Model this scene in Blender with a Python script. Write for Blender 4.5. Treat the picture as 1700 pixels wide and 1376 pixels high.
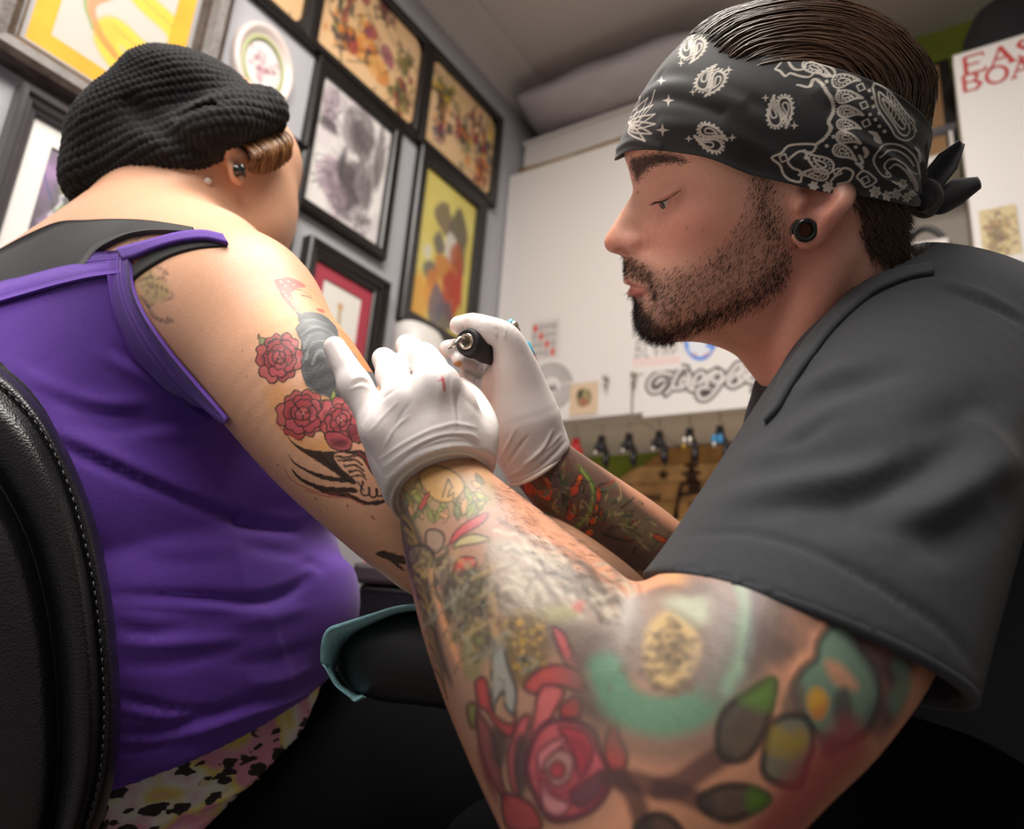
import bpy, bmesh, math, random
import numpy as np
from mathutils import Vector, Matrix
from mathutils.bvhtree import BVHTree

random.seed(7)
rng = np.random.default_rng(7)
scene = bpy.context.scene
for _o in list(bpy.data.objects):
    bpy.data.objects.remove(_o, do_unlink=True)
COL = scene.collection

# ------------------------------------------------------------------ camera
FPX = 1200.0                      # focal length in pixels of a 1700 px wide frame
CAM = np.array([0.0, 0.0, 1.0])
R_RT = np.array([0.83801263, 0.54072067, 0.07318461])
R_UP = np.array([0.09061303, -0.27016764, 0.95853989])
R_FW = np.array([-0.53807444, 0.79663706, 0.27540023])
cam_data = bpy.data.cameras.new('camera')
cam_data.sensor_width = 36.0
cam_data.lens = 36.0 * FPX / 1700.0
cam_data.clip_start = 0.02
cam_data.dof.use_dof = True
cam_data.dof.focus_distance = 0.49
cam_data.dof.aperture_fstop = 5.0
cam = bpy.data.objects.new('camera', cam_data)
COL.objects.link(cam)
cam.matrix_world = Matrix(((R_RT[0], R_UP[0], -R_FW[0], CAM[0]),
                           (R_RT[1], R_UP[1], -R_FW[1], CAM[1]),
                           (R_RT[2], R_UP[2], -R_FW[2], CAM[2]),
                           (0, 0, 0, 1)))
scene.camera = cam

# ------------------------------------------------------------------ world and exposure
world = bpy.data.worlds.new('world')
scene.world = world
world.use_nodes = True
world.node_tree.nodes['Background'].inputs[0].default_value = (0.8, 0.85, 0.95, 1)
world.node_tree.nodes['Background'].inputs[1].default_value = 0.02
scene.view_settings.view_transform = 'Standard'
scene.view_settings.look = 'None'
scene.view_settings.gamma = 1.0
scene.view_settings.use_curve_mapping = False
scene.view_settings.exposure = 0.0

# ------------------------------------------------------------------ lamps of the room (fixtures are built round them below)
LAMPS = [  # centre x, y ; size x, y ; watts ; colour
    (-0.35, 0.25, 0.60, 1.10, 33.0, (1.0, 0.95, 0.88)),
    (-0.05, -0.80, 0.60, 1.10, 26.0, (1.0, 0.96, 0.90)),
]
CEIL = 2.60
for _x, _y, _sx, _sy, _w, _c in LAMPS:
    _l = bpy.data.lights.new('ceiling_panel_glow', 'AREA')
    _l.shape = 'RECTANGLE'; _l.size = _sx; _l.size_y = _sy
    _l.energy = _w; _l.color = _c
    _o = bpy.data.objects.new('ceiling_panel_glow', _l)
    COL.objects.link(_o)
    _o.location = (_x, _y, CEIL - 0.065)

# ------------------------------------------------------------------ geometry helpers
def nrm(v):
    v = np.asarray(v, float)
    return v / np.linalg.norm(v)

def ray(px, py):
    """direction (world) through a point of the 1700 x 1376 frame, unit length along the optical axis"""
    return R_FW + R_RT * ((px - 850.0) / FPX) + R_UP * ((688.0 - py) / FPX)

def P(px, py, d):
    return CAM + ray(px, py) * d

def proj(V):
    q = np.asarray(V) - CAM
    x = q @ R_RT; y = q @ R_UP; z = q @ R_FW
    return np.stack([850 + FPX * x / z, 688 - FPX * y / z, z], -1)

def on_plane(px, py, p0, n):
    r = ray(px, py)
    t = np.dot(np.asarray(p0) - CAM, n) / np.dot(r, n)
    return CAM + r * t

def srgb(h, g=None, b=None):
    if g is not None:
        c = np.array([h, g, b], float) / 255.0
    else:
        h = h.lstrip('#')
        c = np.array([int(h[i:i + 2], 16) for i in (0, 2, 4)], float) / 255.0
    return np.where(c <= 0.04045, c / 12.92, ((c + 0.055) / 1.055) ** 2.4)

def catmull(pts, n=8, closed=False):
    pts = np.asarray(pts, float)
    if len(pts) < 3 and not closed:
        t = np.linspace(0, 1, n + 1)[:, None]
        return pts[0] * (1 - t) + pts[1] * t
    m = len(pts); out = []
    rngs = range(m) if closed else range(m - 1)
    for i in rngs:
        if closed:
            p0, p1, p2, p3 = pts[(i - 1) % m], pts[i], pts[(i + 1) % m], pts[(i + 2) % m]
        else:
            p1, p2 = pts[i], pts[i + 1]
            p0 = pts[i - 1] if i > 0 else 2 * p1 - p2
            p3 = pts[i + 2] if i + 2 < m else 2 * p2 - p1
        t = np.linspace(0, 1, n, endpoint=False)[:, None]
        out.append(0.5 * ((2 * p1) + (-p0 + p2) * t + (2 * p0 - 5 * p1 + 4 * p2 - p3) * t ** 2
                          + (-p0 + 3 * p1 - 3 * p2 + p3) * t ** 3))
    if not closed:
        out.append(pts[-1:])
    return np.concatenate(out)

# ------------------------------------------------------------------ object helpers
def link(o, parent=None):
    COL.objects.link(o)
    if parent is not None:
        o.parent = parent
    return o

def tag(o, label=None, cat=None, group=None, kind=None):
    if label: o['label'] = label
    if cat: o['category'] = cat
    if group: o['group'] = group
    if kind: o['kind'] = kind
    return o

def empty(name, loc, label=None, cat=None, group=None):
    o = bpy.data.objects.new(name, None)
    o.empty_display_size = 0.05
    COL.objects.link(o)
    o.location = Vector(loc)
    return tag(o, label, cat, group)

_bases = {}
def obj(name, V, F, m, parent=None, smooth=True, col=None, mat_idx=None):
    """one mesh object; world-space vertices, moved into the parent's space when it has one"""
    V = np.asarray(V, float)
    me = bpy.data.meshes.new(name)
    F = [list(map(int, f)) for f in F] if not isinstance(F, np.ndarray) else F
    off = np.zeros(3)
    p = parent
    while p is not None:
        off = off + np.array(p.location); p = p.parent
    if parent is None:
        off = V.mean(0) if len(V) else off
        lo = V.min(0); off = np.array([off[0], off[1], lo[2]])
    W = V - off
    if isinstance(F, np.ndarray):
        n, k = F.shape
        me.vertices.add(len(W)); me.vertices.foreach_set('co', W.astype(np.float32).ravel())
        me.loops.add(n * k); me.loops.foreach_set('vertex_index', F.astype(np.int32).ravel())
        me.polygons.add(n)
        me.polygons.foreach_set('loop_start', np.arange(0, n * k, k, dtype=np.int32))
        me.update(calc_edges=True)
    else:
        me.from_pydata(W.tolist(), [], F)
        me.update()
    if smooth:
        me.polygons.foreach_set('use_smooth', np.ones(len(me.polygons), bool))
    if col is not None:
        a = me.color_attributes.new('Col', 'FLOAT_COLOR', 'POINT')
        a.data.foreach_set('color', np.concatenate([col, np.ones((len(col), 1))], 1).astype(np.float32).ravel())
    ms = m if isinstance(m, (list, tuple)) else [m]
    for mm in ms:
        me.materials.append(mm)
    if mat_idx is not None:
        me.polygons.foreach_set('material_index', np.asarray(mat_idx, np.int32))
    o = bpy.data.objects.new(name, me)
    link(o, parent)
    if parent is None:
        o.location = Vector(off)
    return o

def merge(parts):
    """join (V, F) lists of one single piece"""
    Vs, Fs, n = [], [], 0
    for V, F in parts:
        Vs.append(np.asarray(V, float))
        Fs += [[int(i) + n for i in f] for f in F]
        n += len(V)
    return np.concatenate(Vs), Fs

def box(c, s, ax=None, bev=0.0):
    """(V, F) of a box with optional chamfered edges; ax = 3 world axes as rows"""
    ax = np.eye(3) if ax is None else np.asarray(ax)
    bm = bmesh.new()
    bmesh.ops.create_cube(bm, size=1.0)
    for v in bm.verts:
        v.co = Vector((v.co.x * s[0], v.co.y * s[1], v.co.z * s[2]))
    if bev > 0:
        bmesh.ops.bevel(bm, geom=bm.edges[:], offset=bev, segments=2, profile=0.6, affect='EDGES')
    V = np.array([v.co[:] for v in bm.verts]) @ ax + np.asarray(c)
    bm.verts.index_update()
    F = [[v.index for v in f.verts] for f in bm.faces]
    bm.free()
    return V, F

def prism(poly, h0, h1, o, ax):
    """extrude a 2-D polygon (in axes ax[0], ax[1]) from h0 to h1 along ax[2]"""
    poly = np.asarray(poly, float); n = len(poly)
    o = np.asarray(o, float)
    A = o + poly[:, :1] * ax[0] + poly[:, 1:2] * ax[1]
    V = np.concatenate([A + h0 * ax[2], A + h1 * ax[2]])
    F = [list(range(n))[::-1], list(range(n, 2 * n))]
    for i in range(n):
        j = (i + 1) % n
        F.append([i, j, n + j, n + i])
    return V, F

def frames_along(C):
    C = np.asarray(C, float)
    T = np.gradient(C, axis=0); T /= np.linalg.norm(T, axis=1)[:, None] + 1e-12
    a = np.array([0, 0, 1.0]) if abs(T[0][2]) < 0.9 else np.array([1.0, 0, 0])
    n = nrm(np.cross(T[0], a)); N = [n]
    for i in range(1, len(C)):
        n = n - T[i] * np.dot(n, T[i]); n = nrm(n); N.append(n)
    N = np.array(N); B = np.cross(T, N)
    return T, N, B

def tube(C, r, sides=10, caps=True):
    C = np.asarray(C, float)
    r = np.broadcast_to(np.asarray(r, float), (len(C),))
    T, N, B = frames_along(C)
    a = np.linspace(0, 2 * np.pi, sides, endpoint=False)
    V = (C[:, None, :] + r[:, None, None] * (np.cos(a)[None, :, None] * N[:, None, :] + np.sin(a)[None, :, None] * B[:, None, :])).reshape(-1, 3)
    F = []
    for i in range(len(C) - 1):
        for j in range(sides):
            k = (j + 1) % sides
            F.append([i * sides + j, i * sides + k, (i + 1) * sides + k, (i + 1) * sides + j])
    if caps:
        F.append(list(range(sides))[::-1]); F.append([(len(C) - 1) * sides + j for j in range(sides)])
    return V, F

def loft(rings, closed=True, caps=False):
    rings = [np.asarray(r, float) for r in rings]
    n = len(rings[0]); V = np.concatenate(rings); F = []
    for i in range(len(rings) - 1):
        for j in range(n if closed else n - 1):
            k = (j + 1) % n
            F.append([i * n + j, i * n + k, (i + 1) * n + k, (i + 1) * n + j])
    if caps:
        F.append(list(range(n))[::-1]); F.append([(len(rings) - 1) * n + j for j in range(n)])
    return V, F

def sphere(c, r, seg=16, rings=10, ax=None):
    ax = np.eye(3) if ax is None else np.asarray(ax)
    r = np.broadcast_to(np.asarray(r, float), (3,))
    V = [[0, 0, 1]]
    for i in range(1, rings):
        p = np.pi * i / rings
        for j in range(seg):
            t = 2 * np.pi * j / seg
            V.append([np.sin(p) * np.cos(t), np.sin(p) * np.sin(t), np.cos(p)])
    V.append([0, 0, -1])
    F = []
    for j in range(seg):
        F.append([0, 1 + j, 1 + (j + 1) % seg])
        b = 1 + (rings - 2) * seg
        F.append([b + j, len(V) - 1, b + (j + 1) % seg])
    for i in range(rings - 2):
        for j in range(seg):
            k = (j + 1) % seg
            F.append([1 + i * seg + j, 1 + (i + 1) * seg + j, 1 + (i + 1) * seg + k, 1 + i * seg + k])
    return (np.array(V) * r) @ ax + np.asarray(c), F

def torus(c, R, r, ax, seg=28, sides=10):
    a = np.linspace(0, 2 * np.pi, seg, endpoint=False)
    C = np.asarray(c) + R * (np.cos(a)[:, None] * ax[0] + np.sin(a)[:, None] * ax[1])
    V = []; F = []
    for i in range(seg):
        rad = np.cos(a[i]) * ax[0] + np.sin(a[i]) * ax[1]
        for j in range(sides):
            t = 2 * np.pi * j / sides
            V.append(C[i] + r * (np.cos(t) * rad + np.sin(t) * ax[2]))
    for i in range(seg):
        for j in range(sides):
            k = (j + 1) % sides; i2 = (i + 1) % seg
            F.append([i * sides + j, i2 * sides + j, i2 * sides + k, i * sides + k])
    return np.array(V), F

def lathe(c, axis, prof, seg=20):
    """prof: list of (distance along axis, radius)"""
    axis = nrm(axis)
    a = np.array([0, 0, 1.0]) if abs(axis[2]) < 0.9 else np.array([1.0, 0, 0])
    u = nrm(np.cross(axis, a)); v = np.cross(axis, u)
    t = np.linspace(0, 2 * np.pi, seg, endpoint=False)
    rings = [np.asarray(c) + d * axis + max(r, 1e-5) * (np.cos(t)[:, None] * u + np.sin(t)[:, None] * v) for d, r in prof]
    return loft(rings, True, True)

# ------------------------------------------------------------------ implicit surfaces: blended solids on a grid, skinned with surface nets
class Field:
    def __init__(s, lo, hi, h):
        s.h = h
        s.lo = np.asarray(lo, float)
        s.n = np.ceil((np.asarray(hi) - s.lo) / h).astype(int) + 1
        s.F = np.full(s.n, 1.0, np.float32)
        s.ax = [(s.lo[i] + h * np.arange(s.n[i])).astype(np.float32) for i in range(3)]
    def win(s, lo, hi):
        a = np.clip(np.floor((np.asarray(lo) - s.lo) / s.h).astype(int), 0, s.n)
        b = np.clip(np.ceil((np.asarray(hi) - s.lo) / s.h).astype(int) + 1, 0, s.n)
        if np.any(b <= a): return None
        sl = tuple(slice(a[i], b[i]) for i in range(3))
        X = s.ax[0][sl[0]][:, None, None]; Y = s.ax[1][sl[1]][None, :, None]; Z = s.ax[2][sl[2]][None, None, :]
        return sl, X, Y, Z
    def put(s, d, sl, k, op):
        F = s.F[sl]
        if op == 'add':
            if k <= 0: s.F[sl] = np.minimum(F, d)
            else:
                h = np.clip(0.5 + 0.5 * (F - d) / k, 0, 1)
                s.F[sl] = F * (1 - h) + d * h - k * h * (1 - h)
        else:                                   # cut
            if k <= 0: s.F[sl] = np.maximum(F, -d)
            else:
                h = np.clip(0.5 - 0.5 * (F + d) / k, 0, 1)
                s.F[sl] = F * (1 - h) - d * h + k * h * (1 - h)
    def tube(s, pts, r, k=0.01, n=6, w=None, sc=1.0, op='add'):
        """chain of tapered capsules through pts; the section is scaled by sc along direction w"""
        pts = np.asarray(pts, float); r = np.broadcast_to(np.asarray(r, float), (len(pts),))
        if n > 1 and len(pts) > 2:
            q = catmull(np.concatenate([pts, r[:, None]], 1), n)
        else:
            q = np.concatenate([pts, r[:, None]], 1)
        C, rr = q[:, :3], np.maximum(q[:, 3], 1e-4)
        m = rr.max() * max(1.0, np.max(sc)) + k + 3 * s.h
        g = s.win(C.min(0) - m, C.max(0) + m)
        if g is None: return
        sl, X, Y, Z = g
        D = np.full(s.F[sl].shape, 1.0, np.float32)
        sub = Field.__new__(Field); sub.h = s.h; sub.F = D
        sub.ax = [X.ravel(), Y.ravel(), Z.ravel()]; sub.n = np.array(D.shape); sub.lo = np.array([sub.ax[i][0] for i in range(3)], float)
        scs = np.broadcast_to(np.asarray(sc, float), (len(pts),))
        scq = np.interp(np.linspace(0, 1, len(C)), np.linspace(0, 1, len(pts)), scs)
        for i in range(len(C) - 1):
            a, b, ra, rb = C[i], C[i + 1], rr[i], rr[i + 1]
            mm = max(ra, rb) * max(1.0, scq[i]) + k + 3 * s.h
            gg = sub.win(np.minimum(a, b) - mm, np.maximum(a, b) + mm)
            if gg is None: continue
            s2, x, y, z = gg
            d = b - a; L = max(np.dot(d, d), 1e-10)
            px, py, pz = x - a[0], y - a[1], z - a[2]
            t = np.clip((px * d[0] + py * d[1] + pz * d[2]) / L, 0, 1)
            qx, qy, qz = px - t * d[0], py - t * d[1], pz - t * d[2]
            if w is not None and abs(scq[i] - 1) > 1e-3:
                f = (qx * w[0] + qy * w[1] + qz * w[2]) * (1 / scq[i] - 1)
                qx, qy, qz = qx + f * w[0], qy + f * w[1], qz + f * w[2]
            dist = np.sqrt(qx * qx + qy * qy + qz * qz) - (ra + (rb - ra) * t)
            D[s2] = np.minimum(D[s2], dist)
        s.put(D, sl, k, op)
    def ell(s, c, r, ax=None, k=0.01, op='add'):
        c = np.asarray(c, float); r = np.broadcast_to(np.asarray(r, float), (3,))
        ax = np.eye(3) if ax is None else np.asarray(ax)
        m = r.max() + k + 3 * s.h
        g = s.win(c - m, c + m)
        if g is None: return
        sl, X, Y, Z = g
        x, y, z = X - c[0], Y - c[1], Z - c[2]
        q = [(x * a[0] + y * a[1] + z * a[2]) for a in ax]
        k0 = np.sqrt(sum((q[i] / r[i]) ** 2 for i in range(3)))
        k1 = np.sqrt(sum((q[i] / r[i] ** 2) ** 2 for i in range(3)))
        s.put(np.where(k1 > 1e-6, k0 * (k0 - 1) / np.maximum(k1, 1e-6), -r.min()).astype(np.float32), sl, k, op)
    def plane_cut(s, p, n, k=0.0):
        """keep the side behind the plane"""
        n = nrm(n)
        d = -((s.ax[0][:, None, None] - p[0]) * n[0] + (s.ax[1][None, :, None] - p[1]) * n[1] + (s.ax[2][None, None, :] - p[2]) * n[2])
        s.put(d.astype(np.float32), (slice(None),) * 3, k, 'cut')
    def mesh(s, smooth=2):
        F = s.F; h = s.h
        I = F < 0
        c = I[:-1, :-1, :-1].astype(np.int8)
        tot = sum(I[i:F.shape[0] - 1 + i, j:F.shape[1] - 1 + j, k:F.shape[2] - 1 + k].astype(np.int8) for i in (0, 1) for j in (0, 1) for k in (0, 1))
        act = (tot > 0) & (tot < 8)
        ci = np.argwhere(act)
        idx = np.full(act.shape, -1, np.int64); idx[tuple(ci.T)] = np.arange(len(ci))
        corners = np.array([(i, j, k) for i in (0, 1) for j in (0, 1) for k in (0, 1)])
        vals = np.stack([F[tuple((ci + o).T)] for o in corners], 1)
        acc = np.zeros((len(ci), 3)); cnt = np.zeros(len(ci))
        for a in range(8):
            for b in range(a + 1, 8):
                if np.abs(corners[a] - corners[b]).sum() != 1: continue
                va, vb = vals[:, a], vals[:, b]
                x = (va < 0) != (vb < 0)
                t = np.where(x, va / np.where(x, va - vb, 1), 0)
                p = corners[a][None] + t[:, None] * (corners[b] - corners[a])[None]
                acc += np.where(x[:, None], p, 0); cnt += x
        V = s.lo + (ci + acc / cnt[:, None]) * h
        quads = []
        for axis in range(3):
            u, v = (axis + 1) % 3, (axis + 2) % 3
            sh = [slice(None)] * 3; sh2 = [slice(None)] * 3
            sh[axis] = slice(0, -1); sh2[axis] = slice(1, None)
            A, B = I[tuple(sh)], I[tuple(sh2)]
            e = np.argwhere(A != B)
            ok = (e[:, u] > 0) & (e[:, v] > 0) & (e[:, u] < F.shape[u] - 1) & (e[:, v] < F.shape[v] - 1)
            e = e[ok]
            du = np.zeros(3, int); du[u] = 1; dv = np.zeros(3, int); dv[v] = 1
            q = np.stack([idx[tuple((e - du - dv).T)], idx[tuple((e - dv).T)], idx[tuple(e.T)], idx[tuple((e - du).T)]], 1)
            flip = ~A[tuple(e.T)]
            q[flip] = q[flip][:, ::-1]
            quads.append(q)
        Q = np.concatenate(quads)
        Q = Q[(Q >= 0).all(1)]
        return smooth_mesh(V, Q, smooth), Q

def smooth_mesh(V, Q, it, lam=0.5, mu=-0.52, w=None):
    k = Q.shape[1]
    a = np.concatenate([Q[:, i] for i in range(k)] * 2); b = np.concatenate([Q[:, (i + 1) % k] for i in range(k)] + [Q[:, (i - 1) % k] for i in range(k)])
    n = len(V)
    cnt = np.bincount(a, minlength=n).astype(float)
    cnt[cnt == 0] = 1
    for _ in range(it):
        for f in (lam, mu):
            L = np.stack([np.bincount(a, weights=V[b, i], minlength=n) / cnt for i in range(3)], 1) - V
            V = V + f * L * (1 if w is None else w[:, None])
    return V

def normals(V, Q):
    n = np.cross(V[Q[:, 2]] - V[Q[:, 0]], V[Q[:, -1]] - V[Q[:, 1]])
    N = np.stack([sum(np.bincount(Q[:, j], weights=n[:, i], minlength=len(V)) for j in range(Q.shape[1])) for i in range(3)], 1)
    return N / (np.linalg.norm(N, axis=1)[:, None] + 1e-12)

def subdivide(V, Q, mask=None):
    """split quads into four (all of them), smoothing a little"""
    n = len(V)
    e = np.concatenate([np.sort(np.stack([Q[:, i], Q[:, (i + 1) % 4]], 1), 1) for i in range(4)])
    key = e[:, 0].astype(np.int64) * n + e[:, 1]
    uk, inv = np.unique(key, return_inverse=True)
    ue = np.stack([uk // n, uk % n], 1)
    inv = inv.reshape(4, len(Q))
    M = V[ue].mean(1); C = V[Q].mean(1)
    ne = len(ue)
    em = n + inv; fc = n + ne + np.arange(len(Q))
    q = [np.stack([Q[:, i], em[i], fc, em[i - 1]], 1) for i in range(4)]
    return np.concatenate([V, M, C]), np.concatenate(q)

def refine(V, Q, mask_v, times):
    """split only the faces whose vertices satisfy mask_v"""
    for _ in range(times):
        m = mask_v(V)[Q].all(1)
        A, B = Q[m], Q[~m]
        u, inv = np.unique(A, return_inverse=True)
        V2, Q2 = subdivide(V[u], inv.reshape(A.shape))
        k = len(u)
        idx = np.concatenate([u, len(V) + np.arange(len(V2) - k)])
        V = np.concatenate([V, V2[k:]]); Q = np.concatenate([B, idx[Q2]])
    return V, Q

def tps(P2, vals, lam=1e-3):
    """thin-plate interpolation of scattered values over the plane"""
    P2 = np.asarray(P2, float); n = len(P2)
    def U(r2): return 0.5 * r2 * np.log(r2 + 1e-12)
    K = U(((P2[:, None] - P2[None]) ** 2).sum(-1)) + lam * np.eye(n)
    A = np.zeros((n + 3, n + 3)); A[:n, :n] = K; A[:n, n] = 1; A[:n, n + 1:] = P2; A[n, :n] = 1; A[n + 1:, :n] = P2.T
    w = np.linalg.solve(A, np.concatenate([np.asarray(vals, float), np.zeros(3)]))
    def f(Q):
        Q = np.asarray(Q, float); out = np.empty(len(Q))
        for i in range(0, len(Q), 20000):
            q = Q[i:i + 20000]
            out[i:i + 20000] = U(((q[:, None] - P2[None]) ** 2).sum(-1)) @ w[:n] + w[n] + q @ w[n + 1:]
        return out
    return f

def value_noise(V, s, seed=0):
    """smooth lattice noise in -1..1 at points V (metres), cell size s"""
    q = np.asarray(V, float) / s; i = np.floor(q).astype(np.int64); f = q - i; f = f * f * (3 - 2 * f)
    out = np.zeros(len(q))
    for c in range(8):
        o = np.array([c & 1, (c >> 1) & 1, (c >> 2) & 1])
        if q.shape[1] == 2:
            if o[2]: continue
            o = o[:2]
        h = (i + o) @ np.array([73856093, 19349663, 83492791])[:q.shape[1]] + seed * 7919
        h = (h ^ (h >> 13)) * 1274126177; h = (h ^ (h >> 16)) & 0xffff
        w = np.prod(np.where(o[None] == 1, f, 1 - f), 1)
        out += w * (h / 32767.5 - 1)
    return out

# ------------------------------------------------------------------ painting flat colour (ink, print) into vertex colours over a 2-D chart
def seg_dist(Q, A):
    d = np.full(len(Q), 1e9)
    for i in range(len(A) - 1):
        a, b = A[i], A[i + 1]; ab = b - a; L = max(ab @ ab, 1e-14)
        t = np.clip(((Q - a) @ ab) / L, 0, 1)
        d = np.minimum(d, np.linalg.norm(Q - a - t[:, None] * ab, axis=1))
    return d

def in_poly(Q, A):
    c = np.zeros(len(Q), bool); n = len(A)
    for i in range(n):
        x1, y1 = A[i]; x2, y2 = A[(i + 1) % n]
        if y1 == y2: continue
        c ^= ((y1 > Q[:, 1]) != (y2 > Q[:, 1])) & (Q[:, 0] < (x2 - x1) * (Q[:, 1] - y1) / (y2 - y1) + x1)
    return c

class Ink:
    """collects ink on a chart: Q (N,2) chart coordinates of vertices, C (N,3) linear colour"""
    def __init__(s, Q, C, soft=0.0004, mask=None, to=None):
        s.Q, s.C, s.soft = np.asarray(Q, float), C, soft
        s.mask = np.ones(len(Q), bool) if mask is None else mask
        s.to = to or (lambda p: np.asarray(p, float))
        s.idx = np.nonzero(s.mask)[0]; s.x = np.ascontiguousarray(s.Q[s.idx, 0]); s.y = np.ascontiguousarray(s.Q[s.idx, 1])
    def sel(s, A, m):
        lo, hi = A.min(0) - m, A.max(0) + m
        j = np.nonzero((s.x > lo[0]) & (s.x < hi[0]))[0]
        yy = s.y[j]
        return s.idx[j[(yy > lo[1]) & (yy < hi[1])]]
    def blend(s, i, a, c):
        c = srgb(c) if isinstance(c, str) else np.asarray(c)
        s.C[i] = s.C[i] * (1 - a[:, None]) + c * a[:, None]
    def line(s, pts, w, c, a=1.0, n=5, closed=False, soft=None, taper=False):
        A = catmull(s.to(pts), n, closed) if n > 0 and len(pts) > 2 else s.to(pts)
        if closed and len(pts) > 2: A = np.concatenate([A, A[:1]])
        so = soft or s.soft
        i = s.sel(A, w + so * 2)
        if len(i) == 0: return
        if taper:
            d = np.full(len(i), 1e9); Q = s.Q[i]; m = len(A) - 1
            for k in range(m):
                a0, b0 = A[k], A[k + 1]; ab = b0 - a0; L = max(ab @ ab, 1e-14)
                t = np.clip(((Q - a0) @ ab) / L, 0, 1)
                u = (k + t) / m
                ww = w / 2 * np.clip(1.15 * np.sqrt(np.sin(np.pi * np.clip(u * 0.92 + 0.04, 0, 1))), 0.1, 1)
                d = np.minimum(d, np.linalg.norm(Q - a0 - t[:, None] * ab, axis=1) - ww)
        else:
            d = seg_dist(s.Q[i], A) - w / 2
        s.blend(i, a * np.clip(0.5 - d / so, 0, 1), c)
    def fill(s, pts, c, a=1.0, n=4, soft=None, smooth=True):
        A = catmull(s.to(pts), n, True) if smooth else s.to(pts)
        so = soft or s.soft
        i = s.sel(A, so * 2)
        if len(i) == 0: return
        Q = s.Q[i]
        d = seg_dist(Q, np.concatenate([A, A[:1]])) * np.where(in_poly(Q, A), -1, 1)
        s.blend(i, a * np.clip(0.5 - d / so, 0, 1), c)
    def shape(s, pts, c, lc='#1c1a1c', w=0.0008, a=0.9, la=0.85, n=4):
        s.fill(pts, c, a, n); s.line(pts, w, lc, la, n, True)
    def dot(s, p, r, c, a=1.0, soft=None):
        p = s.to([p])[0]; so = soft or s.soft
        i = s.sel(np.array([p]), r + so * 2)
        if len(i): s.blend(i, a * np.clip(0.5 - (np.linalg.norm(s.Q[i] - p, axis=1) - r) / so, 0, 1), c)

# ------------------------------------------------------------------ materials
def new_mat(name):
    m = bpy.data.materials.new(name); m.use_nodes = True
    return m, m.node_tree, m.node_tree.nodes['Principled BSDF']

def mat(name, c, rough=0.5, metal=0.0, noise=None, bump=None, spec=0.5, coat=0.0, sheen=0.0, sss=0.0, vcol=False, trans=0.0):
    """principled material; noise = (scale, amount) colour grain; bump = (scale, strength[, kind])"""
    m, nt, b = new_mat(name)
    L = nt.links.new
    c = srgb(c) if isinstance(c, str) else np.asarray(c)
    b.inputs['Roughness'].default_value = rough
    b.inputs['Metallic'].default_value = metal
    b.inputs['Specular IOR Level'].default_value = spec
    b.inputs['Coat Weight'].default_value = coat
    b.inputs['Sheen Weight'].default_value = sheen
    b.inputs['Transmission Weight'].default_value = trans
    if sss > 0:
        b.inputs['Subsurface Weight'].default_value = sss
        b.inputs['Subsurface Radius'].default_value = (1.0, 0.35, 0.2)
        b.inputs['Subsurface Scale'].default_value = 0.004
    tc = nt.nodes.new('ShaderNodeTexCoord')
    base = None
    if vcol:
        v = nt.nodes.new('ShaderNodeVertexColor'); v.layer_name = 'Col'; base = v.outputs['Color']
    if noise:
        nz = nt.nodes.new('ShaderNodeTexNoise'); nz.inputs['Scale'].default_value = noise[0]; nz.inputs['Detail'].default_value = 6
        L(tc.outputs['Object'], nz.inputs['Vector'])
        mr = nt.nodes.new('ShaderNodeMapRange'); mr.inputs[1].default_value = 0.25; mr.inputs[2].default_value = 0.75
        mr.inputs[3].default_value = 1 - noise[1]; mr.inputs[4].default_value = 1 + noise[1]
        L(nz.outputs['Fac'], mr.inputs[0])
        mx = nt.nodes.new('ShaderNodeVectorMath'); mx.operation = 'SCALE'
        if base is None: mx.inputs[0].default_value = c
        else: L(base, mx.inputs[0])
        L(mr.outputs[0], mx.inputs['Scale']); base = mx.outputs[0]
    if base is None: b.inputs['Base Color'].default_value = (*c, 1)
    else: L(base, b.inputs['Base Color'])
    if bump:
        kind = bump[2] if len(bump) > 2 else 'noise'
        if kind == 'voronoi':
            t = nt.nodes.new('ShaderNodeTexVoronoi'); t.inputs['Scale'].default_value = bump[0]; out = t.outputs['Distance']
        elif kind == 'weave':
            t = nt.nodes.new('ShaderNodeTexWave'); t.inputs['Scale'].default_value = bump[0]; t.inputs['Distortion'].default_value = 2.0; out = t.outputs['Fac']
        else:
            t = nt.nodes.new('ShaderNodeTexNoise'); t.inputs['Scale'].default_value = bump[0]; t.inputs['Detail'].default_value = 5; out = t.outputs['Fac']
        L(tc.outputs['Object'], t.inputs['Vector'])
        bp = nt.nodes.new('ShaderNodeBump'); bp.inputs['Strength'].default_value = bump[1]; bp.inputs['Distance'].default_value = 0.002
        L(out, bp.inputs['Height']); L(bp.outputs[0], b.inputs['Normal'])
    return m

def emit(name, c, s):
    m, nt, b = new_mat(name)
    b.inputs['Base Color'].default_value = (*srgb(c), 1)
    b.inputs['Emission Color'].default_value = (*srgb(c), 1)
    b.inputs['Emission Strength'].default_value = s
    return m
# ================================================================== the room
WX, FY, BY = -1.127, 1.55, 1.88        # picture wall x, cabinet front y, back wall y
EX, EY = 1.95, -1.75
M_WALL = mat('wall_paint', '#abaaaf', 0.85, noise=(3, 0.03))
M_CEIL = mat('ceiling_paint', '#c9c4be', 0.9, noise=(2, 0.03))
M_GREEN = mat('green_wall_paint', '#83922f', 0.8, noise=(4, 0.05))
M_FLOOR = mat('floor_vinyl', '#57504b', 0.45, noise=(6, 0.12))
M_BLACKWOOD = mat('black_frame_wood', '#1b1615', 0.32, noise=(40, 0.25))
M_WHITE = mat('white_laminate', '#dad4d0', 0.45)
M_DARKPL = mat('black_plastic', '#141316', 0.35)

def wall(name, c, s, m, bev=0.0):
    V, F = box(c, s, bev=bev)
    return tag(obj(name, V, F, m, smooth=False), kind='structure')

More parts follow.
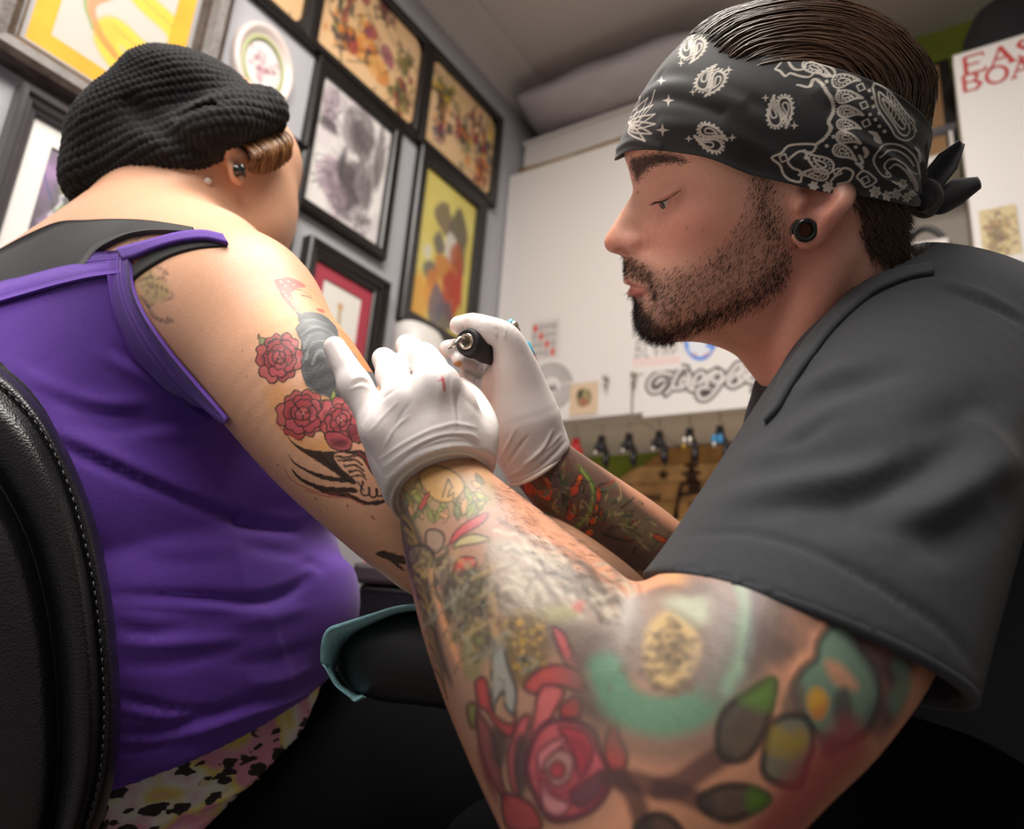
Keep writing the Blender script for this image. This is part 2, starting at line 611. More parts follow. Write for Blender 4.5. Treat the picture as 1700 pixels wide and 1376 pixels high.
LX, LY, T = EX - WX, BY - EY, 0.08
wall('floor', ((EX + WX) / 2, (BY + EY) / 2, -T / 2), (LX + 2 * T, LY + 2 * T, T), M_FLOOR)
wall('ceiling', ((EX + WX) / 2, (BY + EY) / 2, CEIL + T / 2), (LX + 2 * T, LY + 2 * T, T), M_CEIL)
wall('wall_left', (WX - T / 2, (BY + EY) / 2, CEIL / 2), (T, LY + 2 * T, CEIL), M_WALL)
wall('wall_right', (EX + T / 2, (BY + EY) / 2, CEIL / 2), (T, LY + 2 * T, CEIL), M_WALL)
wall('wall_back', ((EX + WX) / 2, BY + T / 2, CEIL / 2), (LX, T, CEIL), M_GREEN)
wall('wall_front', ((EX + WX) / 2, EY - T / 2, CEIL / 2), (LX, T, CEIL), M_WALL)
# a shallow cove where the picture wall meets the ceiling
V, F = prism([(0, 0), (0.11, 0), (0.11, -0.010), (0.05, -0.016), (0.02, -0.03), (0.0, -0.055)], EY, BY, (WX, 0, CEIL), np.array([(1., 0, 0), (0, 0, 1.), (0, 1., 0)]))
tag(obj('trim_1', V, F, M_CEIL, smooth=False), kind='structure')
V, F = box((WX + 0.007, (BY + EY) / 2, 0.05), (0.014, LY, 0.10), bev=0.003)
tag(obj('baseboard_left', V, F, M_WHITE, smooth=False), kind='structure')

M_DIFF = emit('lamp_diffuser', '#fff4e6', 2.0)
for i, (x, y, sx, sy, w, c) in enumerate(LAMPS):
    t = empty('ceiling_light', (x, y, CEIL - 0.06), ['white framed ceiling light panel above the two people', 'white framed ceiling light panel behind the viewer'][i], 'ceiling light')
    fr = []
    for s in (-1, 1):
        fr.append(box((x + s * (sx / 2 + 0.02), y, CEIL - 0.032), (0.04, sy + 0.08, 0.06), bev=0.004))
        fr.append(box((x, y + s * (sy / 2 + 0.02), CEIL - 0.032), (sx, 0.04, 0.06), bev=0.004))
    V, F = merge(fr); obj('light_frame', V, F, M_WHITE, t, smooth=False)
    V, F = box((x, y, CEIL - 0.05), (sx, sy, 0.01)); obj('diffuser', V, F, M_DIFF, t, smooth=False)
# ================================================================== pictures on the left wall
def sheet(o, u, v, W, H, step, base, th=0.0008):
    """thin printed sheet: grid whose vertex colours take the print; o = lower left corner, returns everything for painting"""
    nu, nv = max(2, int(W / step)), max(2, int(H / step))
    a, b = np.meshgrid(np.linspace(0, W, nu), np.linspace(0, H, nv))
    q = np.stack([a.ravel(), b.ravel()], 1)
    V = np.asarray(o) + q[:, :1] * u + q[:, 1:] * v
    Q = np.array([[i * nu + j, i * nu + j + 1, (i + 1) * nu + j + 1, (i + 1) * nu + j] for i in range(nv - 1) for j in range(nu - 1)])
    C = np.tile(srgb(base), (len(V), 1)).astype(float)
    return V, Q, q, C
M_PRINT = mat('printed_paper', '#ffffff', 0.6, vcol=True)
M_CARD = mat('white_mat_board', '#e9e6e0', 0.8)
M_REDMAT = mat('red_mat_board', '#a83a4a', 0.8)
UW, VW, NW = np.array([0, 1., 0]), np.array([0, 0, 1.]), np.array([1., 0, 0])      # wall axes: along, up, out

def rect_ring(y0, y1, z0, z1, w, prof, m, name, parent, x0=None):
    """mitred moulding round a rectangle; prof = (fraction across the width from outside, height off the wall)"""
    x0 = WX if x0 is None else x0
    rings = []
    for f, h in prof:
        d = f * w
        rings.append(np.array([(x0 + h, y0 + d, z0 + d), (x0 + h, y1 - d, z0 + d), (x0 + h, y1 - d, z1 - d), (x0 + h, y0 + d, z1 - d)]))
    V, F = loft(rings)
    return obj(name, V, F, m, parent, smooth=False)
P_FLAT = [(0, 0), (0, 0.018), (0.12, 0.022), (0.8, 0.020), (0.95, 0.016), (1, 0.012), (1, 0.004)]
P_STEP = [(0, 0), (0, 0.026), (0.1, 0.030), (0.3, 0.029), (0.34, 0.024), (0.6, 0.022), (0.66, 0.017), (0.92, 0.014), (1, 0.010), (1, 0.004)]
P_ROUND = [(0, 0), (0, 0.022), (0.08, 0.031), (0.3, 0.036), (0.6, 0.034), (0.8, 0.026), (0.84, 0.019), (0.92, 0.020), (1, 0.015), (1, 0.004)]

def picture(name, label, y0, y1, z0, z1, w, prof, mframe, mats, art, paint, base, step=0.0028, group='framed pictures on the left wall', rounded=0.0):
    t = empty(name, (WX, (y0 + y1) / 2, z0), label, 'picture frame', group)
    rect_ring(y0, y1, z0, z1, w, prof, mframe, 'frame', t)
    x = WX + 0.006
    V, F = box((x - 0.002, (y0 + y1) / 2, (z0 + z1) / 2), (0.003, y1 - y0 - 1.9 * w, z1 - z0 - 1.9 * w))
    a0, a1, b0, b1 = y0 + w, y1 - w, z0 + w, z1 - w
    for k, (nm, m, mw) in enumerate(mats):
        rect_ring(a0 - 0.002, a1 + 0.002, b0 - 0.002, b1 + 0.002, mw + 0.002, [(0, 0.004), (0, 0.0075 - 0.001 * k), (1, 0.0075 - 0.001 * k), (1, 0.004)], m, nm, t)
        a0, a1, b0, b1 = a0 + mw, a1 - mw, b0 + mw, b1 - mw
    if art: a0, a1, b0, b1 = art
    V, Q, q, C = sheet((WX + 0.005, a0, b0), UW, VW, a1 - a0, b1 - b0, step, base)
    k = Ink(q, C, 0.003)
    paint(k, a1 - a0, b1 - b0)
    obj('artwork', V, Q, M_PRINT, t, col=C, smooth=False)
    if rounded:      # black card with rounded window over the sheet
        W_, H_ = a1 - a0, b1 - b0; n = 8; inner = []
        for cx, cy, a in ((W_ - rounded, rounded, -90), (W_ - rounded, H_ - rounded, 0), (rounded, H_ - rounded, 90), (rounded, rounded, 180)):
            for i in range(n):
                th = math.radians(a + 90 * i / (n - 1)); inner.append((cx + rounded * math.cos(th), cy + rounded * math.sin(th)))
        outer = []
        for (x_, y_) in inner:
            outer.append((W_ if x_ > W_ / 2 else 0.0, H_ if y_ > H_ / 2 else 0.0))
        R = [np.array([(WX + 0.0062, a0 + p[0], b0 + p[1]) for p in r]) for r in (outer, inner)]
        V, F = loft(R); obj('corner_card', V, F, M_BLACKWOOD, t, smooth=False)
    return t

def blob(k, x, y, rx, ry, c, a=0.9, seed=0, soft=0.006, n=10):
    r = np.random.default_rng(seed + int(1e4 * abs(x) + 1e3 * abs(y)))
    p = [(x + rx * math.cos(t) * r.uniform(0.7, 1.2), y + ry * math.sin(t) * r.uniform(0.7, 1.2)) for t in np.linspace(0, 2 * math.pi, n, endpoint=False)]
    k.fill(p, c, a, soft=soft)

def p_dragon(k, W, H):
    for i in range(30):
        blob(k, rng.uniform(0, W), rng.uniform(0, H), 0.03, 0.03, '#b9b2aa', 0.35, i, 0.02)
    body = [(0.02, H), (0.05, H * 0.72), (0.10, H * 0.55), (0.17, H * 0.5), (0.185, H * 0.36), (0.14, H * 0.24), (0.085, H * 0.26), (0.075, H * 0.16), (0.11, H * 0.08), (0.15, H * 0.1)]
    k.line(body, 0.046, '#7e9a4a', 0.7, soft=0.006); k.line(body, 0.040, '#e3b42a', 1, soft=0.006)
    for i, p in enumerate(catmull(body, 5)):
        k.line([(p[0] - 0.014, p[1] + 0.006), (p[0] + 0.012, p[1] - 0.004)], 0.003, '#d8952a', 0.8, 0)
    k.line([(0.06, H * 0.42), (0.04, H * 0.3), (0.06, H * 0.18), (0.09, H * 0.12)], 0.014, '#c9772e', 0.8); k.line([(0.052, H * 0.42), (0.03, H * 0.3), (0.05, H * 0.18)], 0.005, '#6d8f3f', 0.9)
    for i in range(14):
        a = i * 0.449
        k.line([(0.19, 0.075), (0.19 + 0.042 * math.cos(a), 0.075 + 0.042 * math.sin(a))], 0.014, ['#e9a3b6', '#f0c9d2', '#d8577f'][i % 3], 0.9, 0, soft=0.006, taper=False)
    k.dot((0.19, 0.075), 0.010, '#e9d8a0'); blob(k, 0.225, 0.06, 0.012, 0.008, '#5c9a4a')
    k.line([(0.1, H * 0.95), (0.16, H * 0.85), (0.2, H * 0.92)], 0.02, '#4f7f8a', 0.8); k.line([(0.14, H), (0.2, H * 0.8), (0.22, H * 0.7)], 0.01, '#a05a6a', 0.6)

def p_creature(k, W, H):
    for i in range(36):
        blob(k, rng.uniform(0.0, W), rng.uniform(0.0, H), 0.016, 0.018, ['#8d6f95', '#6d6470', '#b58ec2', '#5b555c', '#c9a9d2'][i % 5], 0.55, i, 0.012)
    for i, (x, y, c) in enumerate([(0.3, 0.75, '#9ab84a'), (0.35, 0.5, '#7da03a'), (0.5, 0.6, '#e6e2e4'), (0.55, 0.4, '#e4e6ea'), (0.5, 0.45, '#3f6fa0'), (0.3, 0.42, '#6c9a3c'), (0.7, 0.5, '#3a6ea5'), (0.9, 0.62, '#e0602a'), (0.85, 0.4, '#d86a35'), (0.2, 0.25, '#b06cc0'), (0.3, 0.15, '#a864b8'), (0.45, 0.1, '#e08a6a'), (0.6, 0.25, '#8fb84c'), (0.7, 0.7, '#e8e6ea'), (0.55, 0.85, '#a9c860'), (0.8, 0.2, '#c887c8'), (0.9, 0.85, '#9d86a8')]):
        blob(k, x * W, y * H, 0.018, 0.022, c, 0.9, i, 0.006)
    for i in range(22):
        x, y = rng.uniform(0.1, 0.9) * W, rng.uniform(0.1, 0.9) * H
        k.line([(x, y), (x + rng.uniform(-.02, .02), y + rng.uniform(.01, .03)), (x + rng.uniform(-.02, .02), y + rng.uniform(.03, .05))], 0.003, ['#3d5a30', '#57486a', '#3a5a80', '#f0eef0'][i % 4], 0.8)

def p_flash(seed, items):
    def f(k, W, H):
        r = np.random.default_rng(seed)
        for i in range(24): blob(k, r.uniform(0, W), r.uniform(0, H), 0.05, 0.05, ['#d9b184', '#cfa878', '#e0bd92'][i % 3], 0.3, i, 0.03)
        for (x, y, rx, ry, cs) in items:
            x, y = x * W, y * H
            for j in range(26):
                px, py = x + r.normal() * rx * 0.5, y + r.normal() * ry * 0.5
                blob(k, px, py, rx * r.uniform(0.12, 0.32), ry * r.uniform(0.12, 0.3), cs[r.integers(len(cs))], 0.8, j, 0.004, 7)
            for j in range(16):
                px, py = x + r.normal() * rx * 0.5, y + r.normal() * ry * 0.5
                k.line([(px, py), (px + r.normal() * rx * 0.25, py + r.normal() * ry * 0.2), (px + r.normal() * rx * 0.4, py + r.normal() * ry * 0.3)], 0.004, '#3a3230', 0.7)
    return f
OR, RD, GN, BK, YL, PU = '#c97a30', '#8f2f3a', '#6d6a34', '#3b3532', '#c2a02a', '#8a3a5a'

def p_pencil(k, W, H):
    r = np.random.default_rng(5)
    for i in range(60):
        blob(k, r.uniform(0, W), r.uniform(0, H), 0.022, 0.022, ['#cfc8c6', '#b9aeb2', '#e6e2de', '#c4b2bc'][i % 4], 0.4, i, 0.018)
    for (x, y, rx, ry, c) in [(0.16, 0.82, .03, .05, '#a8929e'), (0.15, 0.66, .03, .018, '#3c3538'), (0.55, 0.80, .05, .06, '#7d7476'), (0.62, 0.72, .04, .05, '#5f5658'), (0.88, 0.68, .018, .09, '#5c5456'), (0.5, 0.33, .06, .05, '#50474a'), (0.62, 0.38, .04, .06, '#4a4144'), (0.4, 0.42, .012, .05, '#4a4245'), (0.25, 0.3, .035, .04, '#b29aa6'), (0.5, 0.15, .05, .03, '#6a5f63'), (0.35, 0.2, .04, .03, '#a08c96'), (0.75, 0.4, .03, .06, '#8b8284'), (0.75, 0.12, .03, .04, '#b5adb0')]:
        blob(k, x * W, y * H, rx, ry, c, 0.75, 3, 0.012)
        for j in range(8):
            k.line([(x * W + r.normal() * rx * .6, y * H + r.normal() * ry * .6), (x * W + r.normal() * rx * .6, y * H + r.normal() * ry * .6), (x * W + r.normal() * rx * .6, y * H + r.normal() * ry * .6)], 0.003, '#4a4347', 0.6, soft=0.003)

def p_abstract(k, W, H):
    """loose shapes in yellow, grey, orange and red"""
    r = np.random.default_rng(9)
    for i in range(40): blob(k, r.uniform(0, W), r.uniform(0, H), 0.05, 0.05, ['#cfc06a', '#d4c878', '#c9b45c'][i % 3], 0.4, i, 0.03)
    blob(k, 0.12 * W, 0.12 * H, 0.05, 0.06, '#d79a45', 0.8, 1, 0.03); blob(k, 0.5 * W, 0.2 * H, 0.06, 0.05, '#d98e3c', 0.7, 1, 0.03)
    for (x, y, rx, ry, c) in [(0.70, 0.62, .045, .10, '#4a4448'), (0.42, 0.76, .035, .05, '#6b5a50'), (0.60, 0.58, .025, .05, '#cfc6bc'), (0.38, 0.55, .022, .035, '#57525a'), (0.30, 0.33, .030, .032, '#5b5660'), (0.72, 0.45, .03, .08, '#a5512e'), (0.52, 0.40, .05, .04, '#b9713a'), (0.35, 0.28, .03, .03, '#c27a3c'), (0.70, 0.26, .05, .07, '#a83a30'), (0.62, 0.10, .04, .04, '#5a545c'), (0.45, 0.12, .03, .06, '#666070'), (0.82, 0.3, .02, .1, '#b23b30'), (0.2, 0.45, .015, .02, '#cdc7bf'), (0.88, 0.12, .02, .05, '#c9b85e')]:
        blob(k, x * W, y * H, rx, ry, c, 0.85, 2, 0.012)

def p_tiny(k, W, H):
    k.line([(W * 0.5, H * 0.35), (W * 0.52, H * 0.55), (W * 0.5, H * 0.75)], 0.010, '#b99a6a', 0.8); k.line([(W * 0.5, H * 0.5), (W * 0.42, H * 0.55)], 0.006, '#9aa05a', 0.8)
    k.dot((W * 0.5, H * 0.78), 0.008, '#c9a070'); k.line([(W * 0.5, H * 0.35), (W * 0.55, H * 0.28)], 0.006, '#a8803a', 0.8)

M_CARVED = mat('carved_brown_frame', '#4a3f39', 0.4, noise=(45, 0.5), bump=(70, 0.6))
M_GREYFR = mat('grey_stepped_frame', '#4b464a', 0.35, noise=(20, 0.1))
M_YELLOWMAT = mat('golden_yellow_mat', '#d9a01c', 0.7, noise=(14, 0.15))
M_SILVER = mat('silver_lip', '#8b8785', 0.4)
picture('picture_frame', 'wide carved brown frame with golden yellow mat and yellow serpent picture', 0.250, 0.594, 1.712, 2.20, 0.050, P_ROUND, M_CARVED, [('lip', M_SILVER, 0.009), ('mat_board', M_YELLOWMAT, 0.030)], None, p_dragon, '#b9b2a8')
picture('picture_frame', 'grey stepped frame with broad white mat and small colourful creature picture', 0.318, 0.585, 1.385, 1.692, 0.031, P_STEP, M_GREYFR, [('mat_board', M_CARD, 0.031)], None, p_creature, '#6f6672', 0.0022)
picture('picture_frame', 'black framed tan flash sheet cut off by the top edge of the photo', 0.600, 0.772, 2.143, 2.445, 0.022, P_FLAT, M_BLACKWOOD, [], None, p_flash(1, [(0.5, 0.5, .08, .08, [OR, RD, BK])]), '#d8b083', rounded=0.035)
picture('picture_frame', 'black framed tan flash sheet with orange figure, between two other tan sheets', 0.773, 1.134, 2.143, 2.445, 0.022, P_FLAT, M_BLACKWOOD, [], None, p_flash(2, [(0.48, 0.5, .09, .12, [OR, OR, RD, BK, '#d9a05a', PU]), (0.2, 0.72, .03, .10, [BK, GN, RD]), (0.85, 0.3, .04, .08, [GN, '#8a7a44', RD]), (0.86, 0.65, .03, .05, [GN, '#7a6a3a']), (0.55, 0.92, .03, .03, [RD, BK]), (0.2, 0.3, .03, .04, [BK, OR])]), '#d8b083', rounded=0.035)
picture('picture_frame', 'black framed tan flash sheet with yellow and maroon figures, next to the cabinet corner', 1.135, 1.476, 2.143, 2.445, 0.022, P_FLAT, M_BLACKWOOD, [], None, p_flash(3, [(0.22, 0.72, .05, .06, [YL, YL, BK, '#7a7430']), (0.2, 0.45, .02, .07, [BK, OR]), (0.55, 0.45, .06, .08, [RD, PU, BK, OR, '#8a8060']), (0.85, 0.55, .04, .10, [BK, '#4a5060', RD, YL]), (0.83, 0.2, .04, .05, [RD, OR]), (0.2, 0.25, .03, .03, [PU, '#77707a']), (0.65, 0.75, .02, .03, [RD])]), '#d6b488', rounded=0.035)
picture('picture_frame', 'black framed grey pencil drawing with mauve shading', 0.805, 1.076, 1.778, 2.138, 0.026, P_FLAT, M_BLACKWOOD, [], None, p_pencil, '#dcd7d4', 0.0024)
picture('picture_frame', 'black stepped frame with red mat round a small white paper', 0.853, 1.095, 1.41, 1.728, 0.037, P_STEP, M_BLACKWOOD, [('mat_board', M_REDMAT, 0.028)], None, p_tiny, '#e6e2da')
picture('picture_frame', 'black framed yellow picture with grey, orange and red shapes', 1.146, 1.440, 1.664, 2.140, 0.036, P_FLAT, M_BLACKWOOD, [], None, p_abstract, '#d0c26c')
picture('picture_frame', 'narrow black frame with red mat half hidden behind the face under the beret', 0.598, 0.812, 1.56, 1.905, 0.016, P_STEP, M_BLACKWOOD, [('mat_board', M_REDMAT, 0.035)], None, p_tiny, '#d9c6c0')

# oval plate
t = empty('oval_plaque', (WX, 0.687, 1.925), 'oval pale plaque with green ring hung beside the pencil drawing', 'plaque')
th = np.linspace(0, 2 * np.pi, 48, endpoint=False)
def oval(s, h): return np.stack([np.full(48, WX + h), 0.687 + 0.069 * s * np.cos(th), 2.018 + 0.092 * s * np.sin(th)], 1)
V, F = loft([oval(1, 0.001), oval(1.0, 0.010), oval(0.96, 0.017), oval(0.86, 0.017), oval(0.80, 0.010), oval(0.72, 0.008)]); obj('rim', V, F, mat('cream_ceramic', '#d8c9c3', 0.35), t)
V, F = loft([oval(0.73, 0.0085), oval(0.70, 0.0105), oval(0.62, 0.0105), oval(0.60, 0.0085)]); obj('green_band', V, F, mat('sage_band', '#a3a878', 0.5), t)
V, Q, q, C = sheet((WX + 0.006, 0.687 - 0.05, 2.018 - 0.065), UW, VW, 0.10, 0.13, 0.002, '#dcd4d2')
k = Ink(q, C, 0.003)
for i in range(30): blob(k, 0.05 + rng.normal() * 0.018, 0.06 + rng.normal() * 0.02, 0.006, 0.006, ['#b98a94', '#c9a0a8', '#9a6a74'][i % 3], 0.7, i, 0.004)
ell_in = ((q[:, 0] - 0.05) / 0.046) ** 2 + ((q[:, 1] - 0.065) / 0.06) ** 2 < 1
Q = Q[ell_in[Q].all(1)]
obj('centre', V, Q, M_PRINT, t, col=C, smooth=False)

# white soap dispenser under the yellow picture, little black hook
t = empty('wall_dispenser', (WX, 1.215, 1.46), 'white plastic dispenser on the wall below the yellow picture', 'dispenser')
rings = []
for z, w, d in [(1.46, 0.060, 0.05), (1.47, 0.068, 0.075), (1.56, 0.072, 0.085), (1.63, 0.072, 0.075), (1.66, 0.062, 0.055), (1.668, 0.045, 0.03)]:
    a = np.linspace(0, np.pi, 14)
    rings.append(np.concatenate([np.stack([WX + 0.001 + d * np.sin(a) ** 0.5, 1.215 - w * np.cos(a), np.full(14, z)], 1)]))
V, F = loft(rings, True, True); obj('housing', V, F, M_WHITE, t)
V, F = box((WX + 0.083, 1.215, 1.50), (0.012, 0.07, 0.03), bev=0.004); obj('push_bar', V, F, mat('pale_grey_plastic', '#c9c4c2', 0.4), t)

# ================================================================== white wall cabinets
M_EDGE = mat('cabinet_shadow_gap', '#b9b0aa', 0.6)
M_UNDER = mat('cabinet_underside', '#cdc4ba', 0.7)
M_METAL = mat('brushed_steel', '#b9b2a8', 0.3, metal=0.9)
def cabinet(x0, x1, z0, z1, label, hx, name='wall_cabinet'):
    t = empty(name, ((x0 + x1) / 2, (FY + BY) / 2, z0), label, 'cabinet', None)
    V, F = box(((x0 + x1) / 2, (FY + 0.02 + BY - 0.002) / 2, (z0 + z1) / 2), (x1 - x0 - 0.002, BY - 0.002 - FY - 0.02, z1 - z0), bev=0.002)
    obj('carcass', V, F, M_UNDER, t, smooth=False)
    V, F = box(((x0 + x1) / 2, FY + 0.009, (z0 + z1) / 2), (x1 - x0 - 0.004, 0.018, z1 - z0 - 0.004), bev=0.002)
    d = obj('door', V, F, M_WHITE, t, smooth=False)
    if hx is not None:
        z = 1.585
        V, F = merge([tube([(hx, FY - 0.001, z + 0.014), (hx, FY - 0.014, z + 0.016)], [0.004, 0.005], 10), sphere((hx, FY - 0.016, z + 0.016), 0.0085, 12, 8), tube([(hx, FY - 0.012, z + 0.012), (hx + 0.001, FY - 0.010, z - 0.016)], [0.003, 0.002], 8)])
        obj('knob', V, F, M_METAL, d)
    return t, d
cab1, door1 = cabinet(WX + 0.003, -0.700, 1.503, 2.300, 'white wall cabinet in the corner with target and letter-grid stickers', -0.765)
cab2, door2 = cabinet(-0.698, -0.270, 1.503, 2.300, 'white wall cabinet with script lettering sticker beside the bearded chin', -0.690)
cab3, door3 = cabinet(0.026, 0.62, 1.20, 2.245, 'tall white cabinet at the right edge with red lettering', None, 'tall_cabinet')
UC, VC, NC = np.array([1., 0, 0]), np.array([0, 0, 1.]), np.array([0, -1., 0])
def cabp(px, py):
    """frame point -> (x, z) on the cabinet fronts"""
    p = on_plane(px, py, (0, FY, 0), np.array([0, 1., 0])); return np.array([p[0], p[2]])
STK = 0.0
def sticker(door, name, pxpts, base, paint, step=0.0016, round_=False):
    A = np.array([cabp(*p) for p in pxpts]); lo, hi = A.min(0), A.max(0)
    global STK; STK += 0.0003
    V, Q, q, C = sheet((lo[0], FY - 0.0012 - STK, lo[1]), UC, VC, hi[0] - lo[0], hi[1] - lo[1], step, base)
    k = Ink(q, C, 0.0016)
    k.to = lambda P_: np.array([cabp(*p) for p in P_]) - lo
    paint(k)
    if round_:
        c = (hi - lo) / 2
        ok = (((q - c) / c) ** 2).sum(1) < 1.0
        Q = Q[ok[Q].all(1)]
    o = obj(name, V, Q, M_PRINT, door, col=C, smooth=False)
    return o
def s_grid(k):
    org = np.array([860., 500.]); s = 6.88
    k.fill([(880, 600), (928, 595), (930, 530), (885, 538)], '#9a928f', 0.25, smooth=False)
    for r_ in range(4):
        for c_ in range(4):
            x = 885.5 + c_ * 10.2 - r_ * 0.9 + 4; y = 546 + r_ * 14.2 - c_ * 1.6
            if r_ == c_:
                k.fill([(x - 3.4 + r_ * 0.4, y - 5.5), (x + 3.6, y - 6), (x + 3.2, y + 5.5), (x - 4, y + 6)], '#c72a22', 0.95, smooth=False)
            else:
                k.line([(x - 3, y - 4), (x - 3.3, y + 4)], 0.0034, '#6a6462', 0.9, 0); k.line([(x + 2.5, y - 4.2), (x + 2.2, y + 3.6)], 0.0034, '#6a6462', 0.9, 0)
                k.line([(x - 3, y + (-4 if (r_ + c_) % 2 else 0)), (x + 2.5, y + (-4.2 if (r_ + 2 * c_) % 3 else 0.4))], 0.0034, '#6a6462', 0.9, 0)
                if (r_ * 3 + c_) % 2: k.line([(x - 3.2, y + 4), (x + 2.2, y + 3.7)], 0.0034, '#6a6462', 0.9, 0)
    k.line([(886, 536), (927, 530), (922, 592), (880, 597), (886, 536)], 0.0018, '#8f8886', 0.6, 0)
sticker(door1, 'letter_grid_sticker', [(879, 529), (931, 600)], '#d8d1cd', s_grid)
def s_rings(k):
    c = np.array([918., 640.])
    th = np.linspace(0, 2 * np.pi, 40)
    for r in (32, 24, 17): pass
    for r, w in ((31.5, 0.016), (24, 0.013), (16.5, 0.012)):
        k.line([(c[0] + r * 0.98 * math.cos(t), c[1] + r * 1.1 * math.sin(t)) for t in th], w * 0.40, '#a39a96', 0.8, 2)
        for e in (-2.7, 2.7):
            k.line([(c[0] + (r + e) * 0.98 * math.cos(t), c[1] + (r + e) * 1.1 * math.sin(t)) for t in th], 0.0019, '#3f3836', 0.9, 2)
    k.fill([(908, 651), (913, 636), (918, 644), (921, 634), (927, 652), (920, 648), (914, 652)], '#6a625f', 0.9, smooth=False)
    k.line([(932, 638), (955, 634)], 0.006, '#cfc6c2', 0.9, 0)
sticker(door1, 'target_sticker', [(883, 601), (953, 679)], '#dad4d0', s_rings, round_=True)
def s_face(k):
    k.fill([(948, 644), (992, 638), (990, 682), (946, 688)], '#cdb295', 1, smooth=False)
    k.fill([(960, 650), (968, 645), (980, 648), (982, 660), (974, 674), (962, 675), (957, 662)], '#8f8454', 0.9); k.fill([(958, 655), (964, 646), (969, 650), (964, 664)], '#33302a', 0.9); k.fill([(960, 668), (972, 660), (978, 668), (970, 676)], '#9a5a48', 0.8); k.line([(976, 650), (982, 660), (978, 672)], 0.003, '#3a3830', 0.8)
sticker(door1, 'small_portrait_sticker', [(948, 638), (992, 687)], '#cdb79c', s_face)
def c7(l): return [(1030 + x / 6.296, 540 + y / 6.296) for x, y in l]
SCR = [[(540, 520), (470, 505), (400, 510), (330, 560), (300, 630), (330, 690), (400, 690), (450, 640), (470, 590), (420, 570), (380, 620)], [(690, 450), (640, 450), (600, 510), (560, 590), (540, 650), (480, 720)], [(540, 650), (600, 660), (660, 640), (700, 590), (670, 550), (630, 600), (650, 655)], [(700, 480), (730, 560), (720, 650), (760, 680)], [(760, 660), (780, 560), (830, 500), (880, 520), (860, 580), (810, 610)], [(860, 590), (900, 560), (930, 520), (1010, 470)], [(900, 640), (930, 560), (1000, 500), (1060, 500), (1060, 570), (1000, 600), (960, 560)],
       [(1060, 590), (980, 700), (900, 770), (830, 760), (810, 690), (860, 650), (940, 680)], [(1060, 590), (1140, 520), (1220, 420), (1270, 410), (1260, 470), (1190, 530), (1130, 600), (1180, 640), (1260, 600)], [(1260, 600), (1240, 520), (1290, 500), (1300, 560), (1250, 600)], [(1300, 560), (1360, 500), (1340, 580), (1400, 590), (1430, 640), (1400, 680)], [(1280, 460), (1360, 470), (1420, 540), (1500, 570), (1560, 600)]]
def s_script(k):
    for l in SCR: k.line(c7(l), 0.0205, '#2e2927', 0.95, 4)
    for l in SCR: k.line(c7(l), 0.0105, '#b5aeaa', 0.98, 4)
    for l in SCR: k.line(c7(l), 0.0030, '#e6e0dc', 0.9, 4)
    k.fill(c7([(360, 640), (430, 600), (500, 575), (440, 630), (380, 660)]), '#2b2523', 0.95); k.fill(c7([(850, 710), (890, 670), (960, 690), (920, 735), (870, 740)]), '#2b2523', 0.95); k.fill(c7([(670, 460), (720, 480), (700, 500)]), '#2b2523', 0.9)
    for l in [[(470, 735), (490, 745)], [(1395, 680), (1410, 695)], [(1010, 462), (1035, 458)]]: k.line(c7(l), 0.004, '#3b2a22', 0.9, 0)
sticker(door2, 'script_lettering_sticker', [(1070, 596), (1290, 672)], '#dad4d0', s_script, 0.0014)
def s_band(k):
    glyph = {'B': [[(0, 0), (0, 1)], [(0, 1), (.7, .9), (.5, .55), (0, .5)], [(0, .5), (.8, .4), (.6, .05), (0, 0)]], 'L': [[(0, 1), (0, 0), (.6, 0)]], 'O': [[(0.35, 0), (0, .5), (.35, 1), (.7, .5), (.35, 0)]], 'N': [[(0, 0), (0, 1), (.7, 0), (.7, 1)]], 'D': [[(0, 0), (0, 1), (.6, .8), (.6, .2), (0, 0)]]}
    for i, ch in enumerate('BLOND'):
        for st in glyph[ch]:
            pts = [(1056 + i * 15 + 11 * a + 2 * b, 594 - 28 * b - 0.10 * (i * 15)) for a, b in st]
            k.line(pts, 0.0044, '#8d8886', 0.9, 0)
    for i in range(18): k.line([(1052 + i * 4.4, 608 - i * 0.3), (1053 + i * 4.4, 598 - i * 0.3)], 0.003, '#e0a09a', 0.7, 0)
    k.line([(1050, 609), (1130, 602)], 0.0025, '#e3a8a2', 0.6, 0); k.line([(1050, 598), (1130, 592)], 0.0025, '#e3a8a2', 0.6, 0)
sticker(door2, 'lettered_strip_sticker', [(1048, 562), (1132, 612)], '#dad4d0', s_band)
def s_round(k):
    c = (1163, 562); th = np.linspace(0, 2 * np.pi, 30)
    k.line([(c[0] + 24 * math.cos(t), c[1] + 34 * math.sin(t)) for t in th], 0.010, '#3f78cf', 0.98, 2)
    k.fill([(1145, 585), (1150, 560), (1163, 545), (1178, 560), (1180, 585)], '#cfd3da', 0.9); k.line([(1150, 590), (1158, 588)], 0.004, '#cf8a3a', 0.9, 0); k.line([(1168, 590), (1178, 588)], 0.004, '#cf7a4a', 0.9, 0); k.fill([(1172, 575), (1182, 560), (1186, 580)], '#4a82d8', 0.9)
sticker(door2, 'round_blue_sticker', [(1136, 526), (1192, 598)], '#dfe0e4', s_round, round_=True)
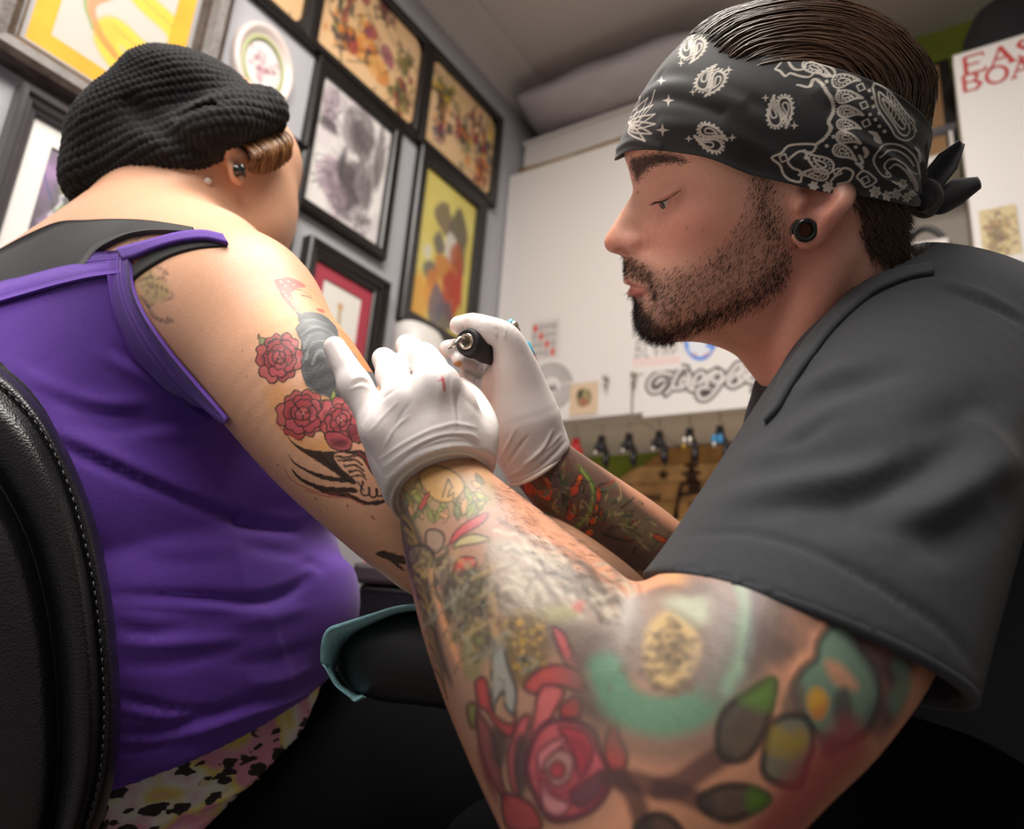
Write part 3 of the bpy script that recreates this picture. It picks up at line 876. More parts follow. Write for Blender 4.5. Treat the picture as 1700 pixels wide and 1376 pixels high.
# red serif capitals on the tall cabinet
M_RED = mat('red_vinyl_letters', '#b5302c', 0.5)
SER = {'E': [((0, 0), (0, 1), .18), ((0, 1), (.75, 1), .10), ((0, .52), (.55, .52), .09), ((0, 0), (.78, 0), .10), ((.75, 1), (.75, .84), .08), ((.78, 0), (.78, .18), .08)], 'A': [((.05, 0), (.45, 1), .09), ((.45, 1), (.88, 0), .19), ((.2, .36), (.72, .36), .08), ((-.06, 0), (.2, 0), .07), ((.70, 0), (1.02, 0), .07)],
       'S': [((.7, .82), (.55, .97), .10), ((.55, .97), (.25, .97), .10), ((.25, .97), (.12, .78), .15), ((.12, .78), (.3, .58), .16), ((.3, .58), (.6, .42), .18), ((.6, .42), (.72, .22), .16), ((.72, .22), (.55, .03), .13), ((.55, .03), (.2, .03), .10), ((.2, .03), (.1, .2), .10)], 'T': [((.42, 0), (.42, 1), .18), ((0, 1), (.85, 1), .10), ((0, 1), (0, .84), .08), ((.85, 1), (.85, .84), .08), ((.25, 0), (.6, 0), .07)],
       'B': [((0.05, 0), (0.05, 1), .18), ((0.05, 1), (.5, 1), .09), ((.5, 1), (.68, .78), .15), ((.68, .78), (.5, .53), .13), ((0.05, .53), (.55, .53), .08), ((.5, .53), (.78, .28), .16), ((.78, .28), (.55, 0), .15), ((0.05, 0), (.55, 0), .09)], 'O': [((.5 + .45 * math.cos(a), .5 + .5 * math.sin(a)), (.5 + .45 * math.cos(a + .45), .5 + .5 * math.sin(a + .45)), .09 + .08 * abs(math.cos(a + .2))) for a in np.arange(0, 6.28, .4488)]}
def letters(word, x, z, h, parent, adv):
    """raised serif capitals cut from vinyl: each letter one part"""
    for ch in word:
        parts = []
        for a, b, w in SER[ch]:
            a, b = np.array(a) * h, np.array(b) * h; d = b - a; L = np.linalg.norm(d); d = d / L; n_ = np.array([-d[1], d[0]]) * w * h / 2
            e = d * 0.02 * h
            parts.append(prism([a - n_ - e, b - n_ + e, b + n_ + e, a + n_ - e], 0.0, 0.0012 + 0.0002 * rng.random(), (x, FY - 0.0002, z), np.stack([UC, VC, NC])))
        V, F = merge(parts); obj('red_letter', V, F, M_RED, parent, smooth=False)
        x += adv[ch] * h
ADV = dict(E=0.98, A=1.02, S=0.9, T=1.0, B=0.98, O=1.12)
p = cabp(1604, 122); letters('EAST', p[0], p[1] - 0.004, 0.044, door3, ADV)
p = cabp(1602, 150); letters('BOA', p[0] - 0.002, p[1] - 0.004, 0.040, door3, ADV)
def s_tan(k):
    for i in range(70):
        x, y = 1659 + rng.normal() * 13, 392 + rng.normal() * 16
        k.fill([(x + 5 * math.cos(t) * rng.uniform(.5, 1.3), y + 5 * math.sin(t) * rng.uniform(.5, 1.3)) for t in np.linspace(0, 6.28, 7)[:-1]], ['#a8905c', '#9a6a54', '#7d6a5c', '#b29a62', '#8a7a50'][i % 5], 0.6)
    for i in range(24):
        x, y = 1659 + rng.normal() * 12, 392 + rng.normal() * 15
        k.line([(x, y), (x + rng.normal() * 6, y + rng.normal() * 6), (x + rng.normal() * 7, y + rng.normal() * 8)], 0.002, '#6a5a4c', 0.7)
sticker(door3, 'tan_flash_sticker', [(1624, 352), (1698, 432)], '#cdb98d', s_tan)
def c8(l): return [(1500 + x / 8.5, 340 + y / 8.5) for x, y in l]
def s_words(k):
    for l in [[(1320, 890), (1290, 900), (1290, 930), (1330, 920)], [(1370, 850), (1345, 950)], [(1420, 810), (1400, 900), (1450, 880), (1440, 910)], [(1400, 850), (1440, 840)], [(1480, 810), (1475, 890), (1510, 860), (1520, 890)], [(1550, 860), (1540, 890), (1580, 880), (1590, 840), (1550, 860)], [(1620, 810), (1625, 870)], [(1660, 800), (1650, 860), (1690, 840)]]:
        k.line(c8(l), 0.0030, '#8d8486', 0.85, 3)
    k.fill(c8([(1450, 1030), (1520, 960), (1600, 950), (1680, 1000), (1690, 1080), (1560, 1060)]), '#d9cfd2', 0.9); k.line(c8([(1440, 1010), (1500, 960), (1600, 945)]), 0.004, '#9a7a82', 0.7); k.fill(c8([(1660, 1000), (1700, 980), (1700, 1060), (1670, 1050)]), '#7a3a52', 0.7)
sticker(door3, 'lettered_sticker', [(1648, 430), (1740, 475)], '#dad4d0', s_words)

# ---------------------------------------------------------------- on top of the cabinets
t = empty('storage_box', (-0.72, 1.72, 2.302), 'long white box lying on the corner cabinet under the pillow', 'box')
V, F = box((-0.72, 1.73, 2.378), (0.78, 0.26, 0.112), bev=0.006); obj('tray', V, F, M_WHITE, t, smooth=False)
V, F = box((-0.72, 1.73, 2.440), (0.79, 0.27, 0.014), bev=0.003); obj('lid', V, F, M_WHITE, t, smooth=False)
V, F = box((-0.72, 1.73, 2.312), (0.70, 0.18, 0.020), bev=0.003); obj('foot', V, F, M_DARKPL, t, smooth=False)
V, F = tube(catmull([(-1.10, 1.575, 2.318), (-0.95, 1.580, 2.316), (-0.72, 1.586, 2.324), (-0.45, 1.59, 2.316)], 6), 0.013, 10)
tag(obj('paper_roll', V, F, mat('kraft_paper', '#8a6d45', 0.8, noise=(20, 0.3))), 'thin rolled brown paper lying on the cabinet edge', 'paper roll')
nu, nv = 48, 30; u = np.linspace(-1, 1, nu); v = np.linspace(-1, 1, nv); U_, V_ = np.meshgrid(u, v)
hgt = ((1 - np.abs(U_) ** 3.0) * (1 - np.abs(V_) ** 2.6)) ** 0.55
wr = 0.006 * np.sin(9 * U_ + 3 * V_) * (1 - hgt) + 0.003 * value_noise(np.stack([U_.ravel(), V_.ravel()], 1) * 0.5, 0.1, 4).reshape(U_.shape)
xx = -0.775 + 0.33 * U_ * (1 - 0.06 * V_ ** 2); yy = 1.645 + 0.165 * V_ * (1 - 0.06 * U_ ** 2)
top = np.stack([xx, yy, 2.516 + 0.066 * hgt + wr - 0.008 * U_], -1).reshape(-1, 3); bot = np.stack([xx, yy, 2.516 - 0.060 * hgt + wr - 0.008 * U_], -1).reshape(-1, 3)
bot[:, 2] = np.maximum(bot[:, 2], 2.4485)
G = [[i * nu + j, i * nu + j + 1, (i + 1) * nu + j + 1, (i + 1) * nu + j] for i in range(nv - 1) for j in range(nu - 1)]
bd = [j for j in range(nu)] + [i * nu + nu - 1 for i in range(1, nv)] + [(nv - 1) * nu + j for j in range(nu - 2, -1, -1)] + [i * nu for i in range(nv - 2, 0, -1)]
n_ = nu * nv
F = G + [[x + n_ for x in f[::-1]] for f in G] + [[bd[k + 1 - len(bd)], bd[k], bd[k] + n_, bd[k + 1 - len(bd)] + n_] for k in range(len(bd))]
tag(obj('pillow', np.concatenate([top, bot]), F, mat('white_pillow_cotton', '#c9c5c9', 0.9, bump=(200, 0.2))), 'plain white pillow lying on top of the cabinet near the ceiling', 'pillow')
t = empty('black_hat', (0.14, 1.70, 2.247), 'round black hat on top of the tall white cabinet', 'hat')
V, F = lathe((0.14, 1.70, 2.247), (0, 0, 1), [(0, 0.10), (0.004, 0.135), (0.009, 0.134), (0.012, 0.10), (0.06, 0.098), (0.13, 0.088), (0.18, 0.066), (0.21, 0.035), (0.218, 0.001)], 32); obj('crown', V, F, mat('black_felt', '#17161a', 0.9), t)
V, F = lathe((0.14, 1.70, 2.262), (0, 0, 1), [(0, 0.0995), (0.0, 0.1015), (0.022, 0.1012), (0.022, 0.0985)], 32); obj('hat_band', V, F, M_DARKPL, t)

# ---------------------------------------------------------------- between the cabinets, behind the bandana
t = empty('wall_shelf', (-0.12, 1.80, 2.10), 'white wall shelf with a grey rail between the cabinets', 'shelf')
V, F = box((-0.122, 1.795, 2.105), (0.288, 0.165, 0.022), bev=0.003); obj('board', V, F, M_WHITE, t, smooth=False)
V, F = tube([(-0.265, 1.725, 2.185), (0.022, 1.725, 2.185)], 0.011, 12); obj('rail', V, F, mat('grey_rail', '#8b8a94', 0.35, metal=0.5), t)
for x in (-0.25, 0.01):
    V, F = box((x, 1.76, 2.145), (0.008, 0.08, 0.085), bev=0.002); obj('bracket', V, F, M_WHITE, t, smooth=False)
t = empty('picture_frame', (-0.10, 1.84, 2.118), 'small brown painted panel with black edge standing on the white shelf', 'picture frame')
V, F = box((-0.10, 1.846, 2.295), (0.25, 0.014, 0.355), bev=0.003); obj('frame', V, F, M_BLACKWOOD, t, smooth=False)
V, Q, q, C = sheet((-0.215, 1.8385, 2.13), UC, VC, 0.215, 0.33, 0.003, '#a87f52'); k = Ink(q, C, 0.004)
for i in range(26): blob(k, 0.11 + rng.normal() * 0.05, 0.15 + rng.normal() * 0.05, 0.014, 0.012, ['#7a3a38', '#6a5040', '#8a6a48', '#59463c'][i % 4], 0.6, i, 0.006)
obj('artwork', V, Q, M_PRINT, t, col=C, smooth=False)
V, F = box((-0.12, 1.871, 2.02), (0.29, 0.012, 0.15), bev=0.002)
tag(obj('wall_panel', V, F, mat('grey_panel', '#9d948c', 0.7)), 'plain grey panel fixed under the white shelf', 'panel')
V, F = merge([box((-0.06, 1.74, 1.84), (0.09, 0.10, 0.10), bev=0.006)])
t = empty('desk_lamp', (-0.06, 1.74, 1.55), 'white box lamp with black curved arm behind the shirt collar', 'lamp')
obj('lamp_head', V, F, M_WHITE, t, smooth=False)
V, F = tube(catmull([(-0.11, 1.72, 1.90), (-0.06, 1.70, 1.925), (-0.02, 1.70, 1.88), (-0.005, 1.71, 1.78), (-0.02, 1.74, 1.60)], 6), 0.007, 10); obj('arm', V, F, M_DARKPL, t)
V, F = lathe((-0.06, 1.75, 1.50), (0, 0, 1), [(0, 0.07), (0.02, 0.07), (0.03, 0.03), (0.10, 0.012)], 20); obj('base', V, F, M_DARKPL, t)

# ---------------------------------------------------------------- worktop under the cabinets, plank map on the wall
t = empty('counter', (0, 1.62, 0), 'long unseen counter along the back wall, top made white to bounce light', 'counter')
V, F = box((0.40, 1.60, 1.02), (3.04, 0.54, 0.04), bev=0.006); obj('worktop', V, F, mat('counter_bounce_white', '#dcd6ce', 0.4), t, smooth=False)  # hidden worktop, made white to bounce light up under the cabinets
V, F = box((0.40, 1.63, 0.50), (3.0, 0.48, 0.99), bev=0.004); obj('front_panel', V, F, mat('counter_front', '#58504a', 0.6), t, smooth=False)
M_PLANK = [mat('stained_plank_%s' % n, c, 0.6, noise=(18, 0.35)) for n, c in (('ochre', '#c2935a'), ('tan', '#cda469'), ('brown', '#b08448'))]
M_BURN = mat('burnt_wood_mark', '#3b2413', 0.8)
t = empty('plank_map', (-0.62, 1.86, 1.045), 'arched wooden plank board with burnt stars and tower hung under the cabinets', 'wall art')
def bkp(px, py): q = on_plane(px, py, (0, 1.855, 0), np.array([0, 1., 0])); return np.array([q[0], q[2]])
left = [bkp(*p) for p in [(975, 900), (990, 850), (1008, 818), (1030, 790), (1052, 778), (1070, 770), (1090, 752), (1112, 742), (1140, 738)]]
lz = np.array([p[1] for p in left]); lx = np.array([p[0] for p in left])
ztop = lz.max(); xr = -0.18
nz_ = 9; zs = np.linspace(1.05, ztop, nz_ + 1)
for i in range(nz_):
    z0, z1 = zs[i], zs[i + 1] - 0.003
    xl = [np.interp(z, lz, lx) if z > lz.min() else lx[0] - 0.02 for z in np.linspace(z0, z1, 4)]
    xrr = [xr - max(0, (z - 1.40)) * 1.4 for z in np.linspace(z0, z1, 4)]
    poly = [(xl[0], z0)] + [(xrr[j], z) for j, z in enumerate(np.linspace(z0, z1, 4))] + [(xl[3 - j], z) for j, z in enumerate(np.linspace(z1, z0, 4))]
    if abs(poly[0][0] - poly[-1][0]) < 1e-9: poly = poly[1:]
    V, F = prism(poly, 0, 0.014 + 0.003 * (i % 2), (0, BY - 0.002, 0), np.stack([UC, VC, NC])); obj('plank', V, F, M_PLANK[i % 3], t, smooth=False)
def burn(pts, closed=True, name='burnt_mark'):
    V, F = prism([bkp(*p) for p in pts], 0.016, 0.0195, (0, BY - 0.002, 0), np.stack([UC, VC, NC])); obj(name, V, F, M_BURN, t, smooth=False)
for cx, cy, r in ((1100, 788, 11), (1199, 783, 10), (1106, 877, 7)):
    burn([(cx + (r if k % 2 == 0 else r * 0.42) * math.sin(k * math.pi / 5), cy - (r if k % 2 == 0 else r * 0.42) * math.cos(k * math.pi / 5)) for k in range(10)], name='burnt_star')
for a in [[(1147, 748), (1149, 766), (1145, 766)], [(1137, 770), (1157, 768), (1160, 773), (1135, 774)], [(1131, 784), (1160, 781), (1164, 786), (1130, 788)], [(1142, 774), (1152, 774), (1152, 782), (1142, 783)], [(1130, 800), (1160, 797), (1163, 803), (1128, 805)], [(1126, 818), (1168, 812), (1172, 818), (1124, 824)], [(1138, 789), (1156, 788), (1157, 797), (1138, 799)], [(1126, 806), (1132, 806), (1122, 860), (1116, 860)], [(1142, 806), (1160, 804), (1162, 812), (1142, 815)], [(1142, 835), (1176, 830), (1176, 835), (1142, 840)], [(1118, 850), (1126, 848), (1124, 862), (1116, 862)], [(1146, 853), (1158, 851), (1157, 862), (1144, 862)]]:
    burn(a)
for i in range(9):
    x = 1026 + i * 8; burn([(x, 821), (x + 4.5, 820.6), (x + 4, 829), (x, 829.4)], name='burnt_letter')
# grey strip of wall right under the cabinets
V, F = box((-0.62, BY - 0.003, 1.497), (1.0, 0.005, 0.012)); tag(obj('trim_2', V, F, M_UNDER, smooth=False), kind='structure')

# ---------------------------------------------------------------- tattoo machines hung on hooks under the cabinets
M_BRASS = mat('brass', '#b08a3c', 0.3, metal=0.9); M_BLKM = mat('black_machine', '#1d1b1d', 0.35, metal=0.3)
def hung(px, body, coil, tip, lab, sc=1.0):
    top = cabp(px, 0); yy = FY + 0.055
    # where the hook meets the underside
    r_ = on_plane(px, 690 - (px - 1050) * 0.10, (0, yy, 0), np.array([0, 1., 0])); x = r_[0]; z0 = 1.503
    t = empty('hanging_tattoo_machine', (x, yy, z0 - 0.105), lab, 'tattoo machine', 'tattoo machines hung under the cabinets')
    V, F = tube(catmull([(x, yy, z0), (x, yy, z0 - 0.018), (x + 0.007, yy, z0 - 0.028), (x + 0.002, yy, z0 - 0.036), (x - 0.004, yy, z0 - 0.030)], 5), 0.0016, 8); obj('hook', V, F, M_METAL, t)
    fr = [(-0.006, 0), (0.008, -0.002), (0.010, -0.020), (0.020, -0.040), (0.022, -0.062), (0.010, -0.066), (0.008, -0.046), (-0.006, -0.044), (-0.010, -0.020)]
    V, F = prism(np.array(fr) * sc, -0.005, 0.005, (x, yy, z0 - 0.030), np.stack([UC, VC, NC])); obj('frame', V, F, body, t, smooth=False)
    for dx in (-0.012, 0.002):
        V, F = lathe((x + dx * sc, yy, z0 - 0.052), (0, 0, -1), [(0, 0.0001), (0, 0.0066), (0.003, 0.0078), (0.018, 0.0078), (0.021, 0.0066), (0.021, 0.0001)], 14); obj('coil', V, F, coil, t)
    V, F = lathe((x + 0.012 * sc, yy, z0 - 0.086), (0.15, 0, -1), [(0, 0.0001), (0, 0.006), (0.004, 0.0085), (0.022 * sc, 0.0085), (0.027 * sc, 0.003), (0.036 * sc, 0.0012)], 14); obj('grip', V, F, M_BLKM, t)
    V, F = sphere((x - 0.010 * sc, yy - 0.010, z0 - 0.078), 0.0072, 12, 8); obj('thumb_screw', V, F, tip, t)
M_REDM = mat('red_enamel', '#b02222', 0.35); M_BLUEM = mat('blue_enamel', '#3a93c8', 0.35)
for px, b_, c_, t_, l_ in [(958, M_REDM, M_REDM, M_BRASS, 'red enamelled tattoo machine, nearest the gloves'), (1000, M_BLKM, M_BLKM, M_METAL, 'plain black tattoo machine next to the red one'), (1045, M_BLKM, M_BLKM, M_METAL, 'black tattoo machine with silver screw, third along the row'), (1095, M_BLKM, M_BLKM, M_METAL, 'black tattoo machine above the left burnt star'),
                           (1145, M_BLKM, M_METAL, M_BRASS, 'grey tattoo machine above the burnt tower'), (1195, M_BLKM, M_BLUEM, M_METAL, 'black tattoo machine with blue coils above the right burnt star'), (1240, M_BLKM, M_BLKM, M_BRASS, 'black tattoo machine with brass screw, nearest the grey shirt')]:
    hung(px, b_, c_, t_, l_)
# ---------------------------------------------------------------- small cart in the gap under the client's arm
def atd(px, py, d): return P(px, py, d)
c0 = P(700, 985, 1.15)
t = empty('utility_cart', (c0[0], c0[1], 0.0), 'dark tray cart with pink folder behind the arm rest', 'cart')
ax_ = np.stack([nrm(np.array([R_RT[0], R_RT[1], 0])), nrm(np.cross([0, 0, 1.], nrm(np.array([R_RT[0], R_RT[1], 0])))), np.array([0, 0, 1.])])
M_CART = mat('dark_purple_plastic', '#3b3136', 0.45)
ctr = P(712, 966, 1.15)
V, F = box(ctr, (0.19, 0.26, 0.028), ax_, 0.006); obj('tray', V, F, M_CART, t, smooth=False)
V, F = box(ctr - np.array([0, 0, 0.10]), (0.17, 0.24, 0.17), ax_, 0.006); obj('cabinet_body', V, F, M_DARKPL, t, smooth=False)
for sx in (-1, 1):
    for sy in (-1, 1):
        p = ctr + ax_[0] * 0.075 * sx + ax_[1] * 0.1 * sy
        V, F = tube([(p[0], p[1], ctr[2] - 0.18), (p[0], p[1], 0.0)], 0.012, 8); obj('leg', V, F, M_DARKPL, t)
V, F = box(ctr + np.array([0, 0, 0.040]), (0.18, 0.18, 0.05), ax_, 0.004)
tag(obj('pink_folder', V, F, mat('pink_card', '#d98a9c', 0.6), smooth=False), 'pink box folder lying on the dark cart', 'folder')
# ================================================================== the man with the bandana: head
from mathutils.kdtree import KDTree

def chart_to(V, N, Q, mask=None):
    """maps frame points to chart coordinates of the surface that stands there"""
    pr = proj(V)
    fc = ((CAM - V) * N).sum(1) > 0
    if mask is not None: fc &= mask
    ii = np.nonzero(fc)[0]
    ii = ii[::max(1, len(ii) // 45000)]
    kd = KDTree(len(ii))
    for j, i in enumerate(ii):
        kd.insert((pr[i, 0], pr[i, 1], 0), j)
    kd.balance()
    def to(pts):
        out = []
        for p in pts:
            r = kd.find_n((p[0], p[1], 0), 5)
            j = [ii[a[1]] for a in r]; dz = pr[j, 2]
            ok = dz < dz.min() + 0.03
            w = np.array([1 / (a[2] + 0.3) for a in r]) * ok
            out.append((np.asarray(Q)[j] * w[:, None]).sum(0) / w.sum())
        return np.array(out)
    return to

man = empty('person', P(1270, 900, 0.62), 'person in grey t-shirt and black paisley bandana leaning in with gloved hands to tattoo', 'person')

HC = P(1270, 320, 0.55)
_r = nrm(ray(1120, 340)); _s0 = -_r
_f0 = nrm(-R_RT - np.dot(-R_RT, _s0) * _s0)
_ph = math.radians(3.5)
H_S = _s0 * math.cos(_ph) - _f0 * math.sin(_ph)       # towards the viewer's side of the head
H_A = -(_f0 * math.cos(_ph) + _s0 * math.sin(_ph))    # backwards
H_B = np.cross(H_S, H_A)                              # up
if np.dot(H_B, R_UP) < 0: H_B = -H_B
H_M = np.stack([H_A, H_B, H_S])

def HL(px, py, z=0.0):
    p = on_plane(px, py, HC + H_S * z, H_S)
    return H_M @ (p - HC)

def HW(L):
    return HC + np.asarray(L) @ H_M

# mid-line contour of the head, (x, y, radius of curvature across in cm)
CONT = [(1036, 255, 4.0), (1042, 276, 3.2), (1047, 297, 1.6), (1051, 318, 0.9), (1040, 338, 0.8), (1025, 361, 0.8), (1012, 382, 0.9), (1004, 397, 1.0),
        (1004, 409, 1.0), (1013, 419, 0.9), (1030, 424, 0.8), (1036, 431, 1.4), (1037, 445, 2.0), (1037.5, 457, 2.2), (1041, 467, 2.2), (1047, 476, 2.2),
        (1050, 484, 2.2), (1051, 491, 2.2), (1058, 498, 2.0), (1056, 511, 2.0), (1058, 527, 2.0), (1063, 543, 2.0), (1073, 557, 2.0), (1089, 566, 2.0), (1110, 568, 2.2),
        (1140, 566, 2.5), (1170, 569, 3.0), (1202, 579, 3.5), (1224, 592, 4.0), (1240, 612, 4.5), (1258, 634, 5.0), (1285, 668, 5.0), (1330, 720, 5.0),
        (1440, 690, 5.0), (1510, 600, 5.0), (1500, 440, 5.0), (1500, 380, 5.0), (1503, 320, 5.5), (1517, 260, 6), (1519, 200, 6.5), (1506, 140, 6.5), (1470, 82, 6.5),
        (1420, 48, 6.5), (1350, 27, 6.5), (1280, 27, 6.5), (1210, 42, 6.0), (1150, 75, 6), (1105, 120, 6), (1070, 175, 5.5), (1048, 225, 5.0)]
FACE = [  # (x, y, half width in mm) of the near side
    (1060, 322, 10), (1066, 345, 12.5), (1052, 362, 10.5), (1040, 385, 10), (1022, 401, 10.5), (1028, 415, 10), (1048, 408, 16.5), (1060, 400, 17.2), (1060, 415, 16.5), (1071, 411, 18),
    (1070, 385, 15.5), (1078, 365, 19), (1088, 412, 28), (1082, 335, 20), (1078, 318, 17), (1066, 300, 14), (1062, 280, 18), (1082, 268, 30), (1110, 262, 42), (1135, 272, 50), (1150, 290, 55),
    (1082, 298, 21.5), (1100, 302, 32), (1122, 300, 43), (1098, 322, 30), (1112, 320, 37), (1126, 318, 42.5), (1140, 314, 47.5), (1158, 318, 54), (1100, 345, 29.5), (1118, 345, 40),
    (1105, 362, 35), (1130, 365, 49), (1160, 355, 57), (1200, 345, 64), (1250, 340, 68.5), (1300, 335, 70),
    (1200, 290, 67), (1250, 270, 71), (1092, 385, 31), (1112, 402, 41.5), (1150, 410, 53), (1200, 410, 59.5), (1250, 408, 63), (1300, 395, 66),
    (1048, 440, 12), (1062, 438, 21), (1085, 432, 30), (1050, 462, 13), (1060, 468, 18), (1076, 478, 24.5), (1090, 470, 32), (1060, 486, 17), (1066, 497, 17.5), (1068, 515, 20), (1085, 500, 29),
    (1088, 525, 29), (1080, 548, 23), (1110, 470, 42), (1112, 505, 39), (1150, 470, 51), (1150, 505, 47), (1200, 465, 57), (1200, 500, 54), (1250, 455, 61), (1290, 440, 63), (1250, 490, 57), (1290, 470, 59),
    (1115, 545, 29), (1110, 558, 22), (1150, 538, 38), (1150, 555, 27), (1200, 522, 46), (1200, 545, 38), (1240, 512, 50), (1235, 545, 43), (1240, 575, 36), (1290, 515, 53), (1290, 570, 50), (1340, 470, 57), (1400, 420, 59),
    (1350, 560, 58), (1420, 540, 59), (1320, 640, 55), (1420, 640, 58), (1460, 440, 50), (1340, 400, 64),
    (1150, 230, 60), (1100, 230, 44), (1075, 235, 32), (1250, 200, 73), (1320, 250, 76), (1380, 210, 78), (1400, 300, 73), (1300, 130, 66), (1200, 140, 61), (1140, 150, 50), (1450, 150, 66), (1470, 250, 63), (1440, 350, 62),
    (1300, 65, 42), (1380, 75, 48), (1220, 85, 42)]

_cp = np.array([HL(x, y)[:2] for x, y, r in CONT]); _cr = np.array([r for *_, r in CONT])
_cc = catmull(np.concatenate([_cp, _cr[:, None]], 1), 2, True)
_t = np.roll(_cc[:, :2], -1, 0) - np.roll(_cc[:, :2], 1, 0)
_n = np.stack([_t[:, 1], -_t[:, 0]], 1); _n /= np.linalg.norm(_n, axis=1)[:, None]
_ctr = HL(1280, 300)[:2]
if ((_cc[:, :2] - _ctr) * _n).sum() < 0: _n = -_n
_outp = _cc[:, :2] + _n * 0.008
_fp = np.array([HL(x, y, z / 1000.) for x, y, z in FACE])
PTS2 = np.concatenate([_cc[:, :2], _outp, _fp[:, :2]]) * 10
VAL2 = np.concatenate([np.zeros(len(_cc)), -2 * _cc[:, 2] * 0.8, (_fp[:, 2] * 100) ** 2])
head_h = tps(PTS2, VAL2, 2e-3)

HLO, HHI = np.array([-0.145, -0.20, -0.098]), np.array([0.145, 0.16, 0.098])
HF = Field(HLO, HHI, 0.00165)
A2, B2 = np.meshgrid(HF.ax[0], HF.ax[1], indexing='ij')
HGRID = head_h(np.stack([A2.ravel(), B2.ravel()], 1) * 10).reshape(A2.shape) * 1e-4      # m^2
ga, gb = np.gradient(HGRID, HF.h)
_z = HF.ax[2][None, None, :]
HF.F = ((_z ** 2 - HGRID[:, :, None]) / np.sqrt(4 * _z ** 2 + (ga ** 2 + gb ** 2)[:, :, None] + 4e-6)).astype(np.float32)

def both(fn):
    for s in (1, -1): fn(s)
def mir(L, s):
    L = np.array(L, float); L[..., 2] *= s; return L

def ear(s):
    def q(px, py, z): return mir(HL(px, py, z / 1000.), s)
    # shell, rim, lobe, tragus, then the bowl of the ear is hollowed
    HF.tube([q(1360, 330, 68), q(1352, 365, 69), q(1342, 388, 70)], [0.011, 0.0105, 0.0085], 0.006, 4, w=np.array([0, 0, 1.]), sc=0.6)
    HF.tube([q(1388, 300, 66), q(1404, 316, 74), q(1403, 332, 80), q(1388, 351, 81), q(1370, 374, 77), q(1354, 396, 74), q(1338, 399, 73), q(1326, 390, 72)],
            [0.006, 0.0062, 0.006, 0.006, 0.0062, 0.0062, 0.0062, 0.005], 0.004, 6, w=np.array([0, 0, 1.]), sc=0.62)
    HF.tube([q(1350, 305, 66), q(1378, 310, 70), q(1386, 328, 74), q(1372, 350, 75)], [0.009, 0.009, 0.009, 0.007], 0.005, 5, w=np.array([0, 0, 1.]), sc=0.6)
    HF.ell(q(1356, 322, 82), [0.0115, 0.0125, 0.009], k=0.003, op='cut')
    HF.tube([q(1336, 315, 80), q(1350, 338, 81)], [0.006, 0.005], 0.003, 1, op='cut')
    HF.ell(q(1329, 337, 73), [0.005, 0.007, 0.004], k=0.004)
    HF.ell(q(1336, 382, 80), [0.0066, 0.0066, 0.02], k=0.001, op='cut')
both(ear)

def face_detail(s):
    def q(px, py, z): return mir(HL(px, py, z / 1000.), s)
    HF.ell(q(1033, 418, 9.5), [0.0068, 0.0034, 0.0050], k=0.002, op='cut')                               # nostril
    HF.tube([q(1064, 392, 20.5), q(1075, 402, 22), q(1075, 416, 22)], [0.0008, 0.0011, 0.0008], 0.003, 4, op='cut')  # wing crease
    # lids: a slit with a thin rim above and a fold over it
    HF.tube([q(1087, 335, 27), q(1100, 333, 33.5), q(1116, 326, 40.5), q(1131, 315, 46)], [0.0006, 0.0014, 0.0016, 0.0006], 0.0008, 5, op='cut')
    HF.tube([q(1086, 332, 25), q(1100, 328, 32), q(1115, 320, 39.5), q(1131, 311, 45.5)], [0.0008, 0.0016, 0.0016, 0.0008], 0.0025, 5)
    HF.tube([q(1084, 318, 24.5), q(1098, 312, 32.5), q(1118, 306, 42.5), q(1136, 306, 49)], [0.0005, 0.0008, 0.0008, 0.0004], 0.0025, 5, op='cut')
    # mouth line
    HF.tube([q(1050, 476.5, 0), q(1056, 477, 15.5), q(1066, 477.5, 21), q(1078, 480, 27)], [0.0009, 0.0010, 0.0010, 0.0008], 0.002, 5, op='cut')
    HF.tube([q(1047, 487, 0), q(1055, 486, 12), q(1072, 482, 21)], [0.0022, 0.0025, 0.0012], 0.004, 5)
    HF.tube([q(1040, 466, 0), q(1048, 468, 11), q(1070, 475, 21)], [0.0018, 0.0020, 0.0010], 0.004, 5)
    # neck tendon from behind the ear to the throat
    HF.tube([q(1385, 430, 55), q(1352, 510, 55), q(1322, 600, 47), q(1325, 670, 36)], [0.010, 0.012, 0.010, 0.008], 0.014, 5)
both(face_detail)

HV, HQ = HF.mesh(2)
del HF.F
HVW = HW(HV); HN = normals(HVW, HQ)

SKIN_M = srgb('#e5b29a')
def px_poly(pts): return np.array([HL(x, y)[:2] for x, y in pts])
def px_poly_z(pts, z): return np.array([HL(x, y, z / 1000.)[:2] for x, y in pts])
HCOL = np.tile(SKIN_M, (len(HV), 1))
ink = Ink(HV[:, :2], HCOL, 0.0015)
for (x, y, z, r, c, a) in [(1130, 380, 50, 0.026, '#c9725f', 0.5), (1180, 390, 57, 0.03, '#c87766', 0.35), (1060, 405, 16, 0.012, '#c46a58', 0.5), (1012, 398, 5, 0.010, '#cd7b68', 0.6),
                           (1095, 345, 30, 0.012, '#b07a6c', 0.35), (1100, 300, 32, 0.012, '#c08570', 0.3), (1330, 480, 58, 0.04, '#c46a55', 0.45), (1300, 600, 50, 0.04, '#c46a55', 0.45), (1380, 350, 78, 0.022, '#cf7f70', 0.55), (1360, 400, 74, 0.02, '#c97a6a', 0.4),
                           (1150, 330, 52, 0.02, '#cf8a74', 0.4)]:
    p = HL(x, y, z / 1000.)[:2]
    d = np.linalg.norm(HV[:, :2] - p, axis=1)
    ink.blend(np.arange(len(HV)), a * np.exp(-(d / r) ** 2), c)
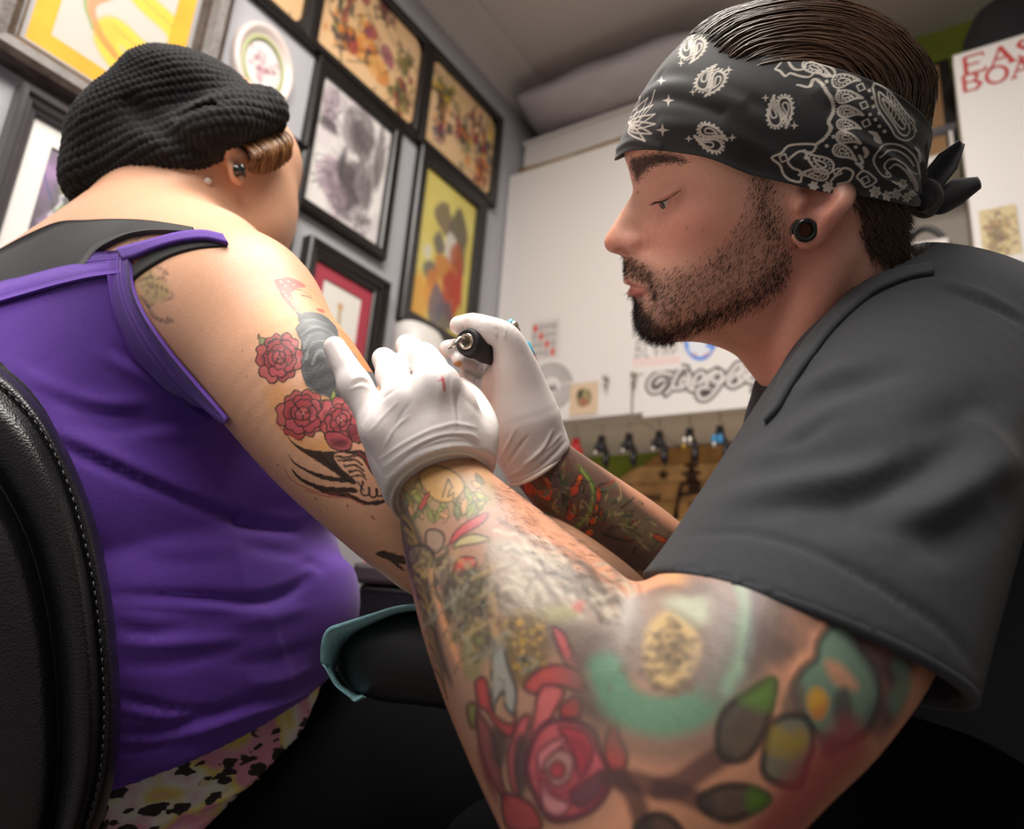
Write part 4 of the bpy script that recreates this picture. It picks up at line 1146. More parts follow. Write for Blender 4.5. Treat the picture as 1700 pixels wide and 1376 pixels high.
# lips
m_ = HV[:, 2]
ink.fill(px_poly_z([(1036, 462), (1046, 466), (1060, 470), (1078, 479), (1060, 478), (1044, 475)], 12), '#a8564e', 0.75, soft=0.002)
ink.fill(px_poly_z([(1044, 479), (1060, 479), (1076, 481), (1066, 490), (1055, 494), (1046, 492)], 12), '#b65a52', 0.8, soft=0.002)
ink.fill(px_poly_z([(1048, 264), (1085, 257), (1115, 260), (1135, 271), (1112, 271), (1085, 273), (1068, 286), (1058, 298), (1051, 282)], 30), '#2c1f19', 0.85, soft=0.003)
# the shadowless dark of whiskers in the skin (stubble is hair colour)
STUB = [([(1244, 285), (1281, 288), (1285, 350), (1312, 420), (1306, 462), (1265, 505), (1200, 540), (1135, 572), (1080, 575), (1055, 545), (1050, 505), (1066, 500), (1085, 505), (1085, 480), (1100, 455), (1150, 445), (1205, 402), (1240, 350)], 55, 0.32),
        ([(1034, 428), (1060, 431), (1082, 445), (1092, 475), (1085, 490), (1076, 472), (1058, 462), (1038, 458)], 18, 0.6),
        ([(1048, 500), (1062, 500), (1085, 520), (1110, 560), (1080, 573), (1055, 545)], 20, 0.32),
        ([(1180, 560), (1260, 520), (1300, 480), (1320, 520), (1270, 580), (1230, 590)], 50, 0.18)]
for poly, z, a in STUB:
    ink.fill(px_poly_z(poly, z), '#4a382f', a, soft=0.012)
for (x, y, z, r) in [(1059, 320, 10, 0.0011), (1166, 381, 53, 0.0008), (1140, 378, 50, 0.0006)]:
    ink.dot(HL(x, y, z / 1000.)[:2], r, '#8a5040', 0.6, 0.001)
# inner ear, nostril
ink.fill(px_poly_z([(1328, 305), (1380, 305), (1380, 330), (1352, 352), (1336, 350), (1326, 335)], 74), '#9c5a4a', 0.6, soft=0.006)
# scalp under the hair
ink.fill(px_poly_z([(1400, 330), (1420, 345), (1440, 400), (1480, 440), (1530, 440), (1560, 200), (1500, 40), (1300, 0), (1100, 100), (1050, 200), (1300, 260)], 50), '#241a15', 0.95, soft=0.01)

M_SKIN = mat('skin', '#d3977b', 0.42, vcol=True, noise=(260, 0.05), bump=(900, 0.12), sss=0.12, spec=0.45)
MAN_PARTS = [(HVW, HQ, HCOL)]

# eyes
M_EYE = mat('eye_white', '#b9a79c', 0.15)
M_IRIS = mat('iris_brown', '#2a1a12', 0.1, coat=0.5)
for s in (1, -1):
    c = HW(mir(HL(1121, 331, 0.0250), s))
    g = nrm(-H_A * 0.8 - H_B * 0.45 + H_S * s * 0.25)
    u = nrm(np.cross(g, H_S)); v = np.cross(g, u)
    V, F = sphere(c, 0.0118, 20, 14, np.stack([u, v, g]))
    e = obj('eye', V, F, M_EYE, man)
    V, F = lathe(c, g, [(0.0098, 0.0056), (0.0112, 0.0050), (0.0121, 0.003), (0.0124, 0.0001)], 16)
    obj('iris', V, F, M_IRIS, e)

# ear plugs: black tunnels
M_PLUG = mat('black_ear_tunnel', '#121714', 0.22, coat=0.4)
for s in (1, -1):
    c = HW(mir(HL(1336, 382, 0.0745), s))
    axs = np.stack([H_A, H_B, H_S * s])
    parts = [torus(c + H_S * s * 0.003, 0.0062, 0.0017, axs), torus(c - H_S * s * 0.005, 0.0066, 0.0018, axs)]
    t = np.linspace(0, 2 * np.pi, 28, endpoint=False)
    rr = [c + H_S * s * d + r * (np.cos(t)[:, None] * H_A + np.sin(t)[:, None] * H_B) for d, r in ((0.0035, 0.0060), (0.0045, 0.0048), (0.001, 0.0046), (-0.007, 0.0046), (-0.007, 0.0062))]
    parts.append(loft(rr))
    V, F = merge(parts)
    tag(obj('ear_tunnel', V, F, M_PLUG, man), 'black ring tunnel in the ear lobe')

# ---------------------------------------------------------------- hairs
def strands(roots, dirs, nrms, lens, rad, bend=0.5, segs=3, jitter=0.25, sides=3):
    """many thin tapered hairs as one mesh (V, F)"""
    n = len(roots); R = rng.normal(size=(n, 3)) * jitter
    d = dirs + R; d /= np.linalg.norm(d, axis=1)[:, None]
    C = [roots]; cur = roots.copy(); st = d * 0.55 + nrms * 0.5
    for k in range(segs):
        w = (k + 1) / segs
        dd = st * (1 - w * bend) + d * (w * bend) * 1.6
        dd /= np.linalg.norm(dd, axis=1)[:, None]
        cur = cur + dd * (lens / segs)[:, None]; C.append(cur)
    C = np.stack(C, 1)
    a = np.cross(d, nrms + 0.01); a /= np.linalg.norm(a, axis=1)[:, None] + 1e-9
    b = np.cross(d, a)
    ang = np.linspace(0, 2 * np.pi, sides, endpoint=False)
    V = []
    for k in range(segs + 1):
        r = rad * (1 - 0.85 * k / segs)
        for t in ang:
            V.append(C[:, k] + (r * np.cos(t))[:, None] * a + (r * np.sin(t))[:, None] * b)
    V = np.stack(V, 1)
    m = (segs + 1) * sides
    base = (np.arange(n) * m)[:, None]
    F = []
    for k in range(segs):
        for j in range(sides):
            j2 = (j + 1) % sides
            F.append(base + np.array([[k * sides + j, k * sides + j2, (k + 1) * sides + j2, (k + 1) * sides + j]]))
    return V.reshape(-1, 3), np.concatenate(F)

def scatter(V, Q, wgt, n):
    """random surface points with vertex weights"""
    ar = np.linalg.norm(np.cross(V[Q[:, 2]] - V[Q[:, 0]], V[Q[:, 3]] - V[Q[:, 1]]), axis=1)
    p = ar * wgt[Q].mean(1); p /= p.sum()
    f = rng.choice(len(Q), n, p=p)
    u, v = rng.random(n)[:, None], rng.random(n)[:, None]
    q = Q[f]
    return (V[q[:, 0]] * (1 - u) * (1 - v) + V[q[:, 1]] * u * (1 - v) + V[q[:, 2]] * u * v + V[q[:, 3]] * (1 - u) * v), f

def weight(polys, base):
    w = np.zeros(len(base))
    for poly, z, a, so in polys:
        A = catmull(px_poly_z(poly, z), 3, True)
        i = np.nonzero((base[:, :2] > A.min(0) - so).all(1) & (base[:, :2] < A.max(0) + so).all(1))[0]
        d = seg_dist(base[i, :2], np.concatenate([A, A[:1]])) * np.where(in_poly(base[i, :2], A), -1, 1)
        w[i] = np.maximum(w[i], a * np.clip(0.5 - d / so, 0, 1))
    return w
M_BEARD = mat('beard_hair', '#2a1f1a', 0.45)
side = [([(1246, 290), (1279, 292), (1284, 350), (1310, 420), (1304, 458), (1263, 500), (1200, 535), (1140, 566), (1100, 573), (1075, 570), (1055, 540), (1050, 505), (1062, 503), (1088, 505), (1092, 470), (1120, 455), (1160, 440), (1205, 402), (1240, 355)], 57, 0.30, 0.014),
        ([(1246, 290), (1279, 292), (1284, 345), (1302, 400), (1285, 400), (1262, 360)], 66, 0.7, 0.006),
        ([(1295, 410), (1310, 420), (1304, 458), (1263, 500), (1200, 535), (1140, 566), (1110, 572), (1110, 548), (1180, 515), (1250, 470)], 52, 0.95, 0.012),
        ([(1050, 503), (1062, 503), (1085, 525), (1115, 550), (1120, 572), (1085, 573), (1062, 556), (1052, 530)], 20, 1.0, 0.006),
        ([(1035, 429), (1060, 432), (1078, 445), (1090, 470), (1094, 500), (1086, 500), (1078, 475), (1060, 463), (1036, 459)], 18, 0.9, 0.005)]
bw = weight(side, HV)
bw *= np.abs(HV[:, 2]) > -1
wb = bw * (HV[:, 1] < HL(1240, 285, 0.05)[1]) * (HV[:, 0] < HL(1315, 440, 0.06)[0])
pts, fi = scatter(HVW, HQ, wb, 9500)
nn = HN[HQ[fi, 0]]
loc = (pts - HC) @ H_M.T
front = np.clip((HL(1140, 500, 0.03)[0] - loc[:, 0]) / 0.03, 0, 1)
low = np.clip((HL(1100, 480, 0.03)[1] - loc[:, 1]) / 0.03, 0, 1)
dirs = -H_B[None] * (0.9 + 0 * front[:, None]) - H_A[None] * (0.35 + 0.1 * front[:, None]) + H_B[None] * 0.2 * low[:, None] * front[:, None]
ln = (0.0038 + 0.0030 * low * (0.4 + 0.6 * front)) * rng.uniform(0.6, 1.3, len(pts))
V, F = strands(pts - nn * 0.0003, dirs, nn, ln, np.full(len(pts), 0.0002), 0.75, 3, 0.25)
tag(obj('beard', V, F, M_BEARD, man), 'short dark full beard', kind='stuff')

ebw = weight([([(1047, 262), (1056, 262), (1085, 255), (1115, 258), (1138, 272), (1112, 273), (1085, 276), (1068, 290), (1058, 302), (1050, 284)], 30, 1.0, 0.003)], HV)
pts, fi = scatter(HVW, HQ, ebw, 3000)
nn = HN[HQ[fi, 0]]
loc = (pts - HC) @ H_M.T
up = np.clip((HL(1080, 270, 0.03)[0] - loc[:, 0]) / 0.015, 0, 1)
dirs = H_A[None] * (1 - 0.6 * up[:, None]) + H_B[None] * (0.15 + 0.75 * up[:, None])
V, F = strands(pts, dirs, nn, 0.0075 * rng.uniform(0.6, 1.2, len(pts)), np.full(len(pts), 0.00036), 0.9, 3, 0.15)
tag(obj('eyebrows', V, F, M_BEARD, man), 'dark thick eyebrows', kind='stuff')
# lashes
L_ = []
for s in (1, -1):
    ll = catmull([mir(HL(x, y, z / 1000.), s) for x, y, z in [(1087, 335, 29), (1100, 333, 35.5), (1116, 326, 42), (1131, 315, 47)]], 20)
    L_.append(ll)
pts = HW(np.concatenate(L_)); sg = np.sign(np.concatenate(L_)[:, 2])[:, None]
dirs = -H_A[None] * 0.9 - H_B[None] * 0.55 + sg * H_S[None] * 0.55
V, F = strands(pts, dirs, dirs, np.full(len(pts), 0.006) * rng.uniform(0.6, 1.1, len(pts)), np.full(len(pts), 0.00022), 0.3, 2, 0.12)
tag(obj('eyelashes', V, F, M_BEARD, man), kind='stuff')

# swept-back hair on top: a solid cap under combed locks
M_HAIR = mat('dark_brown_hair', '#47301f', 0.33, noise=(60, 0.3), spec=0.6)
HTOP = np.array([HL(x, y)[:2] for x, y in [(1105, 140), (1125, 90), (1155, 52), (1207, 22), (1285, 5), (1351, 4), (1416, 17), (1473, 46), (1517, 89), (1540, 130), (1538, 180), (1530, 225), (1522, 270)]])
HTOPc = catmull(HTOP, 10)
hctr = HL(1320, 220)[:2]
def hair_pt(t, q, lift=0.0):
    """t 0..1 front to back along the crest, q -1..1 across"""
    i = t * (len(HTOPc) - 1); i0 = np.clip(np.floor(i).astype(int), 0, len(HTOPc) - 2); f = (i - i0)[:, None]
    p = HTOPc[i0] * (1 - f) + HTOPc[i0 + 1] * f
    sc = np.sqrt(np.clip(1 - q ** 2, 0, 1)) * 0.93 + 0.07
    ab = hctr + (p - hctr) * (sc * (1 + lift))[:, None]
    return np.concatenate([ab, (q * 0.0700 * (1 + lift))[:, None]], 1)
tt = np.linspace(0.0, 1, 60); qq = np.linspace(-0.995, 0.995, 70)
G = np.stack([hair_pt(np.full(70, t), qq, -0.035) for t in tt])
V = HW(G.reshape(-1, 3))
F = np.array([[i * 70 + j, i * 70 + j + 1, (i + 1) * 70 + j + 1, (i + 1) * 70 + j] for i in range(59) for j in range(69)])
hair = obj('hair', V, F, M_HAIR, man); tag(hair, 'dark brown hair combed back over the bandana')
NS = 1900; K = 10
q0 = rng.uniform(-1, 1, NS); q0 = np.sign(q0) * np.abs(q0) ** 0.9
t0 = rng.uniform(0.02, 0.45, NS); t1 = np.minimum(t0 + rng.uniform(0.35, 0.6, NS), 1.0 - 0.12 * rng.random(NS))
lift = rng.uniform(-0.035, 0.012, NS); ph = rng.uniform(0, 6.28, NS)
clump = np.round(q0 * 22) / 22
Cs = []
for k in range(K):
    w = k / (K - 1)
    qk = q0 * (1 - 0.35 * w) + clump * 0.35 * w + 0.012 * np.sin(ph + 5 * w)
    qk = np.clip(qk * (1 + 0.1 * w), -0.99, 0.99)
    Cs.append(hair_pt(t0 + (t1 - t0) * w, qk, lift + 0.012 * np.sin(np.pi * w) + (0.03 * (w ** 4)) * rng.random(NS)))
Cs = HW(np.stack(Cs, 1).reshape(-1, 3)).reshape(NS, K, 3)
Vs = []; rad = rng.uniform(0.00035, 0.0008, NS)
Tn = np.gradient(Cs, axis=1); Tn /= np.linalg.norm(Tn, axis=2)[:, :, None]
out = Cs - HW(np.array([[hctr[0], hctr[1], 0]])); a = np.cross(Tn, out); a /= np.linalg.norm(a, axis=2)[:, :, None]; b = np.cross(a, Tn)
prof = np.sqrt(np.sin(np.pi * np.clip(np.linspace(0.06, 0.985, K), 0, 1)))
for j in range(4):
    th = np.pi / 2 * j
    Vs.append(Cs + (rad[:, None] * prof)[:, :, None] * (math.cos(th) * a * 1.6 + math.sin(th) * b * 0.6))
Vs = np.stack(Vs, 2)
base = (np.arange(NS) * K * 4)[:, None]
F = np.concatenate([base + np.array([[k * 4 + j, k * 4 + (j + 1) % 4, (k + 1) * 4 + (j + 1) % 4, (k + 1) * 4 + j]]) for k in range(K - 1) for j in range(4)])
obj('hair_locks', Vs.reshape(-1, 3), F, M_HAIR, hair)['kind'] = 'stuff'
# cropped hair below the bandana at the nape
nw = weight([([(1410, 320), (1420, 350), (1432, 400), (1455, 425), (1490, 438), (1516, 440), (1518, 330), (1470, 310)], 50, 1.0, 0.008)], HV)
pts, fi = scatter(HVW, HQ, nw, 3600)
nn = HN[HQ[fi, 0]]
V, F = strands(pts, -H_B[None] * 0.9 + H_A[None] * 0.45 + 0 * pts, nn, 0.011 * rng.uniform(0.5, 1.2, len(pts)), np.full(len(pts), 0.00042), 0.7, 2, 0.16)
obj('nape_hair', V, F, M_HAIR, hair)['kind'] = 'stuff'
# ================================================================== bandana: a folded band wrapped round the head, knotted behind
BL = [(1030, 262, 0), (1040, 255, 12), (1056, 250, 24), (1080, 247, 40), (1111, 249, 51), (1176, 262, 66), (1242, 288, 74), (1307, 303, 78), (1372, 318, 78), (1438, 327, 71), (1495, 339, 50), (1530, 345, 0)]
BU = [(1118, 74, 0), (1130, 65, 14), (1145, 60, 24), (1170, 57, 38), (1220, 61, 53), (1285, 76, 65), (1351, 105, 71), (1416, 126, 72), (1473, 153, 66), (1516, 187, 48), (1530, 210, 30), (1538, 240, 0)]
bl = catmull([HL(x, y, z / 1000.)[:2] for x, y, z in BL], 30); bu = catmull([HL(x, y, z / 1000.)[:2] for x, y, z in BU], 30)
def arc_re(A, n):
    s = np.concatenate([[0], np.cumsum(np.linalg.norm(np.diff(A, axis=0), axis=1))]); s /= s[-1]
    return np.stack([np.interp(n, s, A[:, i]) for i in range(A.shape[1])], 1)
bc = HL(1310, 215)[:2]
def band_h(ab): return head_h((bc + (ab - bc) * 0.958) * 10) * 1e-4
NU, NV = 450, 200
vv = np.linspace(0, 1, NV); ss = np.linspace(0, 1, 400)
rows = []
for v in vv:
    cv = arc_re(bl, ss) * (1 - v) + arc_re(bu, ss) * v
    d0 = cv[0] - cv[1]; d1 = cv[-1] - cv[-2]
    ex = np.concatenate([cv[0] + d0[None] * np.arange(25, 0, -1)[:, None] * 1.0, cv, cv[-1] + d1[None] * np.arange(1, 26)[:, None]])
    h = band_h(ex)
    ok = np.nonzero(h > 0)[0]
    a, b = ok.min(), ok.max()
    e0 = ex[a] + (ex[a - 1] - ex[a]) * (h[a] / (h[a] - h[a - 1])) if a > 0 else ex[0]
    e1 = ex[b] + (ex[b + 1] - ex[b]) * (h[b] / (h[b] - h[b + 1])) if b < len(ex) - 1 else ex[-1]
    cv = np.concatenate([[e0], ex[a:b + 1], [e1]])
    z = np.sqrt(np.maximum(np.concatenate([[0], h[a:b + 1], [0]]), 0)) * 1.01 + np.concatenate([[0], np.minimum(0.0018, np.sqrt(np.maximum(h[a:b + 1], 0)) * 0.3), [0]])
    rows.append(arc_re(np.concatenate([cv, z[:, None]], 1), np.linspace(0, 1, NU)))
BG = np.stack(rows)                                   # NV, NU, 3 (near side)
# smooth the sheet lightly, keep its mid-line
for _ in range(6):
    BG[1:-1, 1:-1] = 0.5 * BG[1:-1, 1:-1] + 0.125 * (BG[:-2, 1:-1] + BG[2:, 1:-1] + BG[1:-1, :-2] + BG[1:-1, 2:])
ln_ = np.linalg.norm(np.diff(BG, axis=1), axis=2).mean(0)
SS = np.concatenate([[0], np.cumsum(ln_)]); wid = np.linalg.norm(np.diff(BG[:, NU // 2], axis=0), axis=1).sum()
S2, T2 = np.meshgrid(SS, vv * wid)
du = np.gradient(BG, axis=1); dv = np.gradient(BG, axis=0)
nb = np.cross(du, dv); nb /= np.linalg.norm(nb, axis=2)[:, :, None] + 1e-12
if nb[NV // 2, NU // 2, 2] < 0: nb = -nb
SL = SS[-1]
fold = np.zeros_like(S2)
def crease(s0, t0, s1, t1, w, a, bow=0.0):
    """one soft fold in the cloth between two chart points (fractions)"""
    global fold
    p = catmull([(s0 * SL, t0 * wid), ((s0 + s1) / 2 * SL, ((t0 + t1) / 2 + bow) * wid), (s1 * SL, t1 * wid)], 8)
    q = np.stack([S2.ravel(), T2.ravel()], 1)
    d = seg_dist(q, p).reshape(S2.shape)
    fold += a * np.exp(-(d / w) ** 2)
for (s0, t0, s1, t1, w, a, bow) in [(0.04, 0.42, 0.33, 0.36, 0.004, -0.0016, 0.03), (0.06, 0.52, 0.36, 0.50, 0.005, 0.0015, 0.05), (0.1, 0.66, 0.45, 0.52, 0.005, -0.0013, -0.04), (0.2, 0.2, 0.6, 0.16, 0.005, 0.0012, 0.05),
                                    (0.5, 0.8, 0.96, 0.3, 0.006, 0.0016, 0.06), (0.55, 0.7, 0.98, 0.22, 0.005, -0.0018, 0.05), (0.6, 0.5, 0.985, 0.12, 0.004, 0.002, 0.06), (0.66, 0.35, 0.985, 0.07, 0.004, -0.002, 0.04), (0.72, 0.2, 0.985, 0.04, 0.003, 0.002, 0.02),
                                    (0.8, 0.6, 0.99, 0.18, 0.004, 0.002, 0.06), (0.84, 0.5, 0.99, 0.14, 0.003, -0.002, 0.04), (0.86, 0.75, 0.99, 0.3, 0.004, -0.002, 0.05), (0.3, 0.92, 0.75, 0.85, 0.005, 0.0012, 0.03), (0.02, 0.1, 0.2, 0.03, 0.003, 0.0012, 0.02)]:
    crease(s0, t0, s1, t1, w, a, bow)
edge = 0.0012 * (np.exp(-(T2 / 0.003) ** 2) + np.exp(-((wid - T2) / 0.003) ** 2))
fade = np.clip(np.minimum(S2, SL - S2) / 0.01, 0, 1)
NB = nb * ((fold * fade + edge + 0.0016)[:, :, None]); NB[:, 0, 2] = 0; NB[:, -1, 2] = 0
BG = BG + NB
# pinch the rear end towards the knot
kn = HL(1533, 318)
rear = np.clip((S2 - 0.90 * SL) / (0.10 * SL), 0, 1)[:, :, None] ** 2
BG[:, :, :2] = BG[:, :, :2] + (kn[None, None, :2] - BG[:, :, :2]) * rear * 0.72
BG[:, -1, 2] = 0
near = BG.reshape(-1, 3)
BCOL = np.tile(srgb('#131215'), (len(near), 1)).astype(float)
Qg = np.array([[i * NU + j, i * NU + j + 1, (i + 1) * NU + j + 1, (i + 1) * NU + j] for i in range(NV - 1) for j in range(NU - 1)])
nW = HW(near); NNb = normals(nW, Qg)
if ((CAM - nW) * NNb).sum(1).mean() < 0: Qg = Qg[:, ::-1]; NNb = -NNb
bto = chart_to(nW, NNb, np.stack([S2.ravel(), T2.ravel()], 1))
bi = Ink(np.stack([S2.ravel(), T2.ravel()], 1), BCOL, 0.0004)
PW = '#c6bdb1'
def c4(pts): return bto([(980 + x / 2.2926, y / 2.2926) for x, y in pts])
def tear(cx, cy, ang, L, W, n=14, curl=0.25):
    """outline of a paisley drop; the tip curls"""
    t = np.linspace(0, 1, n, endpoint=False) * 2 * np.pi
    x = np.cos(t) * L / 2; y = np.sin(t) * W / 2 * (0.5 - 0.5 * np.cos(t) * 0.9 + 0.05) * 1.25
    y = y + curl * W * np.clip(x / (L / 2), 0, 1) ** 2
    a = math.radians(ang); c, s = math.cos(a), math.sin(a)
    return [(cx + x[i] * c - y[i] * s, cy + x[i] * s + y[i] * c) for i in range(n)]
def paisley(cx, cy, ang, L, W, lw=0.0013, rim=False, curl=0.25, core=True):
    A = tear(cx, cy, ang, L, W, curl=curl)
    bi.line(c4(A), lw, PW, 1, 3, True)
    if rim:
        B = tear(cx, cy, ang, L * 0.78, W * 0.66, 16, curl)
        for p in B: bi.dot(c4([p])[0], 0.0006, PW)
    if core:
        C = tear(cx - 0.06 * L * math.cos(math.radians(ang)), cy - 0.06 * L * math.sin(math.radians(ang)), ang, L * 0.42, W * 0.34, curl=curl)
        bi.line(c4(C), lw * 0.75, PW, 1, 3, True)
def spark(cx, cy, r, a0=0):
    p = []
    for k in range(8):
        t = math.radians(a0 + 45 * k); rr = r if k % 2 == 0 else r * 0.3
        p.append((cx + rr * math.cos(t), cy + rr * math.sin(t)))
    bi.fill(c4(p), PW, 1, smooth=False)
def diamond(cx, cy, r, hollow=False, a0=20):
    p = [(cx + r * math.cos(math.radians(a0 + 90 * k)), cy + r * math.sin(math.radians(a0 + 90 * k))) for k in range(4)]
    if hollow: bi.line(c4(p + p[:1]), 0.0009, PW, 1, 0)
    else: bi.fill(c4(p), PW, 1, smooth=False)
def twin(cx, cy, ang, sc=1.0):
    a = math.radians(ang); c, s = math.cos(a), math.sin(a)
    for k in (1, -1):
        x, y = cx + k * (-4 * c - 24 * s) * sc * -1, cy + k * (-4 * s + 24 * c) * sc * -1
        an = ang + (0 if k > 0 else 180)
        A = tear(x, y, an, 92 * sc, 50 * sc, 18, 0.35)
        bi.line(c4(A), 0.0014, PW, 1, 3, True)
        B = tear(x, y, an, 108 * sc, 66 * sc, 20, 0.35)
        for p in B: bi.dot(c4([p])[0], 0.0008, PW)
        C = tear(x - 5 * c * sc, y - 5 * s * sc, an, 46 * sc, 22 * sc, 12, 0.3)
        bi.line(c4(C), 0.0009, PW, 1, 3, True)
for m in [(390, 183, 100, 0.98), (458, 306, 110, 1.08), (722, 425, 70, 1.12), (458, 525, 8, 1.08), (590, 150, 160, 0.7)]: twin(*m)
for m in [(345, 240, 14), (527, 266, 16), (270, 307, 18), (390, 350, 15), (297, 382, 24), (667, 372, 16), (776, 478, 18), (275, 495, 26), (375, 528, 16), (540, 524, 18), (308, 190, 12), (765, 253, 9)]: spark(*m)
for p in [(1030, 332), (1042, 400), (1050, 468), (940, 655), (1048, 685), (735, 602)]: diamond(*p, 17, True)
for p in [(900, 310), (945, 345), (1062, 345), (1075, 372), (1078, 405), (1065, 436), (1085, 455), (1100, 430), (1100, 480), (1120, 500), (820, 600), (900, 555), (925, 520), (1130, 660), (1010, 560)]: diamond(*p, 9)
# front flower: petals fanned from the middle of the forehead
for an, L in [(-66, 130), (-52, 125), (-38, 120), (-22, 112), (-4, 105), (16, 95), (38, 85)]:
    cx, cy = 140 + 0.55 * L * math.cos(math.radians(an)), 480 + 0.62 * L * math.sin(math.radians(an))
    paisley(cx, cy, an, L * 0.95, 34, 0.0010, False, 0.0, False)
bi.line(c4([(160, 500), (200, 430), (245, 345)]), 0.0012, PW)
# large border ornaments
for A in [[(705, 262), (728, 235), (745, 190), (775, 192), (800, 205), (795, 222), (768, 214), (752, 228), (775, 262), (812, 262), (822, 240), (862, 236), (915, 256), (932, 282), (900, 292), (862, 272), (835, 292), (800, 290), (760, 278), (742, 290), (722, 270)],
          [(690, 600), (728, 582), (752, 556), (800, 548), (858, 552), (842, 580), (800, 575), (772, 592), (752, 615), (772, 640), (800, 652), (800, 690), (760, 684), (735, 662), (722, 628)],
          [(1080, 318), (1085, 380), (1105, 430), (1140, 480), (1165, 520), (1200, 535), (1232, 518), (1235, 470), (1210, 440), (1180, 400), (1140, 350)],
          [(1098, 350), (1102, 390), (1125, 430), (1155, 470), (1180, 508), (1205, 515), (1216, 490), (1195, 452), (1160, 408), (1125, 370)],
          [(1112, 375), (1122, 405), (1145, 440), (1172, 478), (1190, 492), (1198, 480), (1172, 438), (1140, 398)],
          [(1085, 590), (1110, 555), (1160, 548), (1215, 575), (1245, 620), (1250, 660), (1225, 655), (1195, 625), (1160, 605), (1130, 612), (1120, 640), (1145, 668), (1120, 672), (1090, 640)],
          [(1105, 598), (1130, 575), (1165, 572), (1205, 595), (1232, 632)], [(1140, 640), (1165, 625), (1200, 650), (1225, 690)],
          [(1015, 672), (1040, 650), (1072, 668), (1088, 690), (1050, 712), (1030, 690)], [(915, 690), (960, 640), (1000, 655), (985, 690), (940, 700)]]:
    bi.line(c4(A), 0.0014, PW, 1, 3, len(A) > 5)
sc_ = catmull([(790, 322), (838, 330), (856, 300), (885, 318), (905, 350), (925, 382), (930, 425), (912, 462), (920, 492), (892, 530), (858, 552)], 4)
for i, p in enumerate(sc_[:-1]):
    q = sc_[i + 1]; mx, my = (p[0] + q[0]) / 2 - 9, (p[1] + q[1]) / 2
    bi.line(c4([p, (mx, my), q]), 0.0012, PW, 1, 3)
for (x, y, an, L, W) in [(972, 302, 165, 105, 60), (985, 364, 172, 100, 56), (990, 424, 178, 96, 52), (985, 474, 182, 92, 48), (984, 524, 188, 96, 52), (972, 580, 200, 100, 56)]:
    paisley(x, y, an + 180, L, W, 0.0013, True, 0.3)
paisley(865, 618, 205, 130, 70, 0.0013, True, 0.3); paisley(850, 660, 190, 110, 52, 0.0013, True, -0.3); paisley(865, 262, 20, 120, 50, 0.0012, True, 0.2)
for k in range(9):   # stripes of the woven-looking shield
    x = 1130 + k * 13
    bi.line(c4([(x, 345 + k * 17), (x + 8, 385 + k * 14), (x + 4, 430 + k * 9)]), 0.0011, PW, 1, 3)
for (x, y, r) in [(850, 708, 17), (905, 712, 20), (960, 716, 18), (1085, 730, 22), (1130, 745, 18), (1165, 738, 20), (1205, 752, 17), (1190, 700, 18), (1225, 735, 14)]:
    for k in range(6):
        t = k * math.pi / 3
        bi.line(c4([(x + 0.35 * r * math.cos(t), y + 0.35 * r * math.sin(t)), (x + r * math.cos(t + 0.2), y + r * math.sin(t + 0.2)), (x + 0.6 * r * math.cos(t + 0.9), y + 0.6 * r * math.sin(t + 0.9))]), 0.0012, PW, 1, 3)
    bi.dot(c4([(x, y)])[0], 0.0009, PW)
for A in [[(1040, 560), (1052, 585), (1045, 600)], [(1022, 590), (1035, 612), (1028, 628)], [(1010, 620), (1030, 632), (1035, 645)], [(1060, 500), (1090, 515), (1110, 545)], [(1090, 505), (1085, 530), (1105, 545)], [(1150, 690), (1190, 710), (1175, 725)], [(1205, 640), (1235, 690), (1245, 730)], [(1235, 560), (1252, 620), (1255, 690)]]:
    bi.line(c4(A), 0.0026, PW, 1, 4, taper=True)
# the far side is the same cloth: it mirrors the near one
far = near * np.array([1, 1, -1])
back = near - np.stack([nb[..., 0], nb[..., 1], nb[..., 2]], -1).reshape(-1, 3) * 0.0
fi_ = np.arange(NV * NU).reshape(NV, NU)[np.r_[0:NV - 1:4, NV - 1]][:, np.r_[0:NU - 1:4, NU - 1]]; n0_, n1_ = fi_.shape
Qf = np.array([[i * n1_ + j, i * n1_ + j + 1, (i + 1) * n1_ + j + 1, (i + 1) * n1_ + j] for i in range(n0_ - 1) for j in range(n1_ - 1)])
if Qg[0, 0] != 0: Qf = Qf[:, ::-1]
V = np.concatenate([nW, HW(far[fi_.ravel()])])
Q = np.concatenate([Qg, Qf[:, ::-1] + len(near)])
M_BAND = mat('bandana_cotton', '#131215', 0.75, vcol=True, noise=(500, 0.12), bump=(1500, 0.15), sheen=0.25)
band = obj('bandana', V, Q, M_BAND, man, col=np.concatenate([BCOL, BCOL[fi_.ravel()]]))
tag(band, 'black bandana with white paisley print tied round the head')
md = band.modifiers.new('hem', 'SOLIDIFY'); md.thickness = 0.0012; md.offset = -1
# knot and the two tails
M_BANDK = mat('bandana_cotton_plain', '#131215', 0.75, noise=(400, 0.15), bump=(700, 0.2), sheen=0.25)
K = Field(HL(1500, 370) - np.array([0.02, 0.02, 0.04]), HL(1570, 260) + np.array([0.02, 0.02, 0.04]), 0.0011)
kp = lambda x, y, z: HL(x, y, z / 1000.)
K.tube([kp(1524, 315, 12), kp(1538, 318, 10), kp(1544, 330, 4), kp(1538, 342, -4), kp(1524, 340, -10)], [0.008, 0.009, 0.009, 0.009, 0.008], 0.003, 5)
K.tube([kp(1530, 340, 12), kp(1542, 330, 11), kp(1546, 318, 3), kp(1538, 308, -6)], [0.0055, 0.0065, 0.0065, 0.005], 0.001, 5)
K.tube([kp(1515, 325, 14), kp(1532, 330, 15), kp(1545, 345, 6)], [0.005, 0.006, 0.005], 0.001, 5)
V, Q = K.mesh(2)
obj('knot', HW(V), Q, M_BANDK, band)
